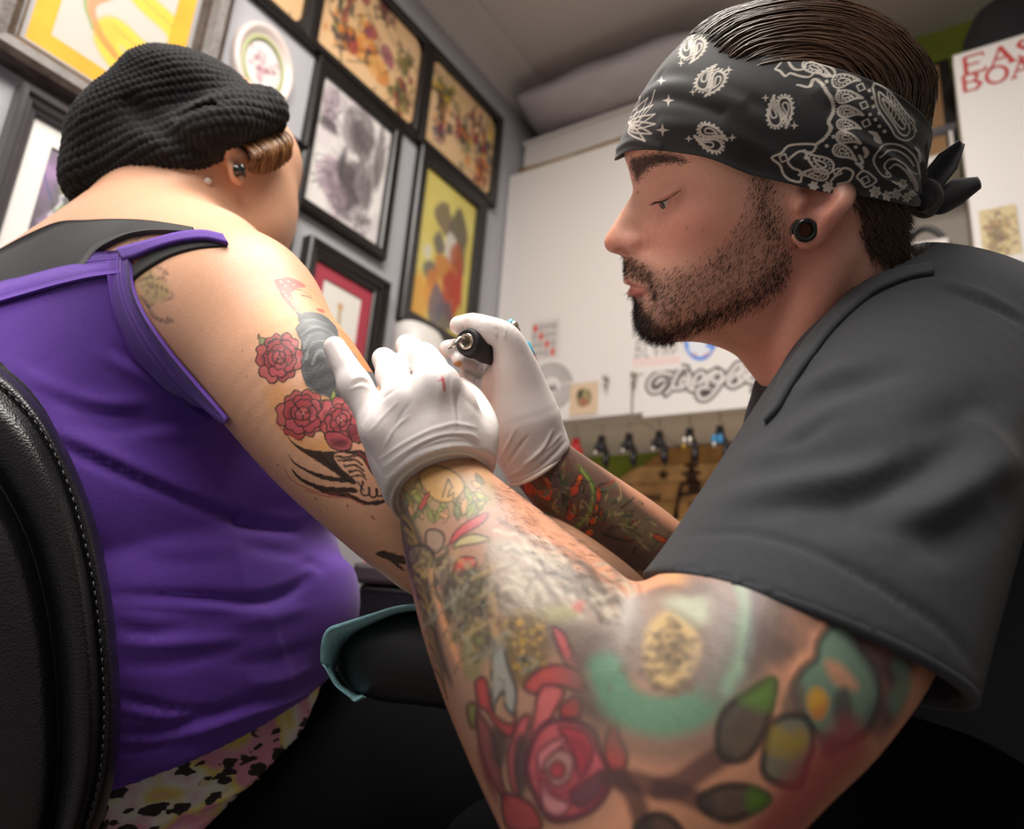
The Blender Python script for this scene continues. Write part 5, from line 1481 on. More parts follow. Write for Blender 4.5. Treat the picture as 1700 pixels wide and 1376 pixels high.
def tail(spine, width, curl, name):
    sp = catmull(np.array([HL(x, y, z / 1000.) for x, y, z in spine]), 8); n = len(sp)
    w_ = np.interp(np.linspace(0, 1, n), np.linspace(0, 1, len(width)), width)
    T = np.gradient(sp, axis=0); T /= np.linalg.norm(T, axis=1)[:, None]
    side_ = np.cross(T, np.array([0, 0, 1.])); side_ /= np.linalg.norm(side_, axis=1)[:, None]
    rings = []
    for i in range(n):
        u = np.linspace(-1, 1, 9)
        top = sp[i] + side_[i] * (u * w_[i])[:, None] + np.array([0, 0, 1.]) * (curl * (u ** 2 - 0.5) * w_[i])[:, None] + np.array([0, 0, 0.0012])
        bot = top[::-1] - np.array([0, 0, 0.0024])
        rings.append(HW(np.concatenate([top, bot])))
    V, F = loft(rings, True, True)
    tag(obj(name, V, F, M_BANDK, band), 'loose end of the knotted bandana')
tail([(1532, 318, 4), (1548, 296, 0), (1570, 268, -4), (1596, 236, -8)], [0.006, 0.0085, 0.0085, 0.0025], 0.9, 'tail')
tail([(1536, 334, 4), (1560, 336, 4), (1592, 318, 2), (1626, 303, 0)], [0.005, 0.0090, 0.0098, 0.0045], -0.5, 'tail')
# ================================================================== the man's near arm, far forearm, shirt
def PX(l): return np.array([P(x, y, d) for x, y, d, *_ in l])
def RX(l): return np.array([w / 2 * d / FPX for x, y, d, w in l])
def bounds(l, m): A = PX(l); r = RX(l)[:, None]; return (A - r).min(0) - m, (A + r).max(0) + m

FORE = [(738, 800, 0.452, 148), (752, 845, 0.440, 176), (776, 890, 0.430, 214), (836, 985, 0.408, 290), (885, 1068, 0.388, 334), (926, 1160, 0.370, 342), (968, 1255, 0.355, 340), (1015, 1362, 0.342, 330), (1062, 1450, 0.335, 300)]
UPPER = [(1062, 1440, 0.335, 300), (1112, 1310, 0.336, 340), (1158, 1230, 0.340, 380), (1215, 1150, 0.348, 405), (1285, 1075, 0.360, 410), (1365, 980, 0.382, 380), (1440, 850, 0.425, 300)]
lo1, hi1 = bounds(FORE, 0.02); lo2, hi2 = bounds(UPPER, 0.02)
AF = Field(np.minimum(lo1, lo2), np.maximum(hi1, hi2), 0.0021)
AF.tube(PX(FORE), RX(FORE), 0.004, 6)
AF.tube(PX(UPPER), RX(UPPER), 0.010, 6)
# brachioradialis near the crease, biceps, point of the elbow
B_ = [(930, 1000, 0.388, 150), (985, 1050, 0.368, 190), (1020, 1130, 0.352, 210), (1050, 1230, 0.345, 220)]
AF.tube(PX(B_), RX(B_), 0.02, 5)
B_ = [(1120, 1130, 0.345, 150), (1140, 1062, 0.36, 165), (1210, 1040, 0.375, 160), (1310, 980, 0.395, 160)]
AF.tube(PX(B_), RX(B_), 0.02, 5)
AV, AQ = AF.mesh(3); del AF.F
_f1 = nrm(P(1015, 1362, 0.342) - P(752, 845, 0.440)); _fn = nrm(np.cross(_f1, P(1285, 1075, 0.360) - P(1112, 1310, 0.336)))
_fn = _fn if np.dot(_fn, R_FW) < 0 else -_fn
AV, AQ = refine(AV, AQ, lambda V: ((V - P(1015, 1362, 0.342)) @ _fn > -0.008) & (proj(V)[:, 0] < 1640), 1)
ACOL = np.tile(srgb('#cf9273'), (len(AV), 1))
MAN_PARTS.append((AV, AQ, ACOL))

FAR = [(905, 775, 0.565, 108), (930, 800, 0.57, 118), (985, 850, 0.58, 140), (1050, 905, 0.595, 158), (1120, 965, 0.61, 165), (1200, 1020, 0.62, 165), (1290, 1040, 0.63, 165)]
lo, hi = bounds(FAR, 0.02)
RF = Field(lo, hi, 0.0026)
RF.tube(PX(FAR), RX(FAR), 0.005, 6)
RV, RQ = RF.mesh(3)
RCOL = np.tile(srgb('#c98c6d'), (len(RV), 1))
MAN_PARTS.append((RV, RQ, RCOL))

# ---------------------------------------------------------------- t-shirt
SLV = [(1255, 1180, 0.362, 560), (1320, 1065, 0.378, 520), (1395, 905, 0.415, 470), (1470, 745, 0.47, 425), (1530, 640, 0.53, 400)]
TOR = [(1440, 580, 0.57, 250), (1520, 600, 0.585, 330), (1620, 720, 0.60, 430), (1720, 900, 0.61, 520), (1800, 1150, 0.62, 560), (1830, 1420, 0.62, 560)]
lo1, hi1 = bounds(SLV, 0.02); lo2, hi2 = bounds(TOR, 0.02)
TF = Field(np.minimum(lo1, lo2), np.maximum(hi1, hi2), 0.0034)
TF.tube(PX(TOR), RX(TOR), 0.02, 6)
YK = [(1500, 520, 0.575, 140), (1560, 545, 0.54, 170), (1640, 590, 0.53, 230), (1740, 680, 0.54, 300)]
TF.tube(PX(YK), RX(YK), 0.05, 6)
TF.tube(PX(SLV), RX(SLV), 0.05, 6)
CH = [(1290, 660, 0.60, 60), (1330, 760, 0.60, 200), (1400, 900, 0.62, 300), (1500, 1100, 0.64, 340), (1560, 1400, 0.64, 360)]
TF.tube(PX(CH), RX(CH), 0.05, 6)
# cut the sleeve open along the hem
h0, h1, h2 = P(1080, 960, 0.395), P(1655, 1230, 0.40), P(1340, 990, 0.285)
hn = nrm(np.cross(h1 - h0, h2 - h0)); hc = P(1330, 1060, 0.378)
if np.dot(hn, P(1100, 1400, 0.34) - hc) < 0: hn = -hn
g = TF.win(h0 * 0 + TF.lo, TF.lo + TF.n * TF.h)
sl, X, Y, Z = g
dpl = (X - h0[0]) * hn[0] + (Y - h0[1]) * hn[1] + (Z - h0[2]) * hn[2]
SLc = PX(SLV); axd = nrm(SLc[0] - SLc[2]); c0 = SLc[1]
rx, ry, rz = X - c0[0], Y - c0[1], Z - c0[2]
ta = rx * axd[0] + ry * axd[1] + rz * axd[2]
rad_ = np.sqrt(np.maximum(rx ** 2 + ry ** 2 + rz ** 2 - ta ** 2, 0))
lim = 0.155
TF.F = np.where(rad_ < lim, np.maximum(TF.F, dpl), TF.F).astype(np.float32)
IN = [(x, y, d, w - 44) for x, y, d, w in SLV[:4]]
IN = [(1190, 1290, 0.35, 540)] + IN
TF.tube(PX(IN)[:4], RX(IN)[:4], 0.0, 3, op='cut')
# neck hole
NKH = [(1395, 330, 0.55, 225), (1420, 480, 0.555, 232), (1440, 560, 0.56, 225), (1450, 600, 0.56, 205)]
TF.tube(PX(NKH), RX(NKH), 0.0, 5, op='cut')
TV, TQ = TF.mesh(3); del TF.F
# ================================================================== latex gloves
M_GLOVE = mat('white_latex', '#efe6e3', 0.36, noise=(30, 0.03), bump=(120, 0.05), sss=0.15, spec=0.5)
M_BEAD = mat('latex_rolled_edge', '#efe4d6', 0.4, sss=0.1)

def groove(V, N, pts, w, amp, side=1):
    """press a crease (amp<0) or raise a tension fold (amp>0) along a line drawn over the surface; w in metres"""
    pr = proj(V); A = catmull(pts, 5) if len(pts) > 2 else np.asarray(pts, float)
    i = np.nonzero((((CAM - V) * N).sum(1) > 0) & (pr[:, :2] > A.min(0) - 40).all(1) & (pr[:, :2] < A.max(0) + 40).all(1))[0]
    if len(i) == 0: return
    t = np.full(len(i), 0.0); d = np.full(len(i), 1e9); m = len(A) - 1
    for k in range(m):
        ab = A[k + 1] - A[k]; L = max(ab @ ab, 1e-9)
        u = np.clip(((pr[i, :2] - A[k]) @ ab) / L, 0, 1)
        dd = np.linalg.norm(pr[i, :2] - A[k] - u[:, None] * ab, axis=1)
        t = np.where(dd < d, (k + u) / m, t); d = np.minimum(d, dd)
    d = d * pr[i, 2] / FPX
    V[i] += N[i] * (amp * np.exp(-(d / w) ** 2) * np.sqrt(np.clip(np.sin(np.pi * np.clip(t, 0.02, 0.98)), 0, 1)))[:, None]

def hand_field(lists, h=0.0018, m=0.015):
    allp = [q for l, *_ in lists for q in l]
    lo, hi = bounds(allp, m)
    return Field(lo, hi, h)

# ---- near (left) hand, back of the hand to the viewer, fingers stretching the skin
L_little = [(634, 712, 0.436, 62), (606, 668, 0.440, 54), (579, 618, 0.446, 47), (556, 577, 0.452, 38)]
L_ring = [(676, 668, 0.436, 64), (657, 636, 0.452, 52), (645, 608, 0.470, 46), (637, 596, 0.482, 40)]
L_mid = [(728, 640, 0.436, 62), (712, 606, 0.458, 56), (690, 588, 0.482, 48), (676, 574, 0.500, 40)]
L_idx = [(756, 676, 0.448, 56), (745, 648, 0.482, 48), (728, 628, 0.51, 42), (708, 612, 0.53, 36)]
L_thumb = [(775, 755, 0.452, 84), (800, 712, 0.462, 58), (785, 668, 0.50, 46), (765, 645, 0.525, 38)]
L_palm = [[(682, 795, 0.448, 84), (655, 755, 0.442, 84), (634, 712, 0.436, 66)], [(705, 790, 0.446, 96), (690, 730, 0.438, 90), (676, 668, 0.436, 66)],
          [(735, 785, 0.446, 100), (735, 710, 0.438, 90), (728, 640, 0.436, 62)], [(765, 780, 0.450, 88), (766, 728, 0.447, 80), (756, 676, 0.448, 56)]]
L_wrist = [(712, 745, 0.444, 150), (728, 800, 0.450, 158), (740, 850, 0.452, 166)]
GF = hand_field([(l,) for l in [L_little, L_ring, L_mid, L_idx, L_thumb, L_wrist] + L_palm])
for l in L_palm: GF.tube(PX(l), RX(l), 0.016, 6)
GF.tube(PX(L_wrist), RX(L_wrist), 0.016, 6)
GF.tube(PX(L_thumb), RX(L_thumb), 0.012, 6)
for l in (L_little, L_ring, L_mid, L_idx):
    GF.tube(PX(l), RX(l), 0.0055, 6)
    k = l[0]; GF.ell(P(k[0], k[1], k[2] - 0.006), k[3] * 0.40 * k[2] / FPX, k=0.012)
# knuckle joints
for x, y, d, w in [(588, 640, 0.442, 50), (651, 624, 0.46, 48), (700, 598, 0.468, 50)]:
    GF.ell(P(x, y, d), w / 2 * d / FPX * 1.02, k=0.006)
# cuff opening
ring = dict(n=P(722, 762, 0.418), f=P(742, 866, 0.484), l=P(650, 838, 0.450), r=P(806, 782, 0.456))
rc = sum(ring.values()) / 4; ru = (ring['r'] - ring['l']) / 2; rv = (ring['n'] - ring['f']) / 2
rnm = nrm(np.cross(ru, rv))
if np.dot(rnm, P(900, 1160, 0.37) - rc) < 0: rnm = -rnm
GF.plane_cut(rc, rnm, 0.0)
GV, GQ = GF.mesh(3)
GV, GQ = subdivide(GV, GQ); GV = smooth_mesh(GV, GQ, 2); GN = normals(GV, GQ)
def g7(l): return [(400 + x / 3.036, 430 + y / 3.036) for x, y in l]
for l, w, a in [([(600, 800), (650, 720), (720, 670), (790, 620)], .0010, .0005), ([(610, 830), (670, 740), (760, 670), (800, 640)], .0009, -.0005), ([(650, 870), (720, 790), (790, 720)], .0008, .0005), ([(560, 640), (610, 615), (650, 630)], .0009, -.0006), ([(555, 610), (600, 595), (640, 610)], .0008, .0005), ([(545, 660), (600, 640), (650, 655)], .0008, .0005),
                ([(720, 950), (780, 850), (850, 790)], .0009, .0006), ([(700, 1010), (820, 930), (960, 860), (1080, 820)], .0009, .0006), ([(720, 1050), (860, 950), (1000, 890), (1140, 880), (1200, 910)], .0010, .0007),
                ([(730, 1090), (860, 985), (1000, 930), (1130, 920), (1220, 960)], .0009, -.0006), ([(745, 1110), (880, 1010), (1010, 955), (1140, 945), (1225, 985)], .0009, .0008), ([(820, 1000), (950, 920), (1080, 890), (1200, 940)], .0008, -.0006),
                ([(1060, 620), (1065, 700), (1075, 780), (1085, 850)], .0012, .0008), ([(1100, 660), (1090, 740), (1100, 830)], .0010, -.0006), ([(980, 860), (1080, 830), (1190, 850)], .0009, .0006), ([(760, 900), (800, 800), (860, 720)], .0009, -.0004),
                ([(1130, 700), (1200, 770), (1260, 850)], .0020, -.0006), ([(870, 560), (890, 640), (900, 740)], .0030, .0006), ([(1040, 560), (1010, 650), (990, 760)], .0030, .0007), ([(700, 490), (735, 480)], .0010, -.0004), ([(690, 520), (740, 510)], .0008, -.0004), ([(620, 900), (660, 990), (720, 1090)], .0012, -.0005)]:
    groove(GV, GN, g7(l), w, a)
    GN = GN
GCOL = np.tile(srgb('#f0e7e4'), (len(GV), 1))
gpr = proj(GV)[:, :2]
gi = Ink(GV @ np.stack([R_RT, R_UP], 1), GCOL, 0.0005, mask=((CAM - GV) * GN).sum(1) > 0)
gi.to = chart_to(GV, GN, gi.Q)
for l, w in [([(1012, 590), (1020, 625), (1026, 668)], 0.0018), ([(1024, 600), (1029, 630)], 0.0010)]:
    gi.line(g7(l), w, '#e0475f', 0.8, taper=True)      # a smear of red ink on the back of the glove
M_GLOVEV = mat('white_latex_inked', '#efe6e3', 0.36, vcol=True, noise=(30, 0.03), bump=(140, 0.06), sss=0.15, spec=0.5)
gl = obj('glove', GV, GQ, M_GLOVEV, man, col=GCOL)
tag(gl, 'white latex glove on the hand stretching the skin')
t = np.linspace(0, 2 * np.pi, 60, endpoint=False)
rb = rc + np.cos(t)[:, None] * ru * 1.0 + np.sin(t)[:, None] * rv * 1.0
rb = np.concatenate([rb, rb[:2]])
V, F = tube(rb, 0.0016, 8, False)
obj('rolled_cuff', V, F, M_BEAD, gl)
# flared skirt of latex between glove and bead
rin = [rc - rnm * 0.012 + (np.cos(t)[:, None] * ru + np.sin(t)[:, None] * rv) * 0.93, rc - rnm * 0.005 + (np.cos(t)[:, None] * ru + np.sin(t)[:, None] * rv) * 0.985, rc + (np.cos(t)[:, None] * ru + np.sin(t)[:, None] * rv) * 1.0]
V, F = loft(rin); o = obj('cuff', V, F, M_GLOVE, gl)
o.modifiers.new('thick', 'SOLIDIFY').thickness = 0.0008

# ---- far (right) hand gripping the machine
R_thumb = [(785, 536, 0.530, 34), (808, 546, 0.527, 44), (838, 560, 0.530, 50), (852, 595, 0.538, 66), (862, 640, 0.547, 88), (872, 690, 0.553, 104)]
R_heel = [(845, 640, 0.562, 90), (862, 700, 0.560, 128), (884, 745, 0.562, 124), (896, 775, 0.565, 112), (905, 790, 0.567, 110)]
R_idx = [(838, 600, 0.585, 50), (822, 556, 0.578, 42), (790, 538, 0.562, 36), (762, 540, 0.548, 32)]
R_mid = [(828, 630, 0.590, 46), (795, 592, 0.588, 38), (765, 580, 0.568, 34), (744, 579, 0.548, 30)]
R_ring = [(826, 655, 0.590, 44), (796, 620, 0.585, 34), (775, 604, 0.566, 28), (761, 597, 0.546, 23)]
R_lit = [(832, 690, 0.590, 42), (806, 655, 0.585, 30), (784, 635, 0.572, 25), (769, 626, 0.556, 20)]
R_lit2 = [(815, 680, 0.585, 28), (795, 655, 0.578, 24), (778, 643, 0.562, 20)]
R_palm = [(835, 610, 0.588, 70), (838, 660, 0.588, 84), (855, 720, 0.582, 96)]
RG = hand_field([(l,) for l in [R_thumb, R_heel, R_idx, R_mid, R_ring, R_lit, R_palm]], 0.0019)
RG.tube(PX(R_palm), RX(R_palm), 0.016, 6)
RG.tube(PX(R_heel), RX(R_heel), 0.014, 6)
RG.tube(PX(R_thumb), RX(R_thumb), 0.010, 6)
for l in (R_idx, R_mid, R_ring, R_lit, R_lit2): RG.tube(PX(l), RX(l), 0.003, 6)
r2 = dict(r=P(942, 740, 0.57), l=P(848, 802, 0.57), n=P(900, 782, 0.538), f=P(888, 755, 0.604))
rc2 = sum(r2.values()) / 4; ru2 = (r2['r'] - r2['l']) / 2; rv2 = (r2['n'] - r2['f']) / 2
rn2 = nrm(np.cross(ru2, rv2))
if np.dot(rn2, P(985, 850, 0.58) - rc2) < 0: rn2 = -rn2
RG.plane_cut(rc2, rn2)
V, Q = RG.mesh(3); N = normals(V, Q)
V, Q = subdivide(V, Q); V = smooth_mesh(V, Q, 2); N = normals(V, Q)
def g8(l): return [(530 + x / 3.823, 500 + y / 3.823) for x, y in l]
for l, w, a in [([(1140, 1010), (1200, 900), (1250, 800)], .0012, .0006), ([(1180, 1060), (1250, 950), (1330, 850)], .0012, -.0007), ([(1200, 1110), (1330, 1030), (1450, 930), (1530, 850)], .0014, .0011), ([(1190, 1135), (1350, 1080), (1480, 980), (1560, 890)], .0013, -.0010), ([(1230, 1090), (1380, 1000), (1500, 880)], .0012, -.0009), ([(1300, 1040), (1420, 930), (1480, 820)], .0014, .0010),
                ([(980, 560), (1000, 460), (1010, 380)], .0012, -.0008), ([(1030, 600), (1050, 480), (1060, 380)], .0014, .0009), ([(1070, 640), (1090, 520), (1100, 420)], .0012, -.0008), ([(1100, 380), (1110, 440), (1095, 500)], .0015, .0010), ([(1110, 170), (1140, 200), (1130, 260)], .0012, -.0006), ([(1150, 150), (1180, 190), (1170, 250)], .0010, .0005)]:
    groove(V, N, g8(l), w, a)
RGC = np.tile(srgb('#f0e7e4'), (len(V), 1))
gi = Ink(V @ np.stack([R_RT, R_UP], 1), RGC, 0.0005, mask=((CAM - V) * N).sum(1) > 0); gi.to = chart_to(V, N, gi.Q)
gi.fill(g8([(848, 405), (880, 378), (905, 385), (900, 410), (870, 428)]), '#c98a1e', 0.85)
gr = obj('glove', V, Q, M_GLOVEV, man, col=RGC)
tag(gr, 'white latex glove on the hand gripping the tattoo machine')
rb = rc2 + np.cos(t)[:, None] * ru2 * (1 + 0.03 * np.sin(5 * t))[:, None] + np.sin(t)[:, None] * rv2
rb = np.concatenate([rb, rb[:2]])
V, F = tube(rb, 0.0018, 8, False); obj('rolled_cuff', V, F, M_BEAD, gr)
# ================================================================== the seated client
wom = empty('person', P(230, 1300, 0.74), 'person in purple tank top and black knitted beret, seated with tattooed arm bared', 'person')
SKIN_W = srgb('#e2ac8c')
# ---- solids shared by skin and shirt
TORSO = [(75, 610, 0.745, 0.105), (98, 650, 0.735, 0.142), (135, 700, 0.725, 0.166), (215, 820, 0.715, 0.176), (212, 897, 0.715, 0.154), (258, 1010, 0.71, 0.181), (238, 1130, 0.71, 0.181), (200, 1260, 0.72, 0.181), (190, 1400, 0.72, 0.18)]
SHO = [(-90, 690, 0.82, 0.085), (20, 640, 0.80, 0.086), (180, 530, 0.72, 0.077), (310, 510, 0.645, 0.076)]
ARM = [(345, 500, 0.605, 190), (405, 545, 0.575, 224), (470, 620, 0.545, 246), (540, 712, 0.525, 232), (610, 795, 0.512, 206), (680, 868, 0.508, 184), (740, 918, 0.515, 166), (800, 918, 0.53, 150), (900, 925, 0.555, 140), (1000, 950, 0.58, 128), (1090, 975, 0.60, 112), (1180, 1000, 0.62, 96)]
def torso_into(Fd, off, deep=0.0):
    p = np.array([P(x, y, d) for x, y, d, r in TORSO]); r = np.array([q[3] for q in TORSO]) + off - deep * np.array([0, 0.3, 1, 1, 1, 1, 1, 1, 1])
    Fd.tube(p, r, 0.03, 5)
    p = np.array([P(x, y, d) for x, y, d, r in SHO]); r = np.array([q[3] for q in SHO]) + off
    Fd.tube(p, r, 0.06, 5)
    # breast and belly rolls on the far right
    for x, y, d, rr in [(440, 798, 0.70, 0.060 - deep), (478, 1000, 0.70, 0.062 - deep), (300, 600, 0.66, 0.075)]:
        Fd.ell(P(x, y, d), rr + off, k=0.03 if y > 700 else 0.05)
# ---- skin
HEADL = [(345, 240, 0.80, 0.092), (400, 335, 0.785, 0.062)]
lo = np.array([P(x, y, d) for x, y, d in [(480, 20, 0.70), (480, 60, 0.9), (-60, 60, 0.8), (-60, 1000, 0.9), (-60, 700, 0.5), (700, 700, 0.5), (480, 800, 0.9), (430, 700, 0.45), (700, 1000, 0.55)]])
WF = Field(np.minimum.reduce([P(740, 930, 0.50), P(1180, 1000, 0.62), P(-40, 200, 0.78), P(-40, 700, 0.6), P(500, 60, 0.78), P(560, 760, 0.52), P(300, 460, 0.5), P(480, 120, 0.9)]) - 0.05,
           np.maximum.reduce([P(740, 860, 0.53), P(1180, 1000, 0.62), P(1000, 950, 0.58), P(-40, 200, 0.78), P(-40, 700, 0.6), P(500, 60, 0.82), P(620, 600, 0.55), P(500, 200, 0.92)]) + 0.05, 0.0028)
torso_into(WF, -0.004, 0.010)
NECK = [(215, 470, 0.755, 0.075), (280, 398, 0.765, 0.080), (330, 320, 0.785, 0.083), (350, 260, 0.80, 0.08)]
WF.tube(np.array([P(x, y, d) for x, y, d, r in NECK]), [q[3] for q in NECK], 0.05, 5)
TRAP = [(140, 522, 0.745, 0.060), (250, 445, 0.715, 0.068), (330, 470, 0.66, 0.066)]
WF.tube(np.array([P(x, y, d) for x, y, d, r in TRAP]), [q[3] for q in TRAP], 0.05, 5)
WF.ell(P(338, 238, 0.805), 0.082, k=0.03)
WF.ell(P(395, 320, 0.795), 0.055, k=0.04)       # cheek
WF.ell(P(420, 375, 0.785), 0.036, k=0.04)       # jaw
WF.ell(P(405, 395, 0.765), 0.028, k=0.03)
WF.ell(P(440, 270, 0.83), 0.036, k=0.03)       # brow side
WF.ell(P(462, 350, 0.82), 0.012, k=0.02)
WF.tube([P(462, 380, 0.815), P(468, 384, 0.83)], [0.005, 0.0045], 0.004, 1)     # lips
WF.tube([P(458, 394, 0.815), P(465, 394, 0.83)], [0.005, 0.004], 0.004, 1)
WF.ell(P(440, 418, 0.815), 0.018, k=0.02)      # chin
WF.tube([P(470, 300, 0.85), P(482, 345, 0.86)], [0.008, 0.008], 0.01, 1)     # tip of the nose beyond
# ear: rim, lobe
WF.tube([P(372, 232, 0.715), P(381, 250, 0.709), P(384, 275, 0.709), P(390, 296, 0.712), P(396, 300, 0.717), P(399, 285, 0.722)], [0.004, 0.0045, 0.0045, 0.0048, 0.0045, 0.004], 0.003, 5)
WF.ell(P(394, 262, 0.722), [0.010, 0.018, 0.010], k=0.006)
WF.ell(P(393, 262, 0.706), [0.006, 0.012, 0.007], k=0.003, op='cut')
A_P = np.array([P(x, y, d) for x, y, d, w in ARM]); A_R = np.array([w / 2 * d / FPX for x, y, d, w in ARM])
WF.tube(A_P, A_R, 0.045, 6)
WF.ell(P(395, 520, 0.59), [0.062, 0.062, 0.062], k=0.04)        # deltoid
WV, WQ = WF.mesh(3); del WF.F
# finer faces where ink goes
def wmask(V):
    p = proj(V)
    return (p[:, 2] < 0.59 - 0.067 * (p[:, 0] - 405) / 275) & (p[:, 0] > 400) & (p[:, 0] < 720) & (p[:, 1] > 440) & (p[:, 1] < 990) & (p[:, 1] > 0.9 * (p[:, 0] - 400) + 330)
WV, WQ = refine(WV, WQ, wmask, 1)
WV, WQ = refine(WV, WQ, lambda V: wmask(V) & (proj(V)[:, 1] < 860) & (proj(V)[:, 0] > 415), 1)
# ---------------------------------------------------------------- tank top
lo = np.minimum.reduce([P(-60, 380, 0.9), P(-60, 1320, 0.9), P(-60, 900, 0.5), P(620, 900, 0.7), P(560, 1320, 0.7), P(560, 1000, 0.5)]) - 0.06
hi = np.maximum.reduce([P(-60, 380, 0.9), P(-60, 1320, 0.9), P(-60, 900, 0.5), P(620, 900, 0.7), P(560, 1320, 0.7), P(420, 420, 0.8), P(560, 1000, 0.9)]) + 0.06
KF = Field(lo, hi, 0.004)
torso_into(KF, 0.0035)
KF.tube(np.array([P(x, y, d) for x, y, d, r in TRAP]), [q[3] + 0.004 for q in TRAP], 0.05, 5)
# arm hole, neckline, hem
KF.tube([P(566, 392, 0.40), P(575, 385, 0.60), P(590, 370, 0.95)], [352 * 0.40 / FPX, 352 * 0.60 / FPX, 330 * 0.95 / FPX], 0.004, 1, op='cut')
n0, n1, n2 = P(-100, 476, 0.70), P(206, 408, 0.64), P(60, 380, 0.9)
nn_ = nrm(np.cross(n1 - n0, n2 - n0)); nn_ = nn_ if np.dot(nn_, R_UP) > 0 else -nn_
KF.plane_cut(n1, nn_, 0.003)
m0, m1, m2 = P(170, 1312, 0.545), P(400, 1252, 0.56), P(536, 1132, 0.67)
hnn = nrm(np.cross(m1 - m0, m2 - m0)); hnn = hnn if np.dot(hnn, R_UP) < 0 else -hnn
KF.plane_cut(m1, hnn, 0.003)
KF.tube([P(420, 884, 0.575), P(500, 888, 0.62), P(570, 895, 0.70), P(590, 900, 0.76)], [0.004, 0.010, 0.014, 0.014], 0.02, 5, op='cut')
KV, KQ = KF.mesh(3); del KF.F
KN = normals(KV, KQ)
def cz(l): return [(x / 1.7285, 580 + y / 1.7285) for x, y in l]
# folds of the jersey: ridges and pinched lines
for l, w, a in [([(160, 262), (300, 330), (450, 400), (600, 460), (700, 490), (850, 520)], .0045, -.0075), ([(150, 240), (300, 300), (450, 370), (620, 440)], .006, .004), ([(330, 350), (480, 420), (620, 465)], .004, .003), ([(560, 430), (640, 470), (720, 500)], .003, -.004),
                ([(320, 705), (450, 712), (600, 715), (720, 722), (820, 700), (880, 660)], .0045, -.0075), ([(330, 730), (450, 745), (560, 750)], .004, -.003), ([(330, 720), (480, 732), (620, 740), (740, 745)], .0045, .004), ([(330, 790), (420, 805), (540, 800)], .0035, -.003), ([(335, 830), (440, 842), (560, 838), (680, 830)], .004, .0035), ([(335, 815), (420, 825), (500, 822)], .003, -.003),
                ([(340, 900), (460, 905), (600, 880), (700, 850)], .005, -.0025), ([(340, 1000), (420, 1020), (520, 1040), (640, 1035)], .004, -.0035), ([(350, 1030), (460, 1045), (560, 1050)], .0035, .003), ([(340, 1110), (450, 1100), (600, 1050), (720, 1010), (830, 990), (910, 940)], .004, -.004), ([(345, 1120), (460, 1125), (600, 1085), (760, 1030), (880, 985)], .004, .0035), ([(345, 1150), (440, 1140), (560, 1110)], .003, -.003),
                ([(120, 110), (220, 160), (340, 190), (450, 190)], .006, -.0035), ([(60, 60), (180, 130), (300, 160), (420, 150)], .006, .003), ([(200, 200), (330, 230), (460, 215), (580, 190)], .005, -.003), ([(300, 20), (420, 80), (520, 150), (640, 190)], .006, .0035), ([(330, 0), (450, 60), (560, 130)], .004, -.003), ([(480, 20), (540, 90), (640, 170)], .004, -.003), ([(400, 240), (520, 240), (640, 215)], .005, .003),
                ([(650, 500), (760, 510), (860, 515)], .005, -.004), ([(700, 560), (800, 580), (870, 590)], .006, -.003), ([(860, 620), (900, 610), (930, 640)], .004, -.003), ([(640, 780), (760, 770), (880, 740)], .006, .003), ([(640, 900), (780, 890), (900, 850)], .006, -.002), ([(700, 960), (800, 950), (900, 910)], .005, .0025), ([(420, 600), (520, 610), (640, 600)], .006, -.0015), ([(400, 560), (560, 580), (680, 560)], .007, .0015)]:
    groove(KV, KN, cz(l), w, a)
KN = normals(KV, KQ)
for l in [[(660, 200), (668, 270), (650, 350), (622, 430)], [(650, 480), (675, 560), (695, 640), (705, 715)], [(725, 730), (775, 770), (800, 850), (828, 930), (815, 990)]]:      # side seam
    groove(KV, KN, cz(l), .0016, .0016)
groove(KV, KN, [(0, 481), (100, 446), (205, 434)], .0014, -.0012)
groove(KV, KN, [(205, 440), (212, 480), (232, 545), (275, 610), (330, 665)], .0014, -.0012)
groove(KV, KN, [(170, 1296), (300, 1278), (420, 1228), (500, 1158)], .0016, -.0012)
KV = smooth_mesh(KV, KQ, 1)
M_PURPLE = mat('purple_jersey', '#5b2f9a', 0.8, noise=(260, 0.08), bump=(1100, 0.22), sheen=0.15)
tank = obj('tank_top', KV, KQ, M_PURPLE, wom)
tag(tank, 'purple ribbed jersey tank top')
M_STITCH = mat('lilac_thread', '#7d59b8', 0.8)

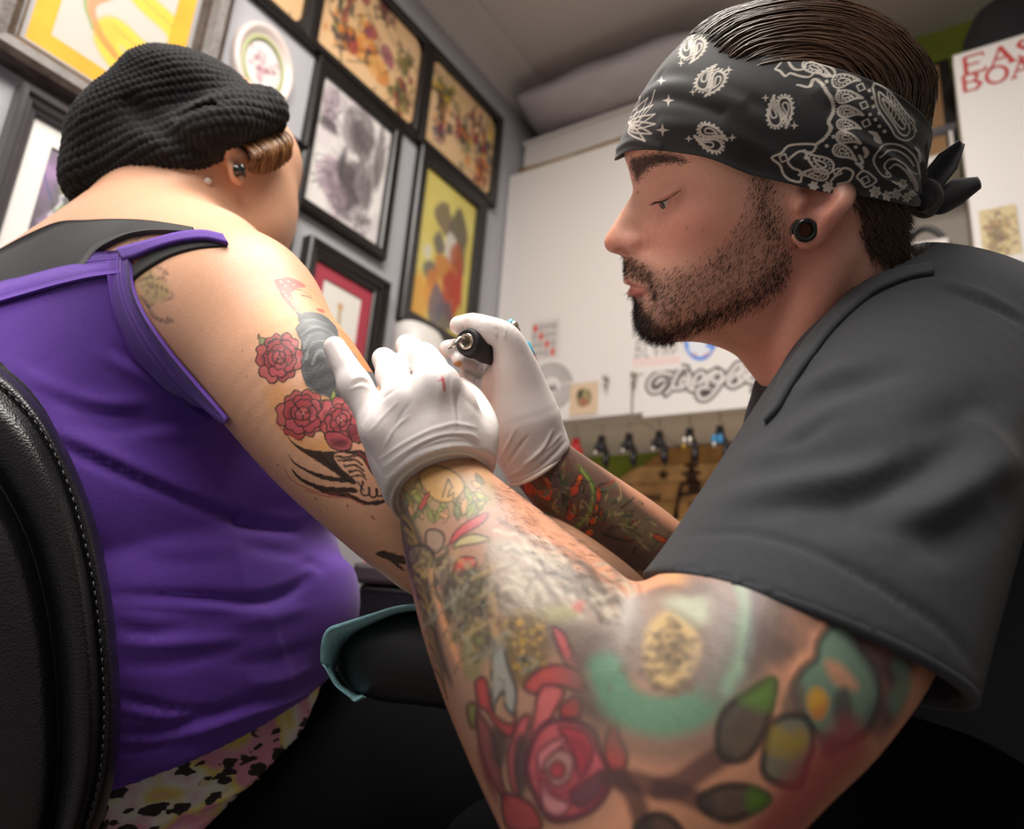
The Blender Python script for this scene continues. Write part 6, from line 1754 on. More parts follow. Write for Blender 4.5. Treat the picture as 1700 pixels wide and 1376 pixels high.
# ---------------------------------------------------------------- straps lying on the skin
wbvh = BVHTree.FromPolygons([Vector(v) for v in WV.tolist()], WQ.tolist())
kbvh = BVHTree.FromPolygons([Vector(v) for v in KV.tolist()], KQ.tolist())
def hit(px, py, bv):
    r = Vector(nrm(ray(px, py)))
    hs = [b.ray_cast(Vector(CAM), r) for b in (bv if isinstance(bv, (list, tuple)) else [bv])]
    ok = [h for h in hs if h[0] is not None]
    return min(ok, key=lambda h: h[3]) if ok else hs[0]
def ribbon(pts, bv, lift=0.0016, n=5, thick=0.0022, cross=5):
    """cloth band resting on a surface; pts = (x, y, x2, y2) pairs of its two edges"""
    A = catmull(pts, n); rows = []
    last = None
    for a in A:
        row = []
        for u in np.linspace(0, 1, cross):
            l, nr, i, d = hit(a[0] + (a[2] - a[0]) * u, a[1] + (a[3] - a[1]) * u, bv)
            if l is None:
                row.append(None)
            else: row.append(np.array(l) + np.array(nr) * lift)
        ok = [r for r in row if r is not None]
        if not ok: continue
        row = [r if r is not None else ok[-1] for r in row]
        rows.append(np.array(row))
    rows = np.array(rows)
    for _ in range(2):
        rows[1:-1] = 0.5 * rows[1:-1] + 0.25 * (rows[:-2] + rows[2:])
    nr_, c_ = rows.shape[:2]
    V = rows.reshape(-1, 3)
    F = np.array([[i * c_ + j, i * c_ + j + 1, (i + 1) * c_ + j + 1, (i + 1) * c_ + j] for i in range(nr_ - 1) for j in range(c_ - 1)])
    N = normals(V, F)
    if ((CAM - V) * N).sum() < 0: F = F[:, ::-1]; N = -N
    top, bot = V + N * thick / 2, V - N * thick / 2
    n_ = len(V); b = [j for j in range(c_)] + [i * c_ + c_ - 1 for i in range(1, nr_)] + [(nr_ - 1) * c_ + j for j in range(c_ - 2, -1, -1)] + [i * c_ for i in range(nr_ - 2, 0, -1)]
    FF = [list(f) for f in F] + [[x + n_ for x in f[::-1]] for f in F] + [[b[k], b[(k + 1) % len(b)], b[(k + 1) % len(b)] + n_, b[k] + n_] for k in range(len(b))]
    return np.concatenate([top, bot]), FF
M_BLK = mat('black_jersey', '#222124', 0.8, noise=(200, 0.1), bump=(900, 0.2), sheen=0.15)
V, F = ribbon([(372, 398, 380, 412), (340, 391, 345, 404), (300, 394, 302, 408), (255, 405, 260, 420), (228, 411, 236, 430), (200, 418, 212, 436)], [wbvh, kbvh], 0.0036, 6, 0.003)
o = obj('shoulder_strap', V, F, M_PURPLE, tank); tag(o, 'purple shoulder strap')
ARMB = [(221, 424, 186, 424), (222, 446, 184, 450), (228, 482, 190, 496), (247, 524, 206, 545), (285, 578, 242, 612), (329, 630, 296, 662), (362, 668, 345, 690), (384, 694, 382, 698)]
V, F = ribbon(ARMB, [wbvh, kbvh], 0.0030, 6, 0.003, 7); obj('armhole_binding', V, F, M_PURPLE, tank)
NECB = [(-40, 476, -40, 520), (0, 463, 4, 505), (50, 449, 56, 490), (105, 434, 112, 474), (160, 424, 166, 462), (214, 420, 212, 456)]
V, F = ribbon(NECB, [wbvh, kbvh], 0.0030, 6, 0.003, 7); obj('neck_binding', V, F, M_PURPLE, tank)
for L_, f_ in ((ARMB, 0.28), (ARMB, 0.44), (NECB, 0.30)):
    V, F = ribbon([(a + (c - a) * f_, b + (d - b) * f_, a + (c - a) * (f_ + 0.05), b + (d - b) * (f_ + 0.05)) for a, b, c, d in L_], [wbvh, kbvh], 0.0044, 6, 0.0008, 2)
    obj('seam_thread', V, F, M_STITCH, tank)
V, F = ribbon([(372, 402, 378, 410), (330, 400, 332, 413), (285, 410, 290, 424), (250, 424, 258, 440), (218, 445, 226, 462), (205, 462, 215, 480)], wbvh, 0.0008, 6, 0.0016)
under = obj('bra_strap', V, F, M_BLK, wom); tag(under, 'thin black bra strap beside the purple strap')
V, F = ribbon([(-30, 440, -30, 510), (0, 424, 10, 500), (25, 410, 65, 495), (60, 392, 130, 468), (105, 374, 165, 424), (150, 372, 195, 405), (200, 371, 225, 394), (250, 374, 262, 390), (300, 382, 305, 392), (325, 387, 328, 394)], wbvh, 0.003, 6, 0.004, 9)
o = obj('undershirt', V, F, M_BLK, wom); tag(o, 'black racerback undershirt above the purple neckline')

# ---------------------------------------------------------------- hips, patterned waistband, leggings
HIP = [(215, 1180, 0.71, 0.176), (200, 1270, 0.715, 0.182), (190, 1400, 0.72, 0.186)]
hf = Field(lo - np.array([0, 0, 0.15]), hi, 0.005)
hf.tube([P(x, y, d) for x, y, d, r in HIP], [r for *_, r in HIP], 0.01, 5)
hf.ell(P(395, 1230, 0.70), 0.088, k=0.05)
l0, l1, l2 = P(330, 1400, 0.53), P(440, 1290, 0.56), P(545, 1168, 0.68)
ln2 = nrm(np.cross(l1 - l0, l2 - l0)); ln2 = ln2 if np.dot(ln2, R_UP) < 0 else -ln2
hf.plane_cut(l1, ln2, 0.003)
V, Q = hf.mesh(3); N = normals(V, Q)
for l, w, a in [([(120, 1372), (300, 1330), (430, 1260), (520, 1170)], .004, -.004), ([(200, 1376), (340, 1340), (450, 1275), (520, 1190)], .004, .004), ([(260, 1376), (380, 1335), (470, 1265)], .004, -.003)]:
    groove(V, N, l, w, a)
m, nt, b = new_mat('leopard_print_cotton')
L = nt.links.new
tc = nt.nodes.new('ShaderNodeTexCoord')
nz = nt.nodes.new('ShaderNodeTexNoise'); nz.inputs['Scale'].default_value = 16; L(tc.outputs['Object'], nz.inputs['Vector'])
cr = nt.nodes.new('ShaderNodeValToRGB'); el = cr.color_ramp.elements
cols = [(0.30, '#d8c55c'), (0.40, '#d79ab0'), (0.50, '#d48ea2'), (0.54, '#d8c766'), (0.60, '#dcdad2'), (0.66, '#d79ab0')]
while len(el) < len(cols): el.new(0.5)
for e, (p, c) in zip(el, cols): e.position = p; e.color = (*srgb(c), 1)
L(nz.outputs['Fac'], cr.inputs['Fac'])
mp = nt.nodes.new('ShaderNodeMapping'); mp.inputs['Scale'].default_value = (1.0, 1.0, 1.7); mp.inputs['Rotation'].default_value = (0.3, 0.5, 0.2); L(tc.outputs['Object'], mp.inputs['Vector'])
nd = nt.nodes.new('ShaderNodeTexNoise'); nd.inputs['Scale'].default_value = 60; L(mp.outputs[0], nd.inputs['Vector'])
va = nt.nodes.new('ShaderNodeVectorMath'); va.operation = 'MULTIPLY_ADD'; va.inputs[1].default_value = (0.022, 0.022, 0.022); L(nd.outputs['Color'], va.inputs[0]); L(mp.outputs[0], va.inputs[2])
vo = nt.nodes.new('ShaderNodeTexVoronoi'); vo.inputs['Scale'].default_value = 50; L(va.outputs[0], vo.inputs['Vector'])
r2_ = nt.nodes.new('ShaderNodeValToRGB'); r2_.color_ramp.elements[0].position = 0.36; r2_.color_ramp.elements[0].color = (1, 1, 1, 1); r2_.color_ramp.elements[1].position = 0.42; r2_.color_ramp.elements[1].color = (0, 0, 0, 1)
L(vo.outputs['Distance'], r2_.inputs['Fac'])
mx = nt.nodes.new('ShaderNodeMix'); mx.data_type = 'RGBA'; L(r2_.outputs[0], mx.inputs[0]); L(cr.outputs[0], mx.inputs[6]); mx.inputs[7].default_value = (*srgb('#2b2327'), 1)
L(mx.outputs[2], b.inputs['Base Color']); b.inputs['Roughness'].default_value = 0.8
o = obj('leopard_waistband', V, Q, m, wom); tag(o, 'pink and yellow leopard print cloth below the tank top')
M_LEG = mat('black_leggings', '#060607', 1.0, spec=0.1)
LEG = [(300, 1330, 0.735, 0.15), (430, 1330, 0.74, 0.145), (560, 1330, 0.735, 0.135), (720, 1330, 0.72, 0.115), (900, 1350, 0.70, 0.10), (980, 1420, 0.70, 0.085)]
p = np.array([P(x, y, d) for x, y, d, r in LEG]); r = np.array([q[3] for q in LEG])
lf = Field(p.min(0) - 0.18, p.max(0) + 0.18, 0.006); lf.tube(p, r, 0.01, 5)
V, Q = lf.mesh(3)
tag(obj('leggings', V, Q, M_LEG, wom), 'black leggings')

# ---------------------------------------------------------------- knitted beret
BF = Field(np.minimum.reduce([P(90, 200, 0.72), P(480, 60, 0.72), P(150, 380, 0.72), P(300, 200, 0.93), P(480, 250, 0.72)]) - 0.045, np.maximum.reduce([P(90, 200, 0.72), P(480, 60, 0.72), P(150, 380, 0.72), P(300, 60, 0.93), P(480, 250, 0.9)]) + 0.045, 0.0031)
def eax(ang):
    a = math.radians(ang); u = R_RT * math.cos(a) - R_UP * math.sin(a)
    return np.stack([u, R_RT * math.sin(a) + R_UP * math.cos(a), R_FW])
s_ = 0.67 / FPX
BF.ell(P(334, 178, 0.80), [136 * s_, 84 * s_, 0.098], eax(14), k=0.006)
BF.ell(P(232, 244, 0.79), [128 * s_, 92 * s_, 0.094], eax(-47), k=0.014)
BF.ell(P(292, 210, 0.80), [120 * s_, 92 * s_, 0.098], eax(-20), k=0.02)
BF.ell(P(286, 224, 0.79), [168 * s_, 74 * s_, 0.096], eax(-24), k=0.012)
BF.ell(P(166, 305, 0.76), [50 * s_, 40 * s_, 0.055], eax(-68), k=0.02)
BF.tube([P(175, 304, 0.75), P(238, 262, 0.722), P(305, 244, 0.710), P(370, 206, 0.712), P(440, 184, 0.755)], [0.028, 0.030, 0.029, 0.027, 0.024], 0.03, 5)      # band round the head
# slouch folds
BF.tube([P(215, 168, 0.695), P(262, 205, 0.685), P(300, 238, 0.683), P(330, 252, 0.69)], [0.003, 0.006, 0.006, 0.003], 0.016, 5, op='cut')
BF.tube([P(300, 190, 0.692), P(370, 182, 0.70), P(430, 178, 0.735)], [0.002, 0.004, 0.003], 0.014, 5, op='cut')
BV, BQ = BF.mesh(3); del BF.F
BV, BQ = subdivide(BV, BQ); BN = normals(BV, BQ)
# stitches: staggered rows of loops round the crown
cb = P(300, 200, 0.80); ax_ = eax(-20)
q = (BV - cb) @ ax_.T
ang_ = np.arctan2(q[:, 2] * 1.0, q[:, 0]); hh = q[:, 1]
rr_ = np.sqrt(q[:, 0] ** 2 + q[:, 2] ** 2)
row = np.sqrt(np.maximum((0.095 - hh), 0.0) * 0.19) / 0.0052
st = ang_ * 0.105 / 0.0056
rowi = np.floor(row)
ph_ = st + 0.5 * (rowi % 2)
loop = np.abs(np.sin(np.pi * ph_)) ** 0.7 * np.abs(np.sin(np.pi * row)) ** 0.7
open_ = np.clip(value_noise(BV, 0.04, 3) * 1.2 + 0.5, 0.15, 1)
disp = (loop - 0.5) * 0.0038 * (0.45 + 0.55 * open_) + value_noise(BV, 0.003, 5) * 0.0005
BV = BV + BN * disp[:, None]
M_KNIT = mat('black_yarn', '#0d0c0e', 0.95, noise=(300, 0.25), bump=(1400, 0.5), sheen=0.08)
hat = obj('beret', BV, BQ, M_KNIT, wom); tag(hat, 'slouchy black crocheted beret')
M_SEQ = mat('clear_bead', '#8a8a90', 0.1, spec=0.9)
parts = []
for (x, y) in [(166, 326), (176, 328), (168, 338), (160, 322)]:
    l, nr, i, d = hit(x, y, BVHTree.FromPolygons([Vector(v) for v in BV.tolist()], BQ.tolist())) if not parts else hit(x, y, hb)
    if not parts: hb = BVHTree.FromPolygons([Vector(v) for v in BV.tolist()], BQ.tolist())
    if l is not None: parts.append(sphere(np.array(l), 0.0021, 8, 6))
V, F = merge(parts); tag(obj('beads', V, F, M_SEQ, hat), 'little shiny beads at the hat edge')

# ---------------------------------------------------------------- hair, ear jewel, pearl
M_WHAIR = mat('light_brown_hair', '#8d5a38', 0.4, noise=(50, 0.25), spec=0.6)
cap = Field(P(440, 260, 0.76) - 0.07, P(440, 260, 0.76) + 0.07, 0.002)
cap.tube([P(415, 222, 0.748), P(440, 245, 0.756), P(440, 275, 0.758), P(428, 285, 0.76)], [0.008, 0.011, 0.009, 0.004], 0.004, 5)
cap.tube([P(440, 215, 0.77), P(462, 245, 0.785), P(466, 270, 0.79)], [0.008, 0.010, 0.004], 0.01, 5)
V, Q = cap.mesh(3)
wh = obj('hair', V, Q, M_WHAIR, wom); tag(wh, 'light brown hair swept forward from under the beret')
NS, K = 900, 10; C = []
for i in range(NS):
    a, b = rng.random(), rng.random()
    x0, y0 = 398 + 65 * a, 222 - 10 * a
    dz = 0.720 + 0.055 * a - 0.008 * b
    a = np.clip((np.floor(a * 15) + 0.5) / 15 * 0.6 + a * 0.4, 0, 1); j = rng.normal(size=8) * 1.6
    x0, y0 = 400 + 64 * a, 236 - 27 * a
    at = (np.floor(a * 15) + 0.5) / 15; tx, ty = 414 + 62 * at, 300 + 14 * math.sin(math.pi * at) - 22 * at * at
    pts = [(x0 - 6, y0 - 4, dz + 0.006), (x0 + 15 + 6 * b + j[0], y0 + 22 + j[1], dz - 0.007 + 0.004 * b), ((x0 + tx) / 2 + 14 * (0.4 + 0.6 * a) + j[2], (y0 + ty) / 2 + 12 + j[3], dz - 0.005 + 0.004 * b), (tx + j[4], ty + j[5] * 1.5, dz + 0.006)]
    C.append(catmull([P(*p) for p in pts], 4)[:K])
C = np.array(C); Tn = np.gradient(C, axis=1); Tn /= np.linalg.norm(Tn, axis=2)[:, :, None]
a = np.cross(Tn, R_FW); a /= np.linalg.norm(a, axis=2)[:, :, None]; b = np.cross(a, Tn)
rad = rng.uniform(0.0002, 0.00045, NS); prof = np.sqrt(np.sin(np.pi * np.linspace(0.08, 0.97, K)))
Vs = np.stack([C + (rad[:, None] * prof)[:, :, None] * (math.cos(t_) * a * 1.4 + math.sin(t_) * b * 0.7) for t_ in (0, np.pi / 2, np.pi, 3 * np.pi / 2)], 2)
base = (np.arange(NS) * K * 4)[:, None]
F = np.concatenate([base + np.array([[k * 4 + j, k * 4 + (j + 1) % 4, (k + 1) * 4 + (j + 1) % 4, (k + 1) * 4 + j]]) for k in range(K - 1) for j in range(4)])
hc_ = np.array([srgb(c) for c in ('#4f2f1c', '#8f5f3a', '#b98655', '#7a4d2e', '#c99a68')])[(rng.random(NS) * 5).astype(int)]
obj('hair_locks', Vs.reshape(-1, 3), F, mat('streaked_brown_hair', '#8d5a38', 0.4, vcol=True), wh, col=np.repeat(hc_, K * 4, 0))['kind'] = 'stuff'
l, nr, i, d = hit(345, 302, wbvh)
V, F = sphere(np.array(l) + np.array(nr) * 0.0012, 0.0036, 16, 10)
tag(obj('pearl_stud', V, F, mat('pearl', '#e8e2dc', 0.12, coat=0.8), wom), 'round pearl stud below the ear')
c = P(397, 283, 0.706); axp = np.stack([R_UP, R_FW, R_RT])
V, F = lathe(c - R_RT * 0.004, R_RT, [(0, 0.0001), (0, 0.0058), (0.0012, 0.0066), (0.0025, 0.0058), (0.006, 0.005), (0.0075, 0.0058), (0.0087, 0.0064), (0.0095, 0.0001)], 20)
tag(obj('ear_plug', V, F, M_PLUG, wom), 'black plug in the ear lobe')
# ---------------------------------------------------------------- t-shirt: folds, seams, collar
TN = normals(TV, TQ)
def cT(l): return [(1050 + x / 2.414, 430 + y / 2.414) for x, y in l]
for l, w, a in [([(520, 720), (640, 640), (800, 540), (960, 470), (1100, 440)], .006, -.0050), ([(430, 840), (600, 720), (760, 620), (900, 560)], .007, .0045), ([(520, 740), (680, 690), (820, 610)], .005, -.0040), ([(600, 480), (680, 430), (800, 400)], .006, .0030), ([(640, 560), (760, 490), (900, 430)], .006, .0040),
                ([(300, 1000), (520, 930), (740, 880), (900, 850), (1060, 810)], .008, .0050), ([(420, 1010), (640, 960), (860, 930), (1020, 880), (1150, 820)], .008, -.0055), ([(480, 860), (660, 800), (860, 780), (1040, 740)], .008, -.0040), ([(900, 950), (1100, 880), (1250, 790), (1400, 660)], .010, -.0060), ([(1000, 1060), (1200, 1000), (1350, 900), (1480, 800)], .010, .0050), ([(650, 1060), (850, 1040), (1050, 1060), (1250, 1110)], .008, -.0040), ([(1100, 700), (1300, 620), (1450, 560)], .010, -.0040), ([(1150, 1150), (1300, 1080), (1450, 1000)], .010, -.0050), ([(1330, 620), (1450, 760), (1540, 900)], .008, .0040)]:
    groove(TV, TN, cT(l), w, a)
TN = normals(TV, TQ)
groove(TV, TN, cT([(215, 1105), (420, 1095), (600, 1125), (760, 1185), (920, 1265), (1100, 1376), (1250, 1480), (1380, 1640)]), .0018, -.0022)
groove(TV, TN, cT([(1180, 95), (1290, 130), (1400, 170), (1500, 215), (1569, 262)]), .0022, -.0030)
groove(TV, TN, cT([(1190, 75), (1300, 110), (1420, 150), (1569, 235)]), .0030, .0020)
M_TEE = mat('charcoal_jersey', '#2c2e33', 0.9, noise=(220, 0.10), bump=(1300, 0.25), sheen=0.06)
tee = obj('t_shirt', TV, TQ, M_TEE, man)
tag(tee, 'washed charcoal short-sleeved t-shirt')
tbvh = BVHTree.FromPolygons([Vector(v) for v in TV.tolist()], TQ.tolist())
V, F = ribbon([(1548, 442, 1550, 458), (1512, 448, 1522, 462), (1478, 456, 1490, 472), (1438, 474, 1452, 490), (1398, 506, 1412, 522), (1362, 546, 1376, 560), (1330, 588, 1345, 602), (1302, 632, 1317, 643), (1284, 672, 1296, 680), (1276, 692, 1282, 696), (1272, 704, 1273, 705)], tbvh, 0.002, 6, 0.004)
tag(obj('collar', V, F, M_TEE, tee), 'ribbed shirt collar')
# rolled hem round the sleeve opening
_u = nrm(np.cross(hn, R_UP)); _v = np.cross(hn, _u); hp = []
for th_ in np.linspace(0, 2 * np.pi, 120, endpoint=False):
    d_ = _u * math.cos(th_) + _v * math.sin(th_)
    c_ = hc - hn * (np.dot(hc - h0, hn) + 0.0035)
    l_ = tbvh.ray_cast(Vector(c_ + d_ * 0.16), Vector(-d_))[0]
    hp.append(np.array(l_) - d_ * 0.0022 + hn * 0.002 if l_ is not None and np.linalg.norm(np.array(l_) - c_) < 0.125 else None)
run = []; best = []
for p_ in hp + hp:
    if p_ is None or (run and np.linalg.norm(p_ - run[-1]) > 0.02): run = [] if p_ is None else [p_]
    else:
        run.append(p_)
        if len(run) > len(best) and len(run) <= 120: best = list(run)
if len(best) > 20:
    A_ = np.array(best)
    for _ in range(6): A_[1:-1] = 0.5 * A_[1:-1] + 0.25 * (A_[:-2] + A_[2:])
    V, F = tube(A_, 0.0032, 10); tag(obj('sleeve_hem', V, F, M_TEE, tee), 'rolled hem of the short sleeve')
# ================================================================== client chair: padded back, arm rest
M_LEATHER = mat('black_leather', '#17161a', 0.36, bump=(650, 0.22, 'voronoi'), noise=(90, 0.15), spec=0.55)
chair = empty('tattoo_chair', P(60, 1376, 0.62) * np.array([1, 1, 0]), 'black leather tattoo chair with stitched padded back', 'chair')
# rows down the edge of the back: (x, y, depth) of outer edge, stitch line, band crest, groove, second ridge, inner panel
EDGE = [(-340, 528), (-180, 546), (-40, 588), (0, 614), (42, 650), (88, 712), (130, 798), (160, 888), (181, 990), (192, 1090), (196, 1190), (190, 1270), (176, 1330), (150, 1400), (110, 1480)]
STIT = [(-360, 544), (-200, 562), (-60, 604), (-18, 625), (24, 660), (70, 716), (110, 795), (138, 886), (158, 985), (169, 1088), (173, 1188), (168, 1268), (156, 1330), (132, 1400), (95, 1480)]
CRST = [(-405, 580), (-245, 598), (-105, 640), (-62, 655), (-15, 700), (28, 755), (66, 825), (96, 905), (118, 995), (130, 1090), (134, 1188), (132, 1268), (122, 1330), (104, 1400), (70, 1480)]
GROV = [(-440, 630), (-280, 648), (-140, 690), (-100, 700), (-52, 740), (-10, 790), (26, 850), (55, 920), (76, 1002), (90, 1092), (96, 1188), (96, 1268), (90, 1330), (76, 1400), (45, 1480)]
RIDG = [(-455, 640), (-295, 658), (-155, 700), (-118, 710), (-70, 748), (-28, 798), (10, 856), (40, 924), (62, 1005), (77, 1093), (84, 1188), (85, 1268), (80, 1330), (66, 1400), (35, 1480)]
INNR = [(-600, 700), (-500, 730), (-420, 760), (-400, 790), (-370, 820), (-340, 850), (-310, 890), (-290, 940), (-270, 1010), (-260, 1095), (-255, 1188), (-255, 1268), (-260, 1330), (-270, 1400), (-280, 1480)]
def prow(rows, d): return catmull([P(x, y, d) for x, y in rows], 8)
cols = [prow(EDGE, 0.545), prow([(x + 4, y - 1) for x, y in EDGE], 0.505), prow(EDGE, 0.484), prow([((a[0] + b[0]) / 2, (a[1] + b[1]) / 2) for a, b in zip(EDGE, STIT)], 0.470), prow(STIT, 0.467), prow([(x - 5, y + 2) for x, y in STIT], 0.4675), prow([((a[0] + b[0]) / 2, (a[1] + b[1]) / 2) for a, b in zip(STIT, CRST)], 0.452), prow(CRST, 0.448), prow([(a[0] * .35 + b[0] * .65, a[1] * .35 + b[1] * .65) for a, b in zip(CRST, GROV)], 0.452), prow(GROV, 0.462), prow(RIDG, 0.450), prow([(x - 30, y + 8) for x, y in RIDG], 0.440), prow([((a[0] + b[0]) / 2, (a[1] + b[1]) / 2) for a, b in zip(RIDG, INNR)], 0.43), prow(INNR, 0.43)]
G = np.stack(cols, 1); n0, n1 = G.shape[:2]
G2 = np.stack([catmull(G[i], 5) for i in range(n0)]); n1 = G2.shape[1]
V = G2.reshape(-1, 3); Q = np.array([[i * n1 + j, i * n1 + j + 1, (i + 1) * n1 + j + 1, (i + 1) * n1 + j] for i in range(n0 - 1) for j in range(n1 - 1)])
Nn = normals(V, Q)
if ((CAM - V) * Nn).sum() < 0: Q = Q[:, ::-1]
# close it behind into a solid cushion
back = V + R_FW * 0.115 - R_RT * 0.02
bd = [j for j in range(n1)] + [i * n1 + n1 - 1 for i in range(1, n0)] + [(n0 - 1) * n1 + j for j in range(n1 - 2, -1, -1)] + [i * n1 for i in range(n0 - 2, 0, -1)]
nv_ = len(V)
F = [list(q) for q in Q] + [[x + nv_ for x in q[::-1]] for q in Q] + [[bd[k], bd[(k + 1) % len(bd)], bd[(k + 1) % len(bd)] + nv_, bd[k] + nv_] for k in range(len(bd))]
bk = obj('backrest', np.concatenate([V, back]), F, M_LEATHER, chair); tag(bk, 'thick stitched black leather backrest')
# visible stitches, joined as one seam
sl = prow(STIT, 0.4662); seg = np.concatenate([[0], np.cumsum(np.linalg.norm(np.diff(sl, axis=0), axis=1))])
parts = []; s_ = 0.005
while s_ < seg[-1] - 0.006:
    a = np.array([np.interp(s_, seg, sl[:, i]) for i in range(3)]); b = np.array([np.interp(s_ + 0.0036, seg, sl[:, i]) for i in range(3)])
    parts.append(tube([a, (a + b) / 2 - R_FW * 0.0004, b], 0.00042, 5)); s_ += 0.0062
V, F = merge(parts); tag(obj('stitching', V, F, mat('grey_thread', '#5a585c', 0.7), bk), kind='stuff')
# seat and column
sp = P(330, 1560, 0.78)
sf = Field(sp - np.array([0.42, 0.42, 0.12]), sp + np.array([0.42, 0.42, 0.12]), 0.008)
sf.ell(sp, [0.30, 0.30, 0.075], k=0.02)
V, Q = sf.mesh(3); obj('seat', V, Q, M_LEATHER, chair)
V, F = lathe((sp[0], sp[1], 0.0), (0, 0, 1), [(0, 0.24), (0.02, 0.24), (0.04, 0.08), (0.10, 0.05), (sp[2] - 0.03, 0.05)], 28); obj('pedestal', V, F, M_METAL, chair)

# arm rest: separate stand with rounded black pad
AR = [(606, 1092, 0.560, 96), (640, 1090, 0.552, 138), (700, 1090, 0.54, 152), (780, 1096, 0.525, 160), (900, 1110, 0.50, 165)]
t = empty('arm_rest', P(700, 1090, 0.54) * np.array([1, 1, 0]), 'black padded arm rest half wrapped in a teal paper cover', 'arm rest')
lo, hi = bounds(AR, 0.03)
rf = Field(lo, hi, 0.0025); rf.tube(PX(AR), RX(AR), 0.004, 6, w=R_FW, sc=0.9)
V, Q = rf.mesh(3); obj('pad', V, Q, mat('smooth_black_vinyl', '#141316', 0.4), t)
pb = P(880, 1150, 0.53)
V, F = tube([pb, (pb[0], pb[1], 0.03)], 0.018, 14); obj('post', V, F, M_DARKPL, t)
V, F = lathe((pb[0], pb[1], 0.0), (0, 0, 1), [(0, 0.20), (0.015, 0.20), (0.03, 0.06), (0.05, 0.02)], 24); obj('foot', V, F, M_METAL, t)
# paper cover: a sheet folded round the end of the pad
M_TEAL = mat('teal_paper_bib', '#8fc3c9', 0.7, noise=(60, 0.08), bump=(260, 0.3, 'voronoi'), trans=0.0)
OUT = [(705, 1006), (660, 1010), (620, 1022), (570, 1038), (545, 1048), (535, 1068), (533, 1098), (540, 1110), (556, 1138), (578, 1156), (587, 1164), (602, 1157)]
INR = [(705, 1013), (662, 1018), (625, 1034), (592, 1050), (572, 1066), (562, 1084), (556, 1104), (556, 1118), (566, 1136), (584, 1148), (596, 1152), (606, 1152)]
o_ = catmull(np.array([P(x, y, 0.522) for x, y in OUT]), 5); i_ = catmull(np.array([P(x, y, 0.545) for x, y in INR]), 5); b_ = catmull(np.array([P(x * 0.5 + x2 * 0.5 + 3, y * 0.5 + y2 * 0.5, 0.60) for (x, y), (x2, y2) in zip(OUT, INR)]), 5)
m_ = (o_ + i_) / 2 + value_noise(o_, 0.012, 8)[:, None] * 0.0012
V, F = loft([i_, m_, o_, o_ + R_FW * 0.004 + (o_ - i_) * 0.05, b_ + (o_ - i_) * 0.5, b_], False)
c_ = obj('paper_cover', V, F, M_TEAL, None); tag(c_, 'teal disposable paper cover wrapped round the end of the arm rest', 'paper cover')
c_.modifiers.new('thick', 'SOLIDIFY').thickness = 0.0009
# ================================================================== tattoo machine held in the far glove
M_RUB = mat('black_rubber_grip', '#17151a', 0.55); M_STEEL = mat('machined_steel', '#c9bfb2', 0.22, metal=0.9); M_ORANGE = mat('orange_enamel', '#dd5a2a', 0.4); M_TEALM = mat('teal_enamel', '#4aa9c4', 0.35)
a, b = P(775, 567, 0.520), P(838, 592, 0.574); g = nrm(b - a)
t = empty('tattoo_machine', a, 'tattoo machine with black grip held in the far glove', 'tattoo machine')
V, F = lathe(a, g, [(0.004, 0.0055), (0.0, 0.0062), (-0.001, 0.0085), (0.003, 0.0103), (0.008, 0.0108), (0.016, 0.0100), (0.028, 0.0108), (0.045, 0.0104), (0.050, 0.008)], 28); obj('grip', V, F, M_RUB, t)
V, F = lathe(a - g * 0.002, g, [(0.004, 0.0002), (0.003, 0.0035), (0.0005, 0.0040), (0.0, 0.0056), (0.002, 0.0062), (0.006, 0.0062)], 24); obj('tip_collar', V, F, M_STEEL, t)
V, F = tube([a, a - g * 0.010, P(750, 576, 0.506)], [0.0024, 0.0020, 0.0013], 12); obj('tip_tube', V, F, M_STEEL, t)
V, F = tube([P(751, 575.5, 0.507), P(744, 579, 0.503)], [0.0005, 0.0003], 8); obj('needle', V, F, M_BLKM, t)
c = P(872, 590, 0.60)
V, F = prism([(-0.006, 0.012), (0.008, 0.006), (0.0125, -0.006), (0.011, -0.024), (0.004, -0.028), (-0.004, -0.004)], -0.006, 0.006, P(868, 592, 0.595), np.stack([R_RT, R_UP, R_FW])); obj('frame', V, F, M_ORANGE, t, smooth=False)
V, F = lathe(P(862, 573, 0.588), nrm(R_RT * 0.5 - R_UP), [(0, 0.0001), (0, 0.0075), (0.002, 0.0088), (0.011, 0.0088), (0.013, 0.0075), (0.013, 0.0001)], 18); obj('coil', V, F, M_TEALM, t)
V, F = merge([sphere(P(853, 541, 0.585), 0.0042, 12, 8), sphere(P(857, 549, 0.585), 0.0036, 12, 8), tube([P(855, 545, 0.586), P(858, 565, 0.592)], 0.0022, 8)]); obj('contact_screw', V, F, M_STEEL, t)
V, F = tube([P(843, 533, 0.592), P(850, 545, 0.592)], 0.0042, 10); obj('spring_clamp', V, F, M_TEALM, t)
# man's trousers and stool
M_JEANS = mat('black_jeans', '#07070a', 1.0, spec=0.1)
JN = [(1640, 1330, 0.66, 0.15), (1480, 1400, 0.60, 0.13), (1250, 1440, 0.56, 0.105), (1000, 1480, 0.58, 0.085), (850, 1460, 0.62, 0.075)]
p = np.array([P(x, y, d) for x, y, d, r in JN]); r = np.array([q[3] for q in JN])
jf = Field(p.min(0) - 0.18, p.max(0) + 0.18, 0.006); jf.tube(p, r, 0.01, 5)
V, Q = jf.mesh(3); tag(obj('trousers', V, Q, M_JEANS, man), 'black trousers')
st = P(1700, 1600, 0.66)
t = empty('stool', (st[0], st[1], 0), 'black round stool under the man in the bandana', 'stool')
V, F = lathe((st[0], st[1], st[2] - 0.04), (0, 0, 1), [(0, 0.001), (0, 0.17), (0.03, 0.19), (0.05, 0.185), (0.065, 0.16), (0.065, 0.001)], 30); obj('cushion', V, F, M_LEATHER, t)
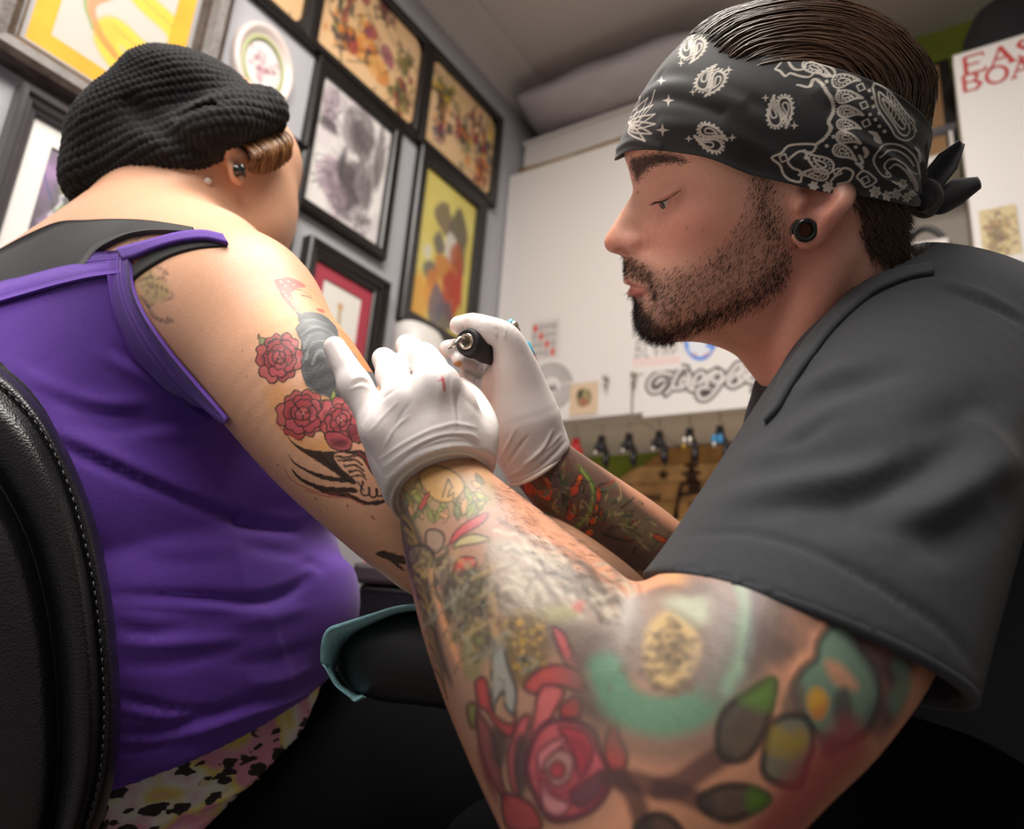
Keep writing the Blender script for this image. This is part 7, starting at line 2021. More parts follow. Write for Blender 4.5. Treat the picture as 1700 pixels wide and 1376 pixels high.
V, F = tube([(st[0], st[1], st[2] - 0.04), (st[0], st[1], 0.05)], 0.03, 14); obj('column', V, F, M_METAL, t)
for i in range(5):
    a = 2 * math.pi * i / 5
    V, F = tube([(st[0], st[1], 0.07), (st[0] + 0.24 * math.cos(a), st[1] + 0.24 * math.sin(a), 0.04)], [0.022, 0.014], 10); obj('leg', V, F, M_METAL, t)
# ================================================================== tattoo ink, laid out on charts fixed to each limb
def rose(k, cx, cy, r, red, dark, lc, w, a=0.85, seed=0, asp=1.0, rot=0.0, la=0.85, f=lambda p: p):
    R = np.random.default_rng(seed)
    def pt(rr, th): return (cx + rr * math.cos(th + rot), cy + rr * asp * math.sin(th + rot))
    for lvl, (ro, ri, n) in enumerate([(1.0, 0.5, 6), (0.74, 0.36, 5), (0.50, 0.22, 4), (0.28, 0.06, 3)]):
        o = R.uniform(0, 6.28)
        for j in range(n):
            t0 = o + 2 * math.pi * j / n; t1 = t0 + 2 * math.pi / n * 1.18; m = (t0 + t1) / 2
            jit = R.uniform(0.88, 1.1)
            P_ = [pt(r * ri, t0), pt(r * ro * 0.86 * jit, t0 + 0.12), pt(r * ro * jit, m - 0.25), pt(r * ro * 0.92 * jit, m), pt(r * ro * 1.02 * jit, m + 0.25), pt(r * ro * 0.84 * jit, t1 - 0.1), pt(r * ri, t1), pt(r * ri * 0.8, m)]
            k.fill(f(P_), red[(j + lvl) % len(red)], a, 3)
            if (j + lvl) % 2 == 0:
                D_ = [pt(r * ri, t0), pt(r * (ri * .5 + ro * .5) * jit, t0 + 0.2), pt(r * (ri * .45 + ro * .55) * jit, m), pt(r * ri * 0.9, m)]
                k.fill(f(D_), dark, 0.6 * a, 3, soft=k.soft * 4)
            k.line(f(P_[:7]), w, lc, la, 3)

# ---------------------------------------------------------------- client: upper arm
WN = normals(WV, WQ)
WCOL = np.tile(SKIN_W, (len(WV), 1)).astype(float)
# cylinder chart round the arm: metres along, metres round (zero faces the viewer's side)
def limb_chart(V, C, ref):
    C = catmull(C, 10); best = np.full(len(V), 1e9); U = np.zeros(len(V)); W = np.zeros((len(V), 3)); T_ = np.zeros((len(V), 3)); s0 = 0
    for i in range(len(C) - 1):
        d = C[i + 1] - C[i]; L = np.linalg.norm(d); t = np.clip(((V - C[i]) @ d) / L ** 2, 0, 1)
        q = V - C[i] - t[:, None] * d; dd = (q ** 2).sum(1); m = dd < best
        best[m] = dd[m]; U[m] = s0 + t[m] * L; W[m] = q[m]; T_[m] = d / L; s0 += L
    r_ = ref - (T_ * ref).sum(1)[:, None] * T_; r_ /= np.linalg.norm(r_, axis=1)[:, None]
    b_ = np.cross(T_, r_)
    return np.stack([U, np.arctan2((W * b_).sum(1), (W * r_).sum(1)) * 0.055], 1)
wp = proj(WV)
armv = wmask(WV)
ai = np.nonzero(armv)[0]
ch = np.full((len(WV), 2), 99.0)
ch[ai] = limb_chart(WV[ai], A_P[:7], -nrm(ray(520, 650)))
k = Ink(ch, WCOL, 0.0006, mask=armv)
k.to = chart_to(WV, WN, ch, armv)
def cE(l): return [(200 + x / 2.294, 360 + y / 2.294) for x, y in l]
LN = '#2b2422'
for pl, c, a, so in [([(520, 330), (600, 300), (700, 330), (760, 380), (690, 420), (640, 470), (560, 470), (530, 420)], '#dc9f45', 0.35, 0.012), ([(560, 640), (640, 640), (700, 800), (800, 900), (700, 900), (620, 830), (570, 740)], '#d89238', 0.5, 0.012), ([(820, 420), (900, 480), (960, 560), (985, 640), (900, 560), (840, 480)], '#e08a45', 0.6, 0.008), ([(700, 640), (820, 680), (800, 760), (740, 700)], '#d99a3c', 0.5, 0.008), ([(770, 830), (800, 880), (760, 890)], '#d99a3c', 0.6, 0.006), ([(650, 260), (740, 270), (830, 350), (880, 450), (830, 420), (760, 370), (690, 340)], '#e0a274', 0.5, 0.006)]:
    k.fill(cE(pl), c, a, soft=so)
# portrait: head scarf, face, dress
k.fill(cE([(585, 242), (610, 235), (640, 230), (690, 250), (705, 268), (668, 272), (648, 295), (652, 330), (690, 365), (660, 350), (625, 320), (605, 285)]), '#bf5a60', 0.8)
for (x, y) in [(612, 248), (630, 262), (622, 285), (640, 310), (655, 335), (660, 258), (640, 245), (632, 300)]: k.dot(cE([(x, y)])[0], 0.0008, '#e9c9b8', 0.8)
for l, w in [([(660, 275), (690, 280), (725, 300)], .0009), ([(690, 298), (710, 302), (725, 308)], .0014), ([(735, 310), (760, 335), (790, 370)], .0006), ([(650, 295), (660, 330), (690, 350), (740, 360), (800, 385)], .0007), ([(745, 352), (765, 356), (775, 365)], .0012), ([(800, 385), (850, 440), (900, 500), (950, 560)], .0007), ([(830, 430), (870, 460), (905, 500)], .0006), ([(645, 330), (665, 360)], .0012)]:
    k.line(cE(l), w, '#5a3a34', 0.75)
k.fill(cE([(748, 350), (772, 352), (778, 366), (758, 362)]), '#c0504c', 0.7)
k.fill(cE([(670, 362), (688, 368), (725, 362), (780, 378), (800, 395), (822, 420), (835, 470), (860, 500), (890, 520), (915, 560), (960, 585), (976, 612), (975, 652), (930, 655), (895, 690), (850, 700), (800, 690), (750, 670), (712, 645), (694, 600), (684, 540), (688, 480), (668, 430), (684, 400)]), '#4f5c64', 0.94)
k.fill(cE([(688, 520), (720, 500), (790, 550), (850, 620), (900, 680), (860, 705), (800, 692), (740, 668), (705, 630)]), '#2c2a2e', 0.92, soft=0.005)
k.fill(cE([(860, 500), (885, 560), (925, 620), (965, 655), (975, 630), (930, 590), (895, 530)]), '#4c5860', 0.85, soft=0.003)
k.fill(cE([(905, 520), (930, 530), (955, 570), (965, 592), (930, 585), (905, 555)]), '#e0905a', 0.9)
for l in [[(700, 400), (740, 390), (790, 410)], [(690, 450), (730, 420), (790, 430), (840, 480)], [(700, 500), (720, 450), (770, 440)], [(705, 540), (725, 490), (770, 470), (830, 500)], [(730, 560), (760, 510), (820, 520)]]:
    k.line(cE(l), .0012, '#98a2a0', 0.6, soft=0.0016)
k.line(cE([(670, 362), (684, 400), (668, 430), (688, 480), (684, 540), (694, 600), (712, 645)]), .0008, LN, 0.8)
RED = ['#a93c44', '#bd545a', '#b0464d']
def rE(cx, cy, r, seed, asp=1.0, rot=0.0): rose(k, cx, cy, r, RED, '#4a2528', LN, 0.0010, 0.88, seed, asp, rot, 0.9, cE)
k.shape(cE([(525, 447), (535, 460), (548, 462), (556, 470), (545, 490), (530, 485)]), '#7d8a58'); k.shape(cE([(812, 660), (822, 690), (806, 720), (796, 700)]), '#8a9440'); k.shape(cE([(800, 690), (806, 720), (790, 740)]), '#7a8a3c')
rE(606, 535, 92, 3, 1.1); rE(696, 748, 104, 11, 1.0, 0.6); rE(842, 775, 84, 21, 1.15, 0.2)
k.shape(cE([(780, 825), (830, 820), (880, 850), (872, 885), (830, 890), (795, 870)]), '#b24a52', LN, .0011); k.fill(cE([(800, 850), (840, 845), (870, 860), (850, 878), (810, 872)]), '#5a2a30', 0.8, soft=0.003)
k.shape(cE([(870, 790), (915, 810), (915, 860), (880, 850)]), '#7d2f38', LN, .0010)
# wing
BKI = '#231617'
for pl in [[(637, 836), (662, 860), (710, 884), (790, 894), (870, 890), (925, 892), (955, 920), (972, 962), (1000, 1000), (1030, 1020), (1000, 1018), (962, 985), (938, 950), (915, 918), (870, 902), (815, 905), (835, 950), (880, 990), (900, 1015), (870, 1012), (800, 965), (740, 925), (680, 885), (648, 855)],
           [(638, 904), (665, 935), (720, 965), (790, 985), (850, 996), (880, 1010), (845, 1012), (770, 1000), (705, 970), (660, 940)], [(652, 958), (690, 995), (760, 1022), (830, 1030), (885, 1030), (905, 1048), (860, 1050), (780, 1044), (710, 1020), (668, 988)],
           [(735, 1030), (800, 1046), (870, 1052), (930, 1080), (985, 1078), (1030, 1062), (1030, 1074), (985, 1096), (930, 1096), (870, 1072), (790, 1058)]]:
    k.fill(cE(pl), BKI, 0.95)
for l, w in [([(850, 930), (890, 925), (920, 945)], .0016), ([(855, 950), (895, 945), (925, 965)], .0016), ([(870, 970), (905, 965), (930, 985)], .0014), ([(880, 990), (915, 985), (935, 1000)], .0012), ([(820, 912), (860, 915), (890, 908)], .0016), ([(830, 928), (865, 925)], .0012), ([(925, 1010), (915, 1040), (925, 1060), (945, 1058), (948, 1035)], .0014), ([(948, 1035), (950, 1062), (972, 1064), (975, 1035)], .0014), ([(975, 1035), (980, 1062), (1000, 1058), (1004, 1030)], .0014), ([(1004, 1030), (1010, 1050), (1025, 1045)], .0012), ([(905, 1010), (925, 1040)], .0012), ([(760, 905), (800, 945), (850, 985)], .0010)]:
    k.line(cE(l), w, BKI, 0.9)
for l, w in [([(594, 784), (620, 815), (640, 828), (690, 852)], .0012), ([(628, 962), (650, 1000), (700, 1030), (760, 1050), (830, 1058)], .0010), ([(700, 1040), (780, 1062), (860, 1070)], .0009), ([(905, 898), (930, 915), (942, 948)], .0009), ([(860, 1060), (900, 1085), (930, 1100)], .0009)]:
    k.line(cE(l), w, '#b5383c', 0.7)
k.shape(cE([(975, 1285), (1010, 1278), (1050, 1290), (1090, 1300), (1090, 1320), (1050, 1312), (1080, 1345), (1060, 1335), (1020, 1305)]), '#2a2221', BKI, .0014)
for (x, y, r) in [(273, 350, .0009), (600, 945, .0009), (745, 1075, .0009), (865, 1100, .0009), (960, 1145, .0010), (800, 1050, .0006), (480, 605, .0007), (438, 520, .0006), (760, 1120, .0007), (350, 228, .0006), (700, 1130, .0006)]:
    k.dot(cE([(x, y)])[0], r, '#7a4634', 0.8)
# blush towards the arm pit and elbow
q_ = proj(WV); d_ = np.linalg.norm((q_[:, :2] - np.array([430, 730])) / np.array([60, 120]), axis=1)
# shoulder blade tattoo on a flat chart across the back
bx = nrm(R_RT - WN[np.argmin(np.linalg.norm(q_[:, :2] - np.array([255, 470]), axis=1) + 50 * (q_[:, 2] > 0.75))] * 0.2); by = nrm(np.cross(np.cross(bx, R_UP), bx))
bm_ = (q_[:, 0] > 170) & (q_[:, 0] < 310) & (q_[:, 1] > 370) & (q_[:, 1] < 560) & (((CAM - WV) * WN).sum(1) > 0) & (q_[:, 2] < 0.78)
WV2 = WV
kb = Ink(np.stack([WV @ bx, WV @ by], 1), WCOL, 0.0016, mask=bm_); kb.to = chart_to(WV, WN, kb.Q, bm_)
for pl, c, a in [([(60, 200), (100, 190), (130, 215), (165, 245), (185, 280), (160, 320), (110, 335), (80, 300), (65, 250)], '#8f9450', 0.5), ([(30, 170), (70, 165), (80, 190), (40, 195)], '#cc6a55', 0.7), ([(20, 60), (90, 55), (120, 80), (60, 120), (0, 120)], '#8d8078', 0.35)]:
    kb.fill(cE(pl), c, a, soft=0.006)
for l in [[(60, 210), (100, 190), (150, 180), (130, 150), (160, 160)], [(70, 240), (120, 230), (175, 240), (150, 225)], [(80, 270), (130, 260), (190, 290), (190, 310), (150, 320)], [(90, 310), (110, 350), (150, 390), (200, 400), (180, 385)], [(100, 330), (120, 380), (170, 400)], [(75, 300), (100, 340), (130, 330)], [(10, 90), (40, 60), (90, 60), (60, 90), (110, 85), (80, 120)], [(30, 110), (70, 80), (120, 60)], [(110, 200), (120, 250), (100, 290)], [(140, 190), (180, 215), (150, 215)], [(100, 250), (140, 280), (130, 310)]]:
    kb.line(cE(l), .0013, '#453a36', 0.75)
for (x, y, r) in [(245, 346, .0010), (333, 344, .0008), (300, 372, .0006), (319, 377, .0006)]:
    pass
M_SKINW = mat('client_skin', '#e2ac8c', 0.45, vcol=True, noise=(240, 0.04), bump=(800, 0.10), sss=0.14, spec=0.4)
tag(obj('body', WV, WQ, M_SKINW, wom, col=WCOL), 'bare neck, shoulder and tattooed arm')

# ---------------------------------------------------------------- man: near arm, chart = plane in which the elbow bends
AN = normals(AV, AQ)
f1 = nrm(P(1015, 1362, 0.342) - P(752, 845, 0.440)); f2 = nrm(P(1285, 1075, 0.360) - P(1112, 1310, 0.336))
fn = nrm(np.cross(f1, f2)); fn = fn if np.dot(fn, R_FW) < 0 else -fn
e2 = nrm(np.cross(fn, f1))
am = (AN @ fn) > -0.55
k = Ink(np.stack([AV @ f1, AV @ e2], 1), ACOL, 0.0011, mask=am)
k.to = chart_to(AV, AN, k.Q)
def cA(l): return [(640 + x / 2.164, 740 + y / 2.164) for x, y in l]
def cB(l): return [(1000 + x / 2.4286, 880 + y / 2.4286) for x, y in l]
GR, DG, OC, PU_ = '#6c5f56', '#463d38', '#8a6a35', '#7d6c68'
def wash(f, pl, c, a, so=0.004): k.fill(f(pl), c, min(1, a * 1.2), soft=so * 0.55)
wash(cA, [(40, 200), (380, 130), (470, 270), (640, 420), (800, 480), (900, 560), (900, 800), (800, 1000), (820, 1250), (700, 1376), (450, 1376), (300, 1100), (180, 800), (90, 450)], '#85695a', 0.62, 0.02)
# wrist: fronds and shield
r_ = np.random.default_rng(4)
wash(cA, [(20, 100), (120, 40), (260, 20), (360, 60), (400, 180), (330, 250), (200, 260), (120, 330), (60, 330)], '#8a8450', 0.30, 0.008)
for i in range(46):
    u = r_.random(); x0, y0 = 50 + 300 * u + r_.normal() * 10, 60 + 150 * r_.random() + (1 - u) * 60
    L = r_.uniform(35, 75); an = r_.uniform(0.3, 2.6); w = r_.uniform(9, 18)
    tip = (x0 + L * math.cos(an), y0 + L * math.sin(an)); md = ((x0 + tip[0]) / 2, (y0 + tip[1]) / 2); nx, ny = -math.sin(an) * w, math.cos(an) * w
    k.shape(cA([(x0, y0), (md[0] + nx, md[1] + ny), tip, (md[0] - nx * 0.5, md[1] - ny * 0.5)]), ['#7a8040', '#8d9148', '#5e6a48', '#a38a4c', '#c28f63'][r_.integers(5)], '#38342c', 0.0008, 0.75, 0.75, 3)
k.shape(cA([(120, 105), (180, 75), (255, 100), (285, 150), (250, 195), (195, 200), (145, 165)]), '#b98f58', '#38342c', 0.0010)
k.line(cA([(205, 185), (215, 150), (225, 120), (240, 150), (230, 160), (225, 185), (245, 170), (240, 190)]), 0.0011, '#38342c', 0.9, 0)
k.shape(cA([(118, 225), (140, 180), (158, 165), (150, 200), (130, 230)]), '#a5433f', '#38342c', 0.0008)
# dark ribs along the outer edge
wash(cA, [(40, 180), (90, 250), (130, 330), (170, 430), (175, 560), (200, 700), (240, 860), (200, 800), (140, 640), (90, 480), (50, 330)], DG, 0.72, 0.006)
for i in range(26):
    y0 = 250 + i * 22; x0 = 62 + 0.20 * (y0 - 250)
    k.line(cA([(x0, y0), (x0 + 30 + r_.normal() * 6, y0 + 40), (x0 + 50, y0 + 110)]), 0.0016, [OC, '#2e2825', '#95764a', '#5a4e46'][i % 4], 0.65)
wash(cA, [(150, 420), (185, 440), (215, 560), (240, 680), (275, 780), (250, 770), (205, 640), (165, 520)], '#c98f66', 0.85, 0.004)
for pl, c in [([(145, 310), (180, 300), (208, 320), (205, 360), (180, 385), (150, 370)], '#8f7a68'), ([(80, 380), (120, 355), (165, 375), (170, 430), (120, 420), (85, 430)], '#6a5a4e'), ([(175, 440), (215, 425), (228, 450), (225, 520), (205, 560), (180, 520)], '#8a7468')]:
    k.shape(cA(pl), c, '#3a322e', 0.0016, 0.7)
k.shape(cA([(232, 352), (250, 310), (300, 268), (370, 242), (345, 280), (280, 320)]), '#b04a50', '#4a2a2c', 0.0013)
k.shape(cA([(242, 365), (270, 330), (320, 318), (372, 332), (330, 352), (280, 360)]), '#a89a70', '#4a443c', 0.0014); k.line(cA([(372, 332), (375, 420), (360, 520), (365, 600)]), 0.0022, '#6a6048', 0.7)
k.shape(cA([(245, 440), (262, 405), (305, 398), (328, 415), (315, 445), (275, 465), (248, 466)]), '#bc4440', '#4a2a2a', 0.0013)
wash(cA, [(220, 470), (330, 430), (365, 500), (375, 640), (420, 760), (380, 760), (300, 680), (230, 640), (205, 560)], '#54493f', 0.78, 0.007)
for i in range(30):
    x0, y0 = 225 + 130 * r_.random(), 450 + 230 * r_.random(); k.line(cA([(x0, y0), (x0 + r_.normal() * 22, y0 + 18), (x0 + r_.normal() * 30, y0 + 45)]), 0.0015, ['#2f2824', '#8a7a60', '#6f7044'][i % 3], 0.6)
wash(cA, [(370, 350), (450, 330), (600, 400), (760, 480), (880, 560), (900, 660), (760, 680), (600, 640), (480, 640), (400, 600), (370, 480)], '#9a8b7e', 0.68, 0.010)
for i in range(70):
    t = r_.random(); x0, y0 = 390 + 430 * t, 360 + 190 * t + r_.normal() * 60
    k.line(cA([(x0, y0), (x0 + 45, y0 + 12 + r_.normal() * 14), (x0 + 100, y0 + 45 + r_.normal() * 20), (x0 + 130, y0 + 90 + r_.normal() * 20)]), r_.uniform(.0012, .003), ['#5d5149', '#c4b6a4', '#7d6f66', '#3f3731', '#b4a893'][i % 5], 0.5, soft=0.002)
wash(cA, [(550, 590), (640, 570), (700, 600), (640, 640), (570, 640)], '#9a9a55', 0.4, 0.008); k.fill(cA([(672, 580), (690, 555), (712, 562), (705, 592), (684, 598)]), '#b5524a', 0.8, soft=0.003)
wash(cA, [(420, 620), (540, 600), (600, 680), (580, 780), (520, 860), (450, 850), (420, 740)], '#6d5738', 0.8, 0.010)
for i in range(50): k.dot(cA([(450 + 120 * r_.random() + 10, 630 + 190 * r_.random())])[0], r_.uniform(.0008, .0018), ['#b58a35', '#9a7a3c', '#4a3a28'][i % 3], 0.7)
wash(cA, [(290, 660), (350, 680), (360, 760), (330, 840), (290, 840), (270, 740)], '#77744c', 0.6, 0.006)
k.shape(cA([(385, 720), (420, 700), (440, 800), (468, 880), (455, 960), (430, 930), (420, 880), (400, 920), (385, 960), (380, 860)]), '#8d9088', '#4a4440', 0.0020, 0.8)
wash(cA, [(580, 640), (700, 640), (820, 700), (800, 800), (700, 760), (600, 740)], '#5c4f48', 0.6, 0.012)
for i in range(150):      # fine shading all over the sleeve
    t = r_.random(); x0, y0 = 120 + 330 * t + r_.normal() * 60, 330 + 560 * t * r_.random() + r_.random() * 160
    k.line(cA([(x0, y0), (x0 + r_.normal() * 20, y0 + 20), (x0 + r_.normal() * 30, y0 + 55)]), r_.uniform(.001, .0028), ['#3d342e', '#6f6250', '#8f8a78', '#4d4a36', '#a58a60'][i % 5], 0.5, soft=0.0016)
# rose group on the forearm
RR = ['#a93840', '#b84a50', '#c06468']
for pl, c in [([(600, 655), (640, 670), (670, 740), (720, 800), (690, 815), (640, 770)], '#b84e52'), ([(500, 860), (560, 800), (640, 790), (720, 830), (700, 880), (620, 860), (540, 890)], '#a93c40'), ([(700, 800), (755, 800), (800, 900), (800, 960), (740, 900)], '#ad4347'), ([(325, 850), (360, 845), (385, 960), (450, 1000), (470, 960), (460, 1030), (420, 1035), (360, 950), (335, 940)], '#a8363a'), ([(290, 940), (325, 930), (330, 990), (310, 1010)], '#6d7038'), ([(330, 960), (400, 1060), (420, 1200), (440, 1290), (380, 1200), (340, 1080)], '#7a3a3c'), ([(440, 1100), (480, 990), (520, 970), (500, 1050), (470, 1150), (480, 1250), (450, 1220)], '#b54e54'), ([(560, 870), (640, 880), (600, 960), (540, 1080), (500, 1140), (530, 1000)], '#bd5a5e'), ([(630, 930), (690, 900), (700, 970), (640, 980)], '#a02f36'), ([(780, 1080), (810, 1000), (835, 970), (840, 1040), (868, 1110), (850, 1170), (800, 1170)], '#a9343c'), ([(420, 1260), (520, 1280), (560, 1376), (440, 1376)], '#a23a40')]:
    k.shape(cA(pl), c, '#4a2a2c', 0.0022, 0.85, 0.7)
for pl, c in [([(380, 1010), (440, 1040), (420, 1160), (380, 1120)], '#4a3634'), ([(460, 1060), (500, 1040), (520, 1180), (490, 1260), (465, 1180)], '#4b3a3a'), ([(660, 760), (720, 720), (760, 790), (700, 790)], '#5a3e3c'), ([(690, 880), (780, 940), (800, 1000), (720, 960)], '#503a38'), ([(330, 1080), (380, 1200), (400, 1280), (350, 1180)], '#7a3034')]:
    wash(cA, pl, c, 0.75, 0.006)
k.shape(cA([(510, 1130), (560, 1010), (660, 985), (745, 1020), (770, 1090), (800, 1160), (795, 1240), (740, 1310), (660, 1340), (590, 1340), (540, 1260), (515, 1190)]), '#b4525a', '#54303a', 0.0030, 0.9)
for pl, c in [([(620, 1010), (720, 1030), (745, 1110), (700, 1190), (680, 1120), (650, 1060)], '#a23a44'), ([(545, 1110), (600, 1060), (650, 1050), (610, 1110), (560, 1170)], '#c4787c'), ([(660, 1250), (740, 1190), (780, 1170), (770, 1250), (700, 1300)], '#4a3c44'), ([(560, 1200), (600, 1250), (660, 1290), (620, 1330), (570, 1300)], '#c6888a'), ([(570, 1150), (620, 1090), (670, 1120), (660, 1200), (600, 1220)], '#a88078'), ([(590, 1160), (620, 1135), (645, 1160), (630, 1190), (600, 1190)], '#a83040')]:
    k.shape(cA(pl), c, '#5a343c', 0.0022, 0.8, 0.6)
k.line(cA([(540, 1180), (580, 1240), (650, 1245), (710, 1190), (720, 1100), (670, 1060)]), 0.0035, '#7a3a44', 0.6, soft=0.003)
# green arc, grey surround, dotted dome
wash(cA, [(700, 690), (860, 650), (900, 700), (860, 830), (800, 840)], '#6f625c', 0.6, 0.012)
k.line(cA([(770, 820), (800, 920), (880, 985), (1000, 1015), (1120, 980), (1210, 900), (1270, 800), (1310, 680), (1320, 560)]), 0.0300, '#6d5c54', 0.75, soft=0.010)
k.line(cA([(790, 810), (830, 900), (900, 950), (1000, 970), (1110, 935), (1190, 860), (1240, 770), (1275, 660)]), 0.0165, '#5c8a70', 0.85, soft=0.006)
wash(cA, [(870, 560), (960, 520), (1080, 480), (1200, 500), (1240, 620), (1200, 780), (1080, 880), (960, 880), (860, 780)], '#84766e', 0.72, 0.010)
k.fill(cA([(935, 660), (990, 600), (1060, 600), (1130, 660), (1156, 740), (1120, 830), (1040, 880), (970, 860), (930, 780)]), '#bda070', 0.92, soft=0.004)
k.line(cA([(1060, 600), (1130, 660), (1156, 740), (1120, 830), (1040, 880), (970, 860)]), 0.0035, '#5c4e46', 0.7, soft=0.003)
for i in range(110):
    x, y = 1020 + r_.normal() * 60, 745 + r_.normal() * 62; k.dot(cA([(x, y)])[0], r_.uniform(.0008, .0022), '#6a5a4a', 0.5, 0.0018)
k.fill(cB([(250, 290), (330, 260), (420, 250), (440, 330), (400, 380), (330, 350)]), '#b3bba2', 0.75, soft=0.007); k.fill(cB([(240, 180), (330, 150), (370, 180), (340, 230), (270, 225)]), '#d09c72', 0.9, soft=0.006)
k.line(cB([(200, 250), (280, 230), (360, 250), (430, 225)]), 0.0040, '#6d5d55', 0.6, soft=0.004)
k.line(cB([(430, 190), (520, 230), (560, 330), (540, 470), (480, 580)]), 0.0240, PU_, 0.7, soft=0.008); k.line(cB([(540, 190), (575, 280), (575, 420), (560, 520), (500, 640)]), 0.0050, '#8fae92', 0.6, soft=0.004)
k.line(cB([(590, 200), (620, 260), (600, 400), (580, 520)]), 0.0030, '#5e5059', 0.6, soft=0.003)
for l, w in [([(650, 220), (690, 300), (660, 420), (690, 520)], .010), ([(700, 230), (760, 320), (800, 420), (790, 480)], .008), ([(720, 360), (740, 440), (720, 540)], .008), ([(760, 240), (830, 330), (850, 400)], .007), ([(640, 360), (650, 460), (600, 580)], .006), ([(800, 250), (880, 290)], .008), ([(690, 430), (770, 500)], .006)]:
    k.line(cB(l), w, '#5d4d48', 0.65, soft=0.004, taper=True)
# flower-eye in teal
k.shape(cB([(870, 450), (920, 385), (975, 355), (1020, 390), (1050, 480), (1115, 570), (1120, 690), (1080, 790), (1010, 850), (930, 870), (870, 820), (800, 740), (770, 640), (810, 560), (860, 520)]), '#4c8472', '#3a3632', 0.0035, 0.85, 0.7)
k.fill(cB([(900, 530), (960, 540), (1030, 620), (1000, 650), (930, 610)]), '#c68d6e', 0.9, soft=0.004)
wash(cB, [(740, 640), (800, 600), (830, 740), (780, 760), (720, 740)], '#6a5a50', 0.7, 0.006); wash(cB, [(940, 660), (990, 640), (1010, 760), (960, 800), (930, 740)], '#4a4440', 0.7, 0.006)
k.fill(cB([(825, 690), (845, 640), (885, 640), (912, 690), (890, 755), (850, 750)]), '#cf9a38', 0.95, soft=0.003); k.fill(cB([(845, 730), (880, 715), (908, 700), (890, 757), (855, 755)]), '#c06a3a', 0.8, soft=0.004)
k.shape(cB([(680, 800), (740, 750), (820, 760), (850, 850), (820, 960), (790, 1030), (700, 1020), (650, 960)]), '#5f6f60', '#3f3833', 0.0030, 0.8)
for l in [[(700, 820), (760, 850), (800, 830)], [(690, 870), (750, 890), (800, 870)]]: k.line(cB(l), 0.006, '#a3893c', 0.7, soft=0.003)
wash(cB, [(880, 830), (960, 820), (990, 870), (920, 920), (880, 900)], '#4a5a50', 0.8, 0.004)
for l in [[(1030, 400), (1080, 500), (1170, 560), (1230, 520)], [(1060, 420), (1150, 480), (1220, 500)], [(1130, 590), (1150, 680), (1110, 780)], [(1180, 570), (1200, 640), (1150, 740)]]: k.line(cB(l), 0.011, '#4b3c42', 0.65, soft=0.005)
k.line(cB([(1200, 560), (1220, 620), (1180, 700)]), 0.008, '#6f9a80', 0.6, soft=0.004)
k.line(cB([(1000, 860), (900, 960), (820, 1060), (740, 1160), (690, 1230)]), 0.018, '#a5434a', 0.75, soft=0.008)
# stem and leaves
for l, w in [([(30, 995), (120, 1010), (220, 1035), (310, 1025), (400, 960), (480, 905)], .0085), ([(230, 1040), (320, 1060), (420, 1100)], .0075), ([(80, 1010), (130, 1080), (165, 1180), (190, 1260)], .0080)]:
    k.line(cB(l), w, '#553c3b', 0.85, soft=0.003)
k.shape(cB([(690, 600), (685, 700), (645, 840), (570, 925), (490, 925), (460, 840), (490, 730), (590, 655)]), '#4e4a40', '#3b3330', 0.0028, 0.88); wash(cB, [(690, 600), (680, 720), (620, 720), (560, 690), (600, 650)], '#5f7d38', 0.75, 0.010)
k.shape(cB([(390, 1090), (450, 1045), (530, 1028), (610, 1040), (675, 1085), (600, 1140), (510, 1170), (420, 1140)]), '#4a443e', '#3b3330', 0.0028, 0.88); wash(cB, [(675, 1085), (600, 1045), (580, 1090), (610, 1135)], '#5c8030', 0.85, 0.008)
k.shape(cB([(130, 1205), (200, 1150), (280, 1165), (320, 1230), (220, 1260)]), '#453d3b', '#3b3330', 0.0028, 0.85)

# ---------------------------------------------------------------- man: far forearm
RN = normals(RV, RQ)
RV2, RQ2 = subdivide(RV, RQ); RV, RQ = RV2, RQ2; RN = normals(RV, RQ); RCOL = np.tile(srgb('#c98c6d'), (len(RV), 1)).astype(float)
g1 = nrm(P(1050, 905, 0.595) - P(930, 800, 0.57)); gn = -nrm(ray(980, 850)); gn = nrm(gn - np.dot(gn, g1) * g1); g2 = np.cross(gn, g1)
k = Ink(np.stack([RV @ g1, RV @ g2], 1), RCOL, 0.0009, mask=(RN @ gn) > -0.4); k.to = chart_to(RV, RN, k.Q)
def cC(l): return [(800 + x / 3.276, 480 + y / 3.276) for x, y in l]
k.fill(cC([(60, 1150), (300, 960), (480, 800), (660, 960), (820, 1130), (980, 1260), (1150, 1400), (900, 1550), (600, 1450), (300, 1300)]), '#3d3632', 0.85, soft=0.008)
k.fill(cC([(700, 1150), (860, 1250), (1000, 1330), (900, 1400), (760, 1330), (660, 1230)]), '#8a7458', 0.6, soft=0.012)
for l in [[(430, 960), (450, 1010)], [(455, 940), (480, 1000)], [(480, 920), (510, 985)], [(505, 900), (540, 970)]]: k.line(cC(l), 0.003, '#6a5048', 0.8, 0)
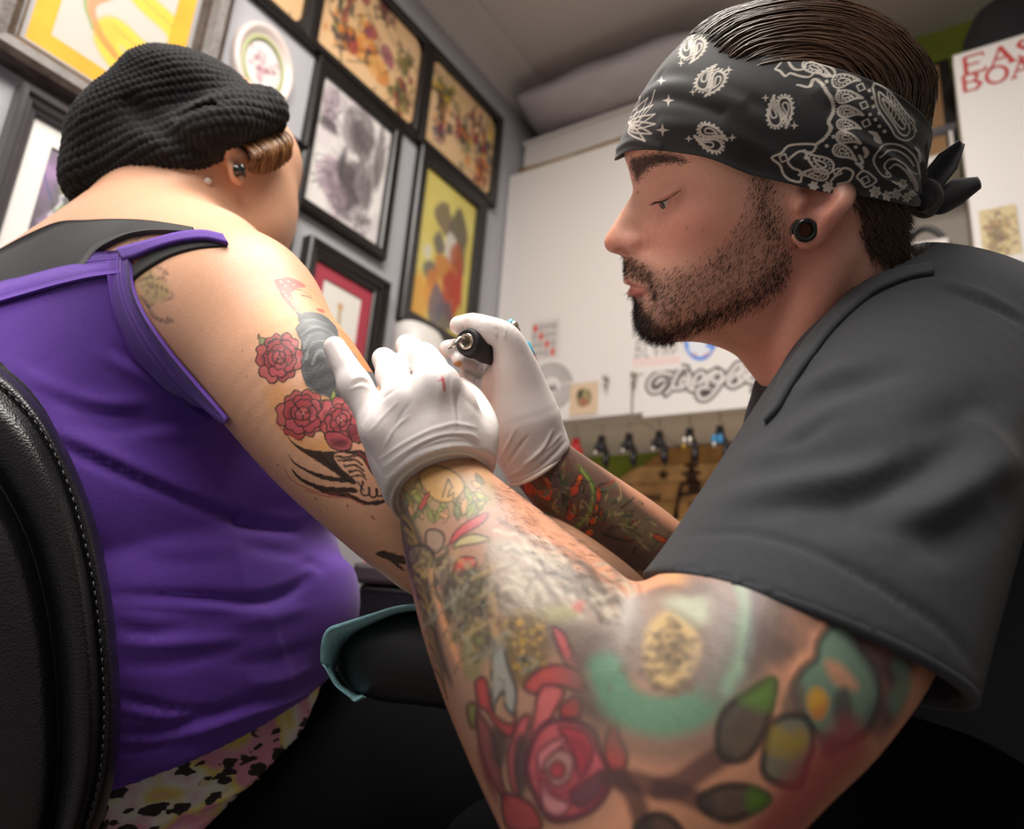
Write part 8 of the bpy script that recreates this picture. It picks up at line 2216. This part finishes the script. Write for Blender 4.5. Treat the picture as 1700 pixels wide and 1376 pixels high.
for i, pl in enumerate([[(220, 1060), (260, 1050), (300, 1090), (350, 1080), (330, 1030), (360, 1025), (385, 1090), (370, 1150), (330, 1140), (300, 1120), (240, 1110)], [(480, 1080), (520, 1060), (530, 1090), (510, 1120), (478, 1125)], [(505, 1060), (530, 1005), (550, 1020), (525, 1070)], [(165, 1070), (185, 1080), (190, 1130), (170, 1140)], [(620, 1100), (640, 1070), (648, 1130), (630, 1160)], [(615, 1180), (632, 1170), (630, 1220), (612, 1230)], [(585, 1260), (615, 1240), (625, 1270), (595, 1285)], [(460, 1230), (480, 1185), (490, 1220), (520, 1230), (500, 1245), (470, 1262)], [(560, 1320), (600, 1300), (610, 1330), (580, 1345)], [(640, 1190), (660, 1230), (645, 1250)], [(930, 1330), (980, 1345), (1010, 1376), (950, 1370)]]):
    k.shape(cC(pl), ['#cf5327', '#c94a2a', '#d9622c'][i % 3], '#2c2422', 0.0010, 0.92)
for l, w, c in [([(520, 960), (590, 1040), (610, 1120), (580, 1220), (520, 1290), (430, 1300)], .0040, '#4f6a34'), ([(540, 980), (600, 1080), (590, 1200), (530, 1280)], .0018, '#8a8f4a'), ([(360, 1220), (430, 1200), (460, 1130), (450, 1060), (420, 1010)], .0030, '#4a5a3a'), ([(340, 1120), (360, 1100), (350, 1090)], .0030, '#4a7a74'), ([(380, 1290), (450, 1330), (540, 1340)], .0025, '#8a7a40'), ([(680, 1180), (740, 1230), (830, 1300)], .0022, '#77683a'), ([(700, 1300), (780, 1290), (860, 1340)], .0022, '#5a4a3a'), ([(660, 1330), (740, 1360), (820, 1370)], .0025, '#3c3430'), ([(380, 1030), (400, 1090), (400, 1160)], .0016, '#6a5a70'), ([(400, 1010), (430, 1090), (420, 1180)], .0014, '#6a5a70')]:
    k.line(cC(l), w, c, 0.85)
rr2 = np.random.default_rng(8)
for i in range(130):
    t = rr2.random(); x, y = 250 + 680 * t + rr2.normal() * 40, 1010 + 330 * t + rr2.normal() * 70
    k.line(cC([(x, y), (x + rr2.normal() * 22, y + rr2.normal() * 20), (x + rr2.normal() * 30, y + rr2.normal() * 30)]), 0.0011, ['#1f1a19', '#6a5a48', '#a89060', '#8a3a2a', '#4a5a44'][i % 5], 0.75)
MAN_PARTS[2] = (RV, RQ, RCOL)
CORE = [[(1420, 500, 0.56, 0.05), (1470, 640, 0.585, 0.06), (1580, 820, 0.62, 0.10), (1680, 1050, 0.63, 0.12), (1720, 1300, 0.63, 0.12)], [(1520, 690, 0.56, 0.05), (1470, 790, 0.47, 0.045), (1430, 870, 0.42, 0.042)], [(1540, 780, 0.62, 0.05), (1430, 900, 0.63, 0.045), (1280, 1036, 0.63, 0.040)]]
cp_ = np.array([P(x, y, d) for l in CORE for x, y, d, r in l]); cf = Field(cp_.min(0) - 0.15, cp_.max(0) + 0.15, 0.007)
for l in CORE: cf.tube([P(x, y, d) for x, y, d, r in l], [r for *_, r in l], 0.02, 5)      # trunk and shoulders under the shirt
cv_, cq_ = cf.mesh(3); MAN_PARTS.append((cv_, cq_, np.tile(SKIN_M, (len(cv_), 1))))
V = np.concatenate([p[0] for p in MAN_PARTS]); n = 0; Qs = []
for p in MAN_PARTS: Qs.append(p[1] + n); n += len(p[0])
tag(obj('body', V, np.concatenate(Qs), M_SKIN, man, col=np.concatenate([p[2] for p in MAN_PARTS])), 'head, neck and heavily tattooed arms')
# fine hair along the edge of the forearm
aw = (((CAM - AV) * AN).sum(1) > -0.1) * (proj(AV)[:, 1] < 1000) * (proj(AV)[:, 0] > 800) * (proj(AV)[:, 0] < 985) * (proj(AV)[:, 1] > 800)
d_ = seg_dist(proj(AV)[:, :2], np.array([(835, 815), (880, 872), (950, 925), (1020, 958)], float))
aw = aw * np.exp(-(d_ / 22) ** 2)
pts, fi = scatter(AV, AQ, aw, 320)
nn = AN[AQ[fi, 0]]
V, F = strands(pts, np.tile(f1 * 0.9 + e2 * 0.2, (len(pts), 1)), nn, 0.009 * rng.uniform(0.5, 1.2, len(pts)), np.full(len(pts), 0.00009), 0.8, 3, 0.25)
tag(obj('arm_hair', V, F, M_HAIR, man), kind='stuff')
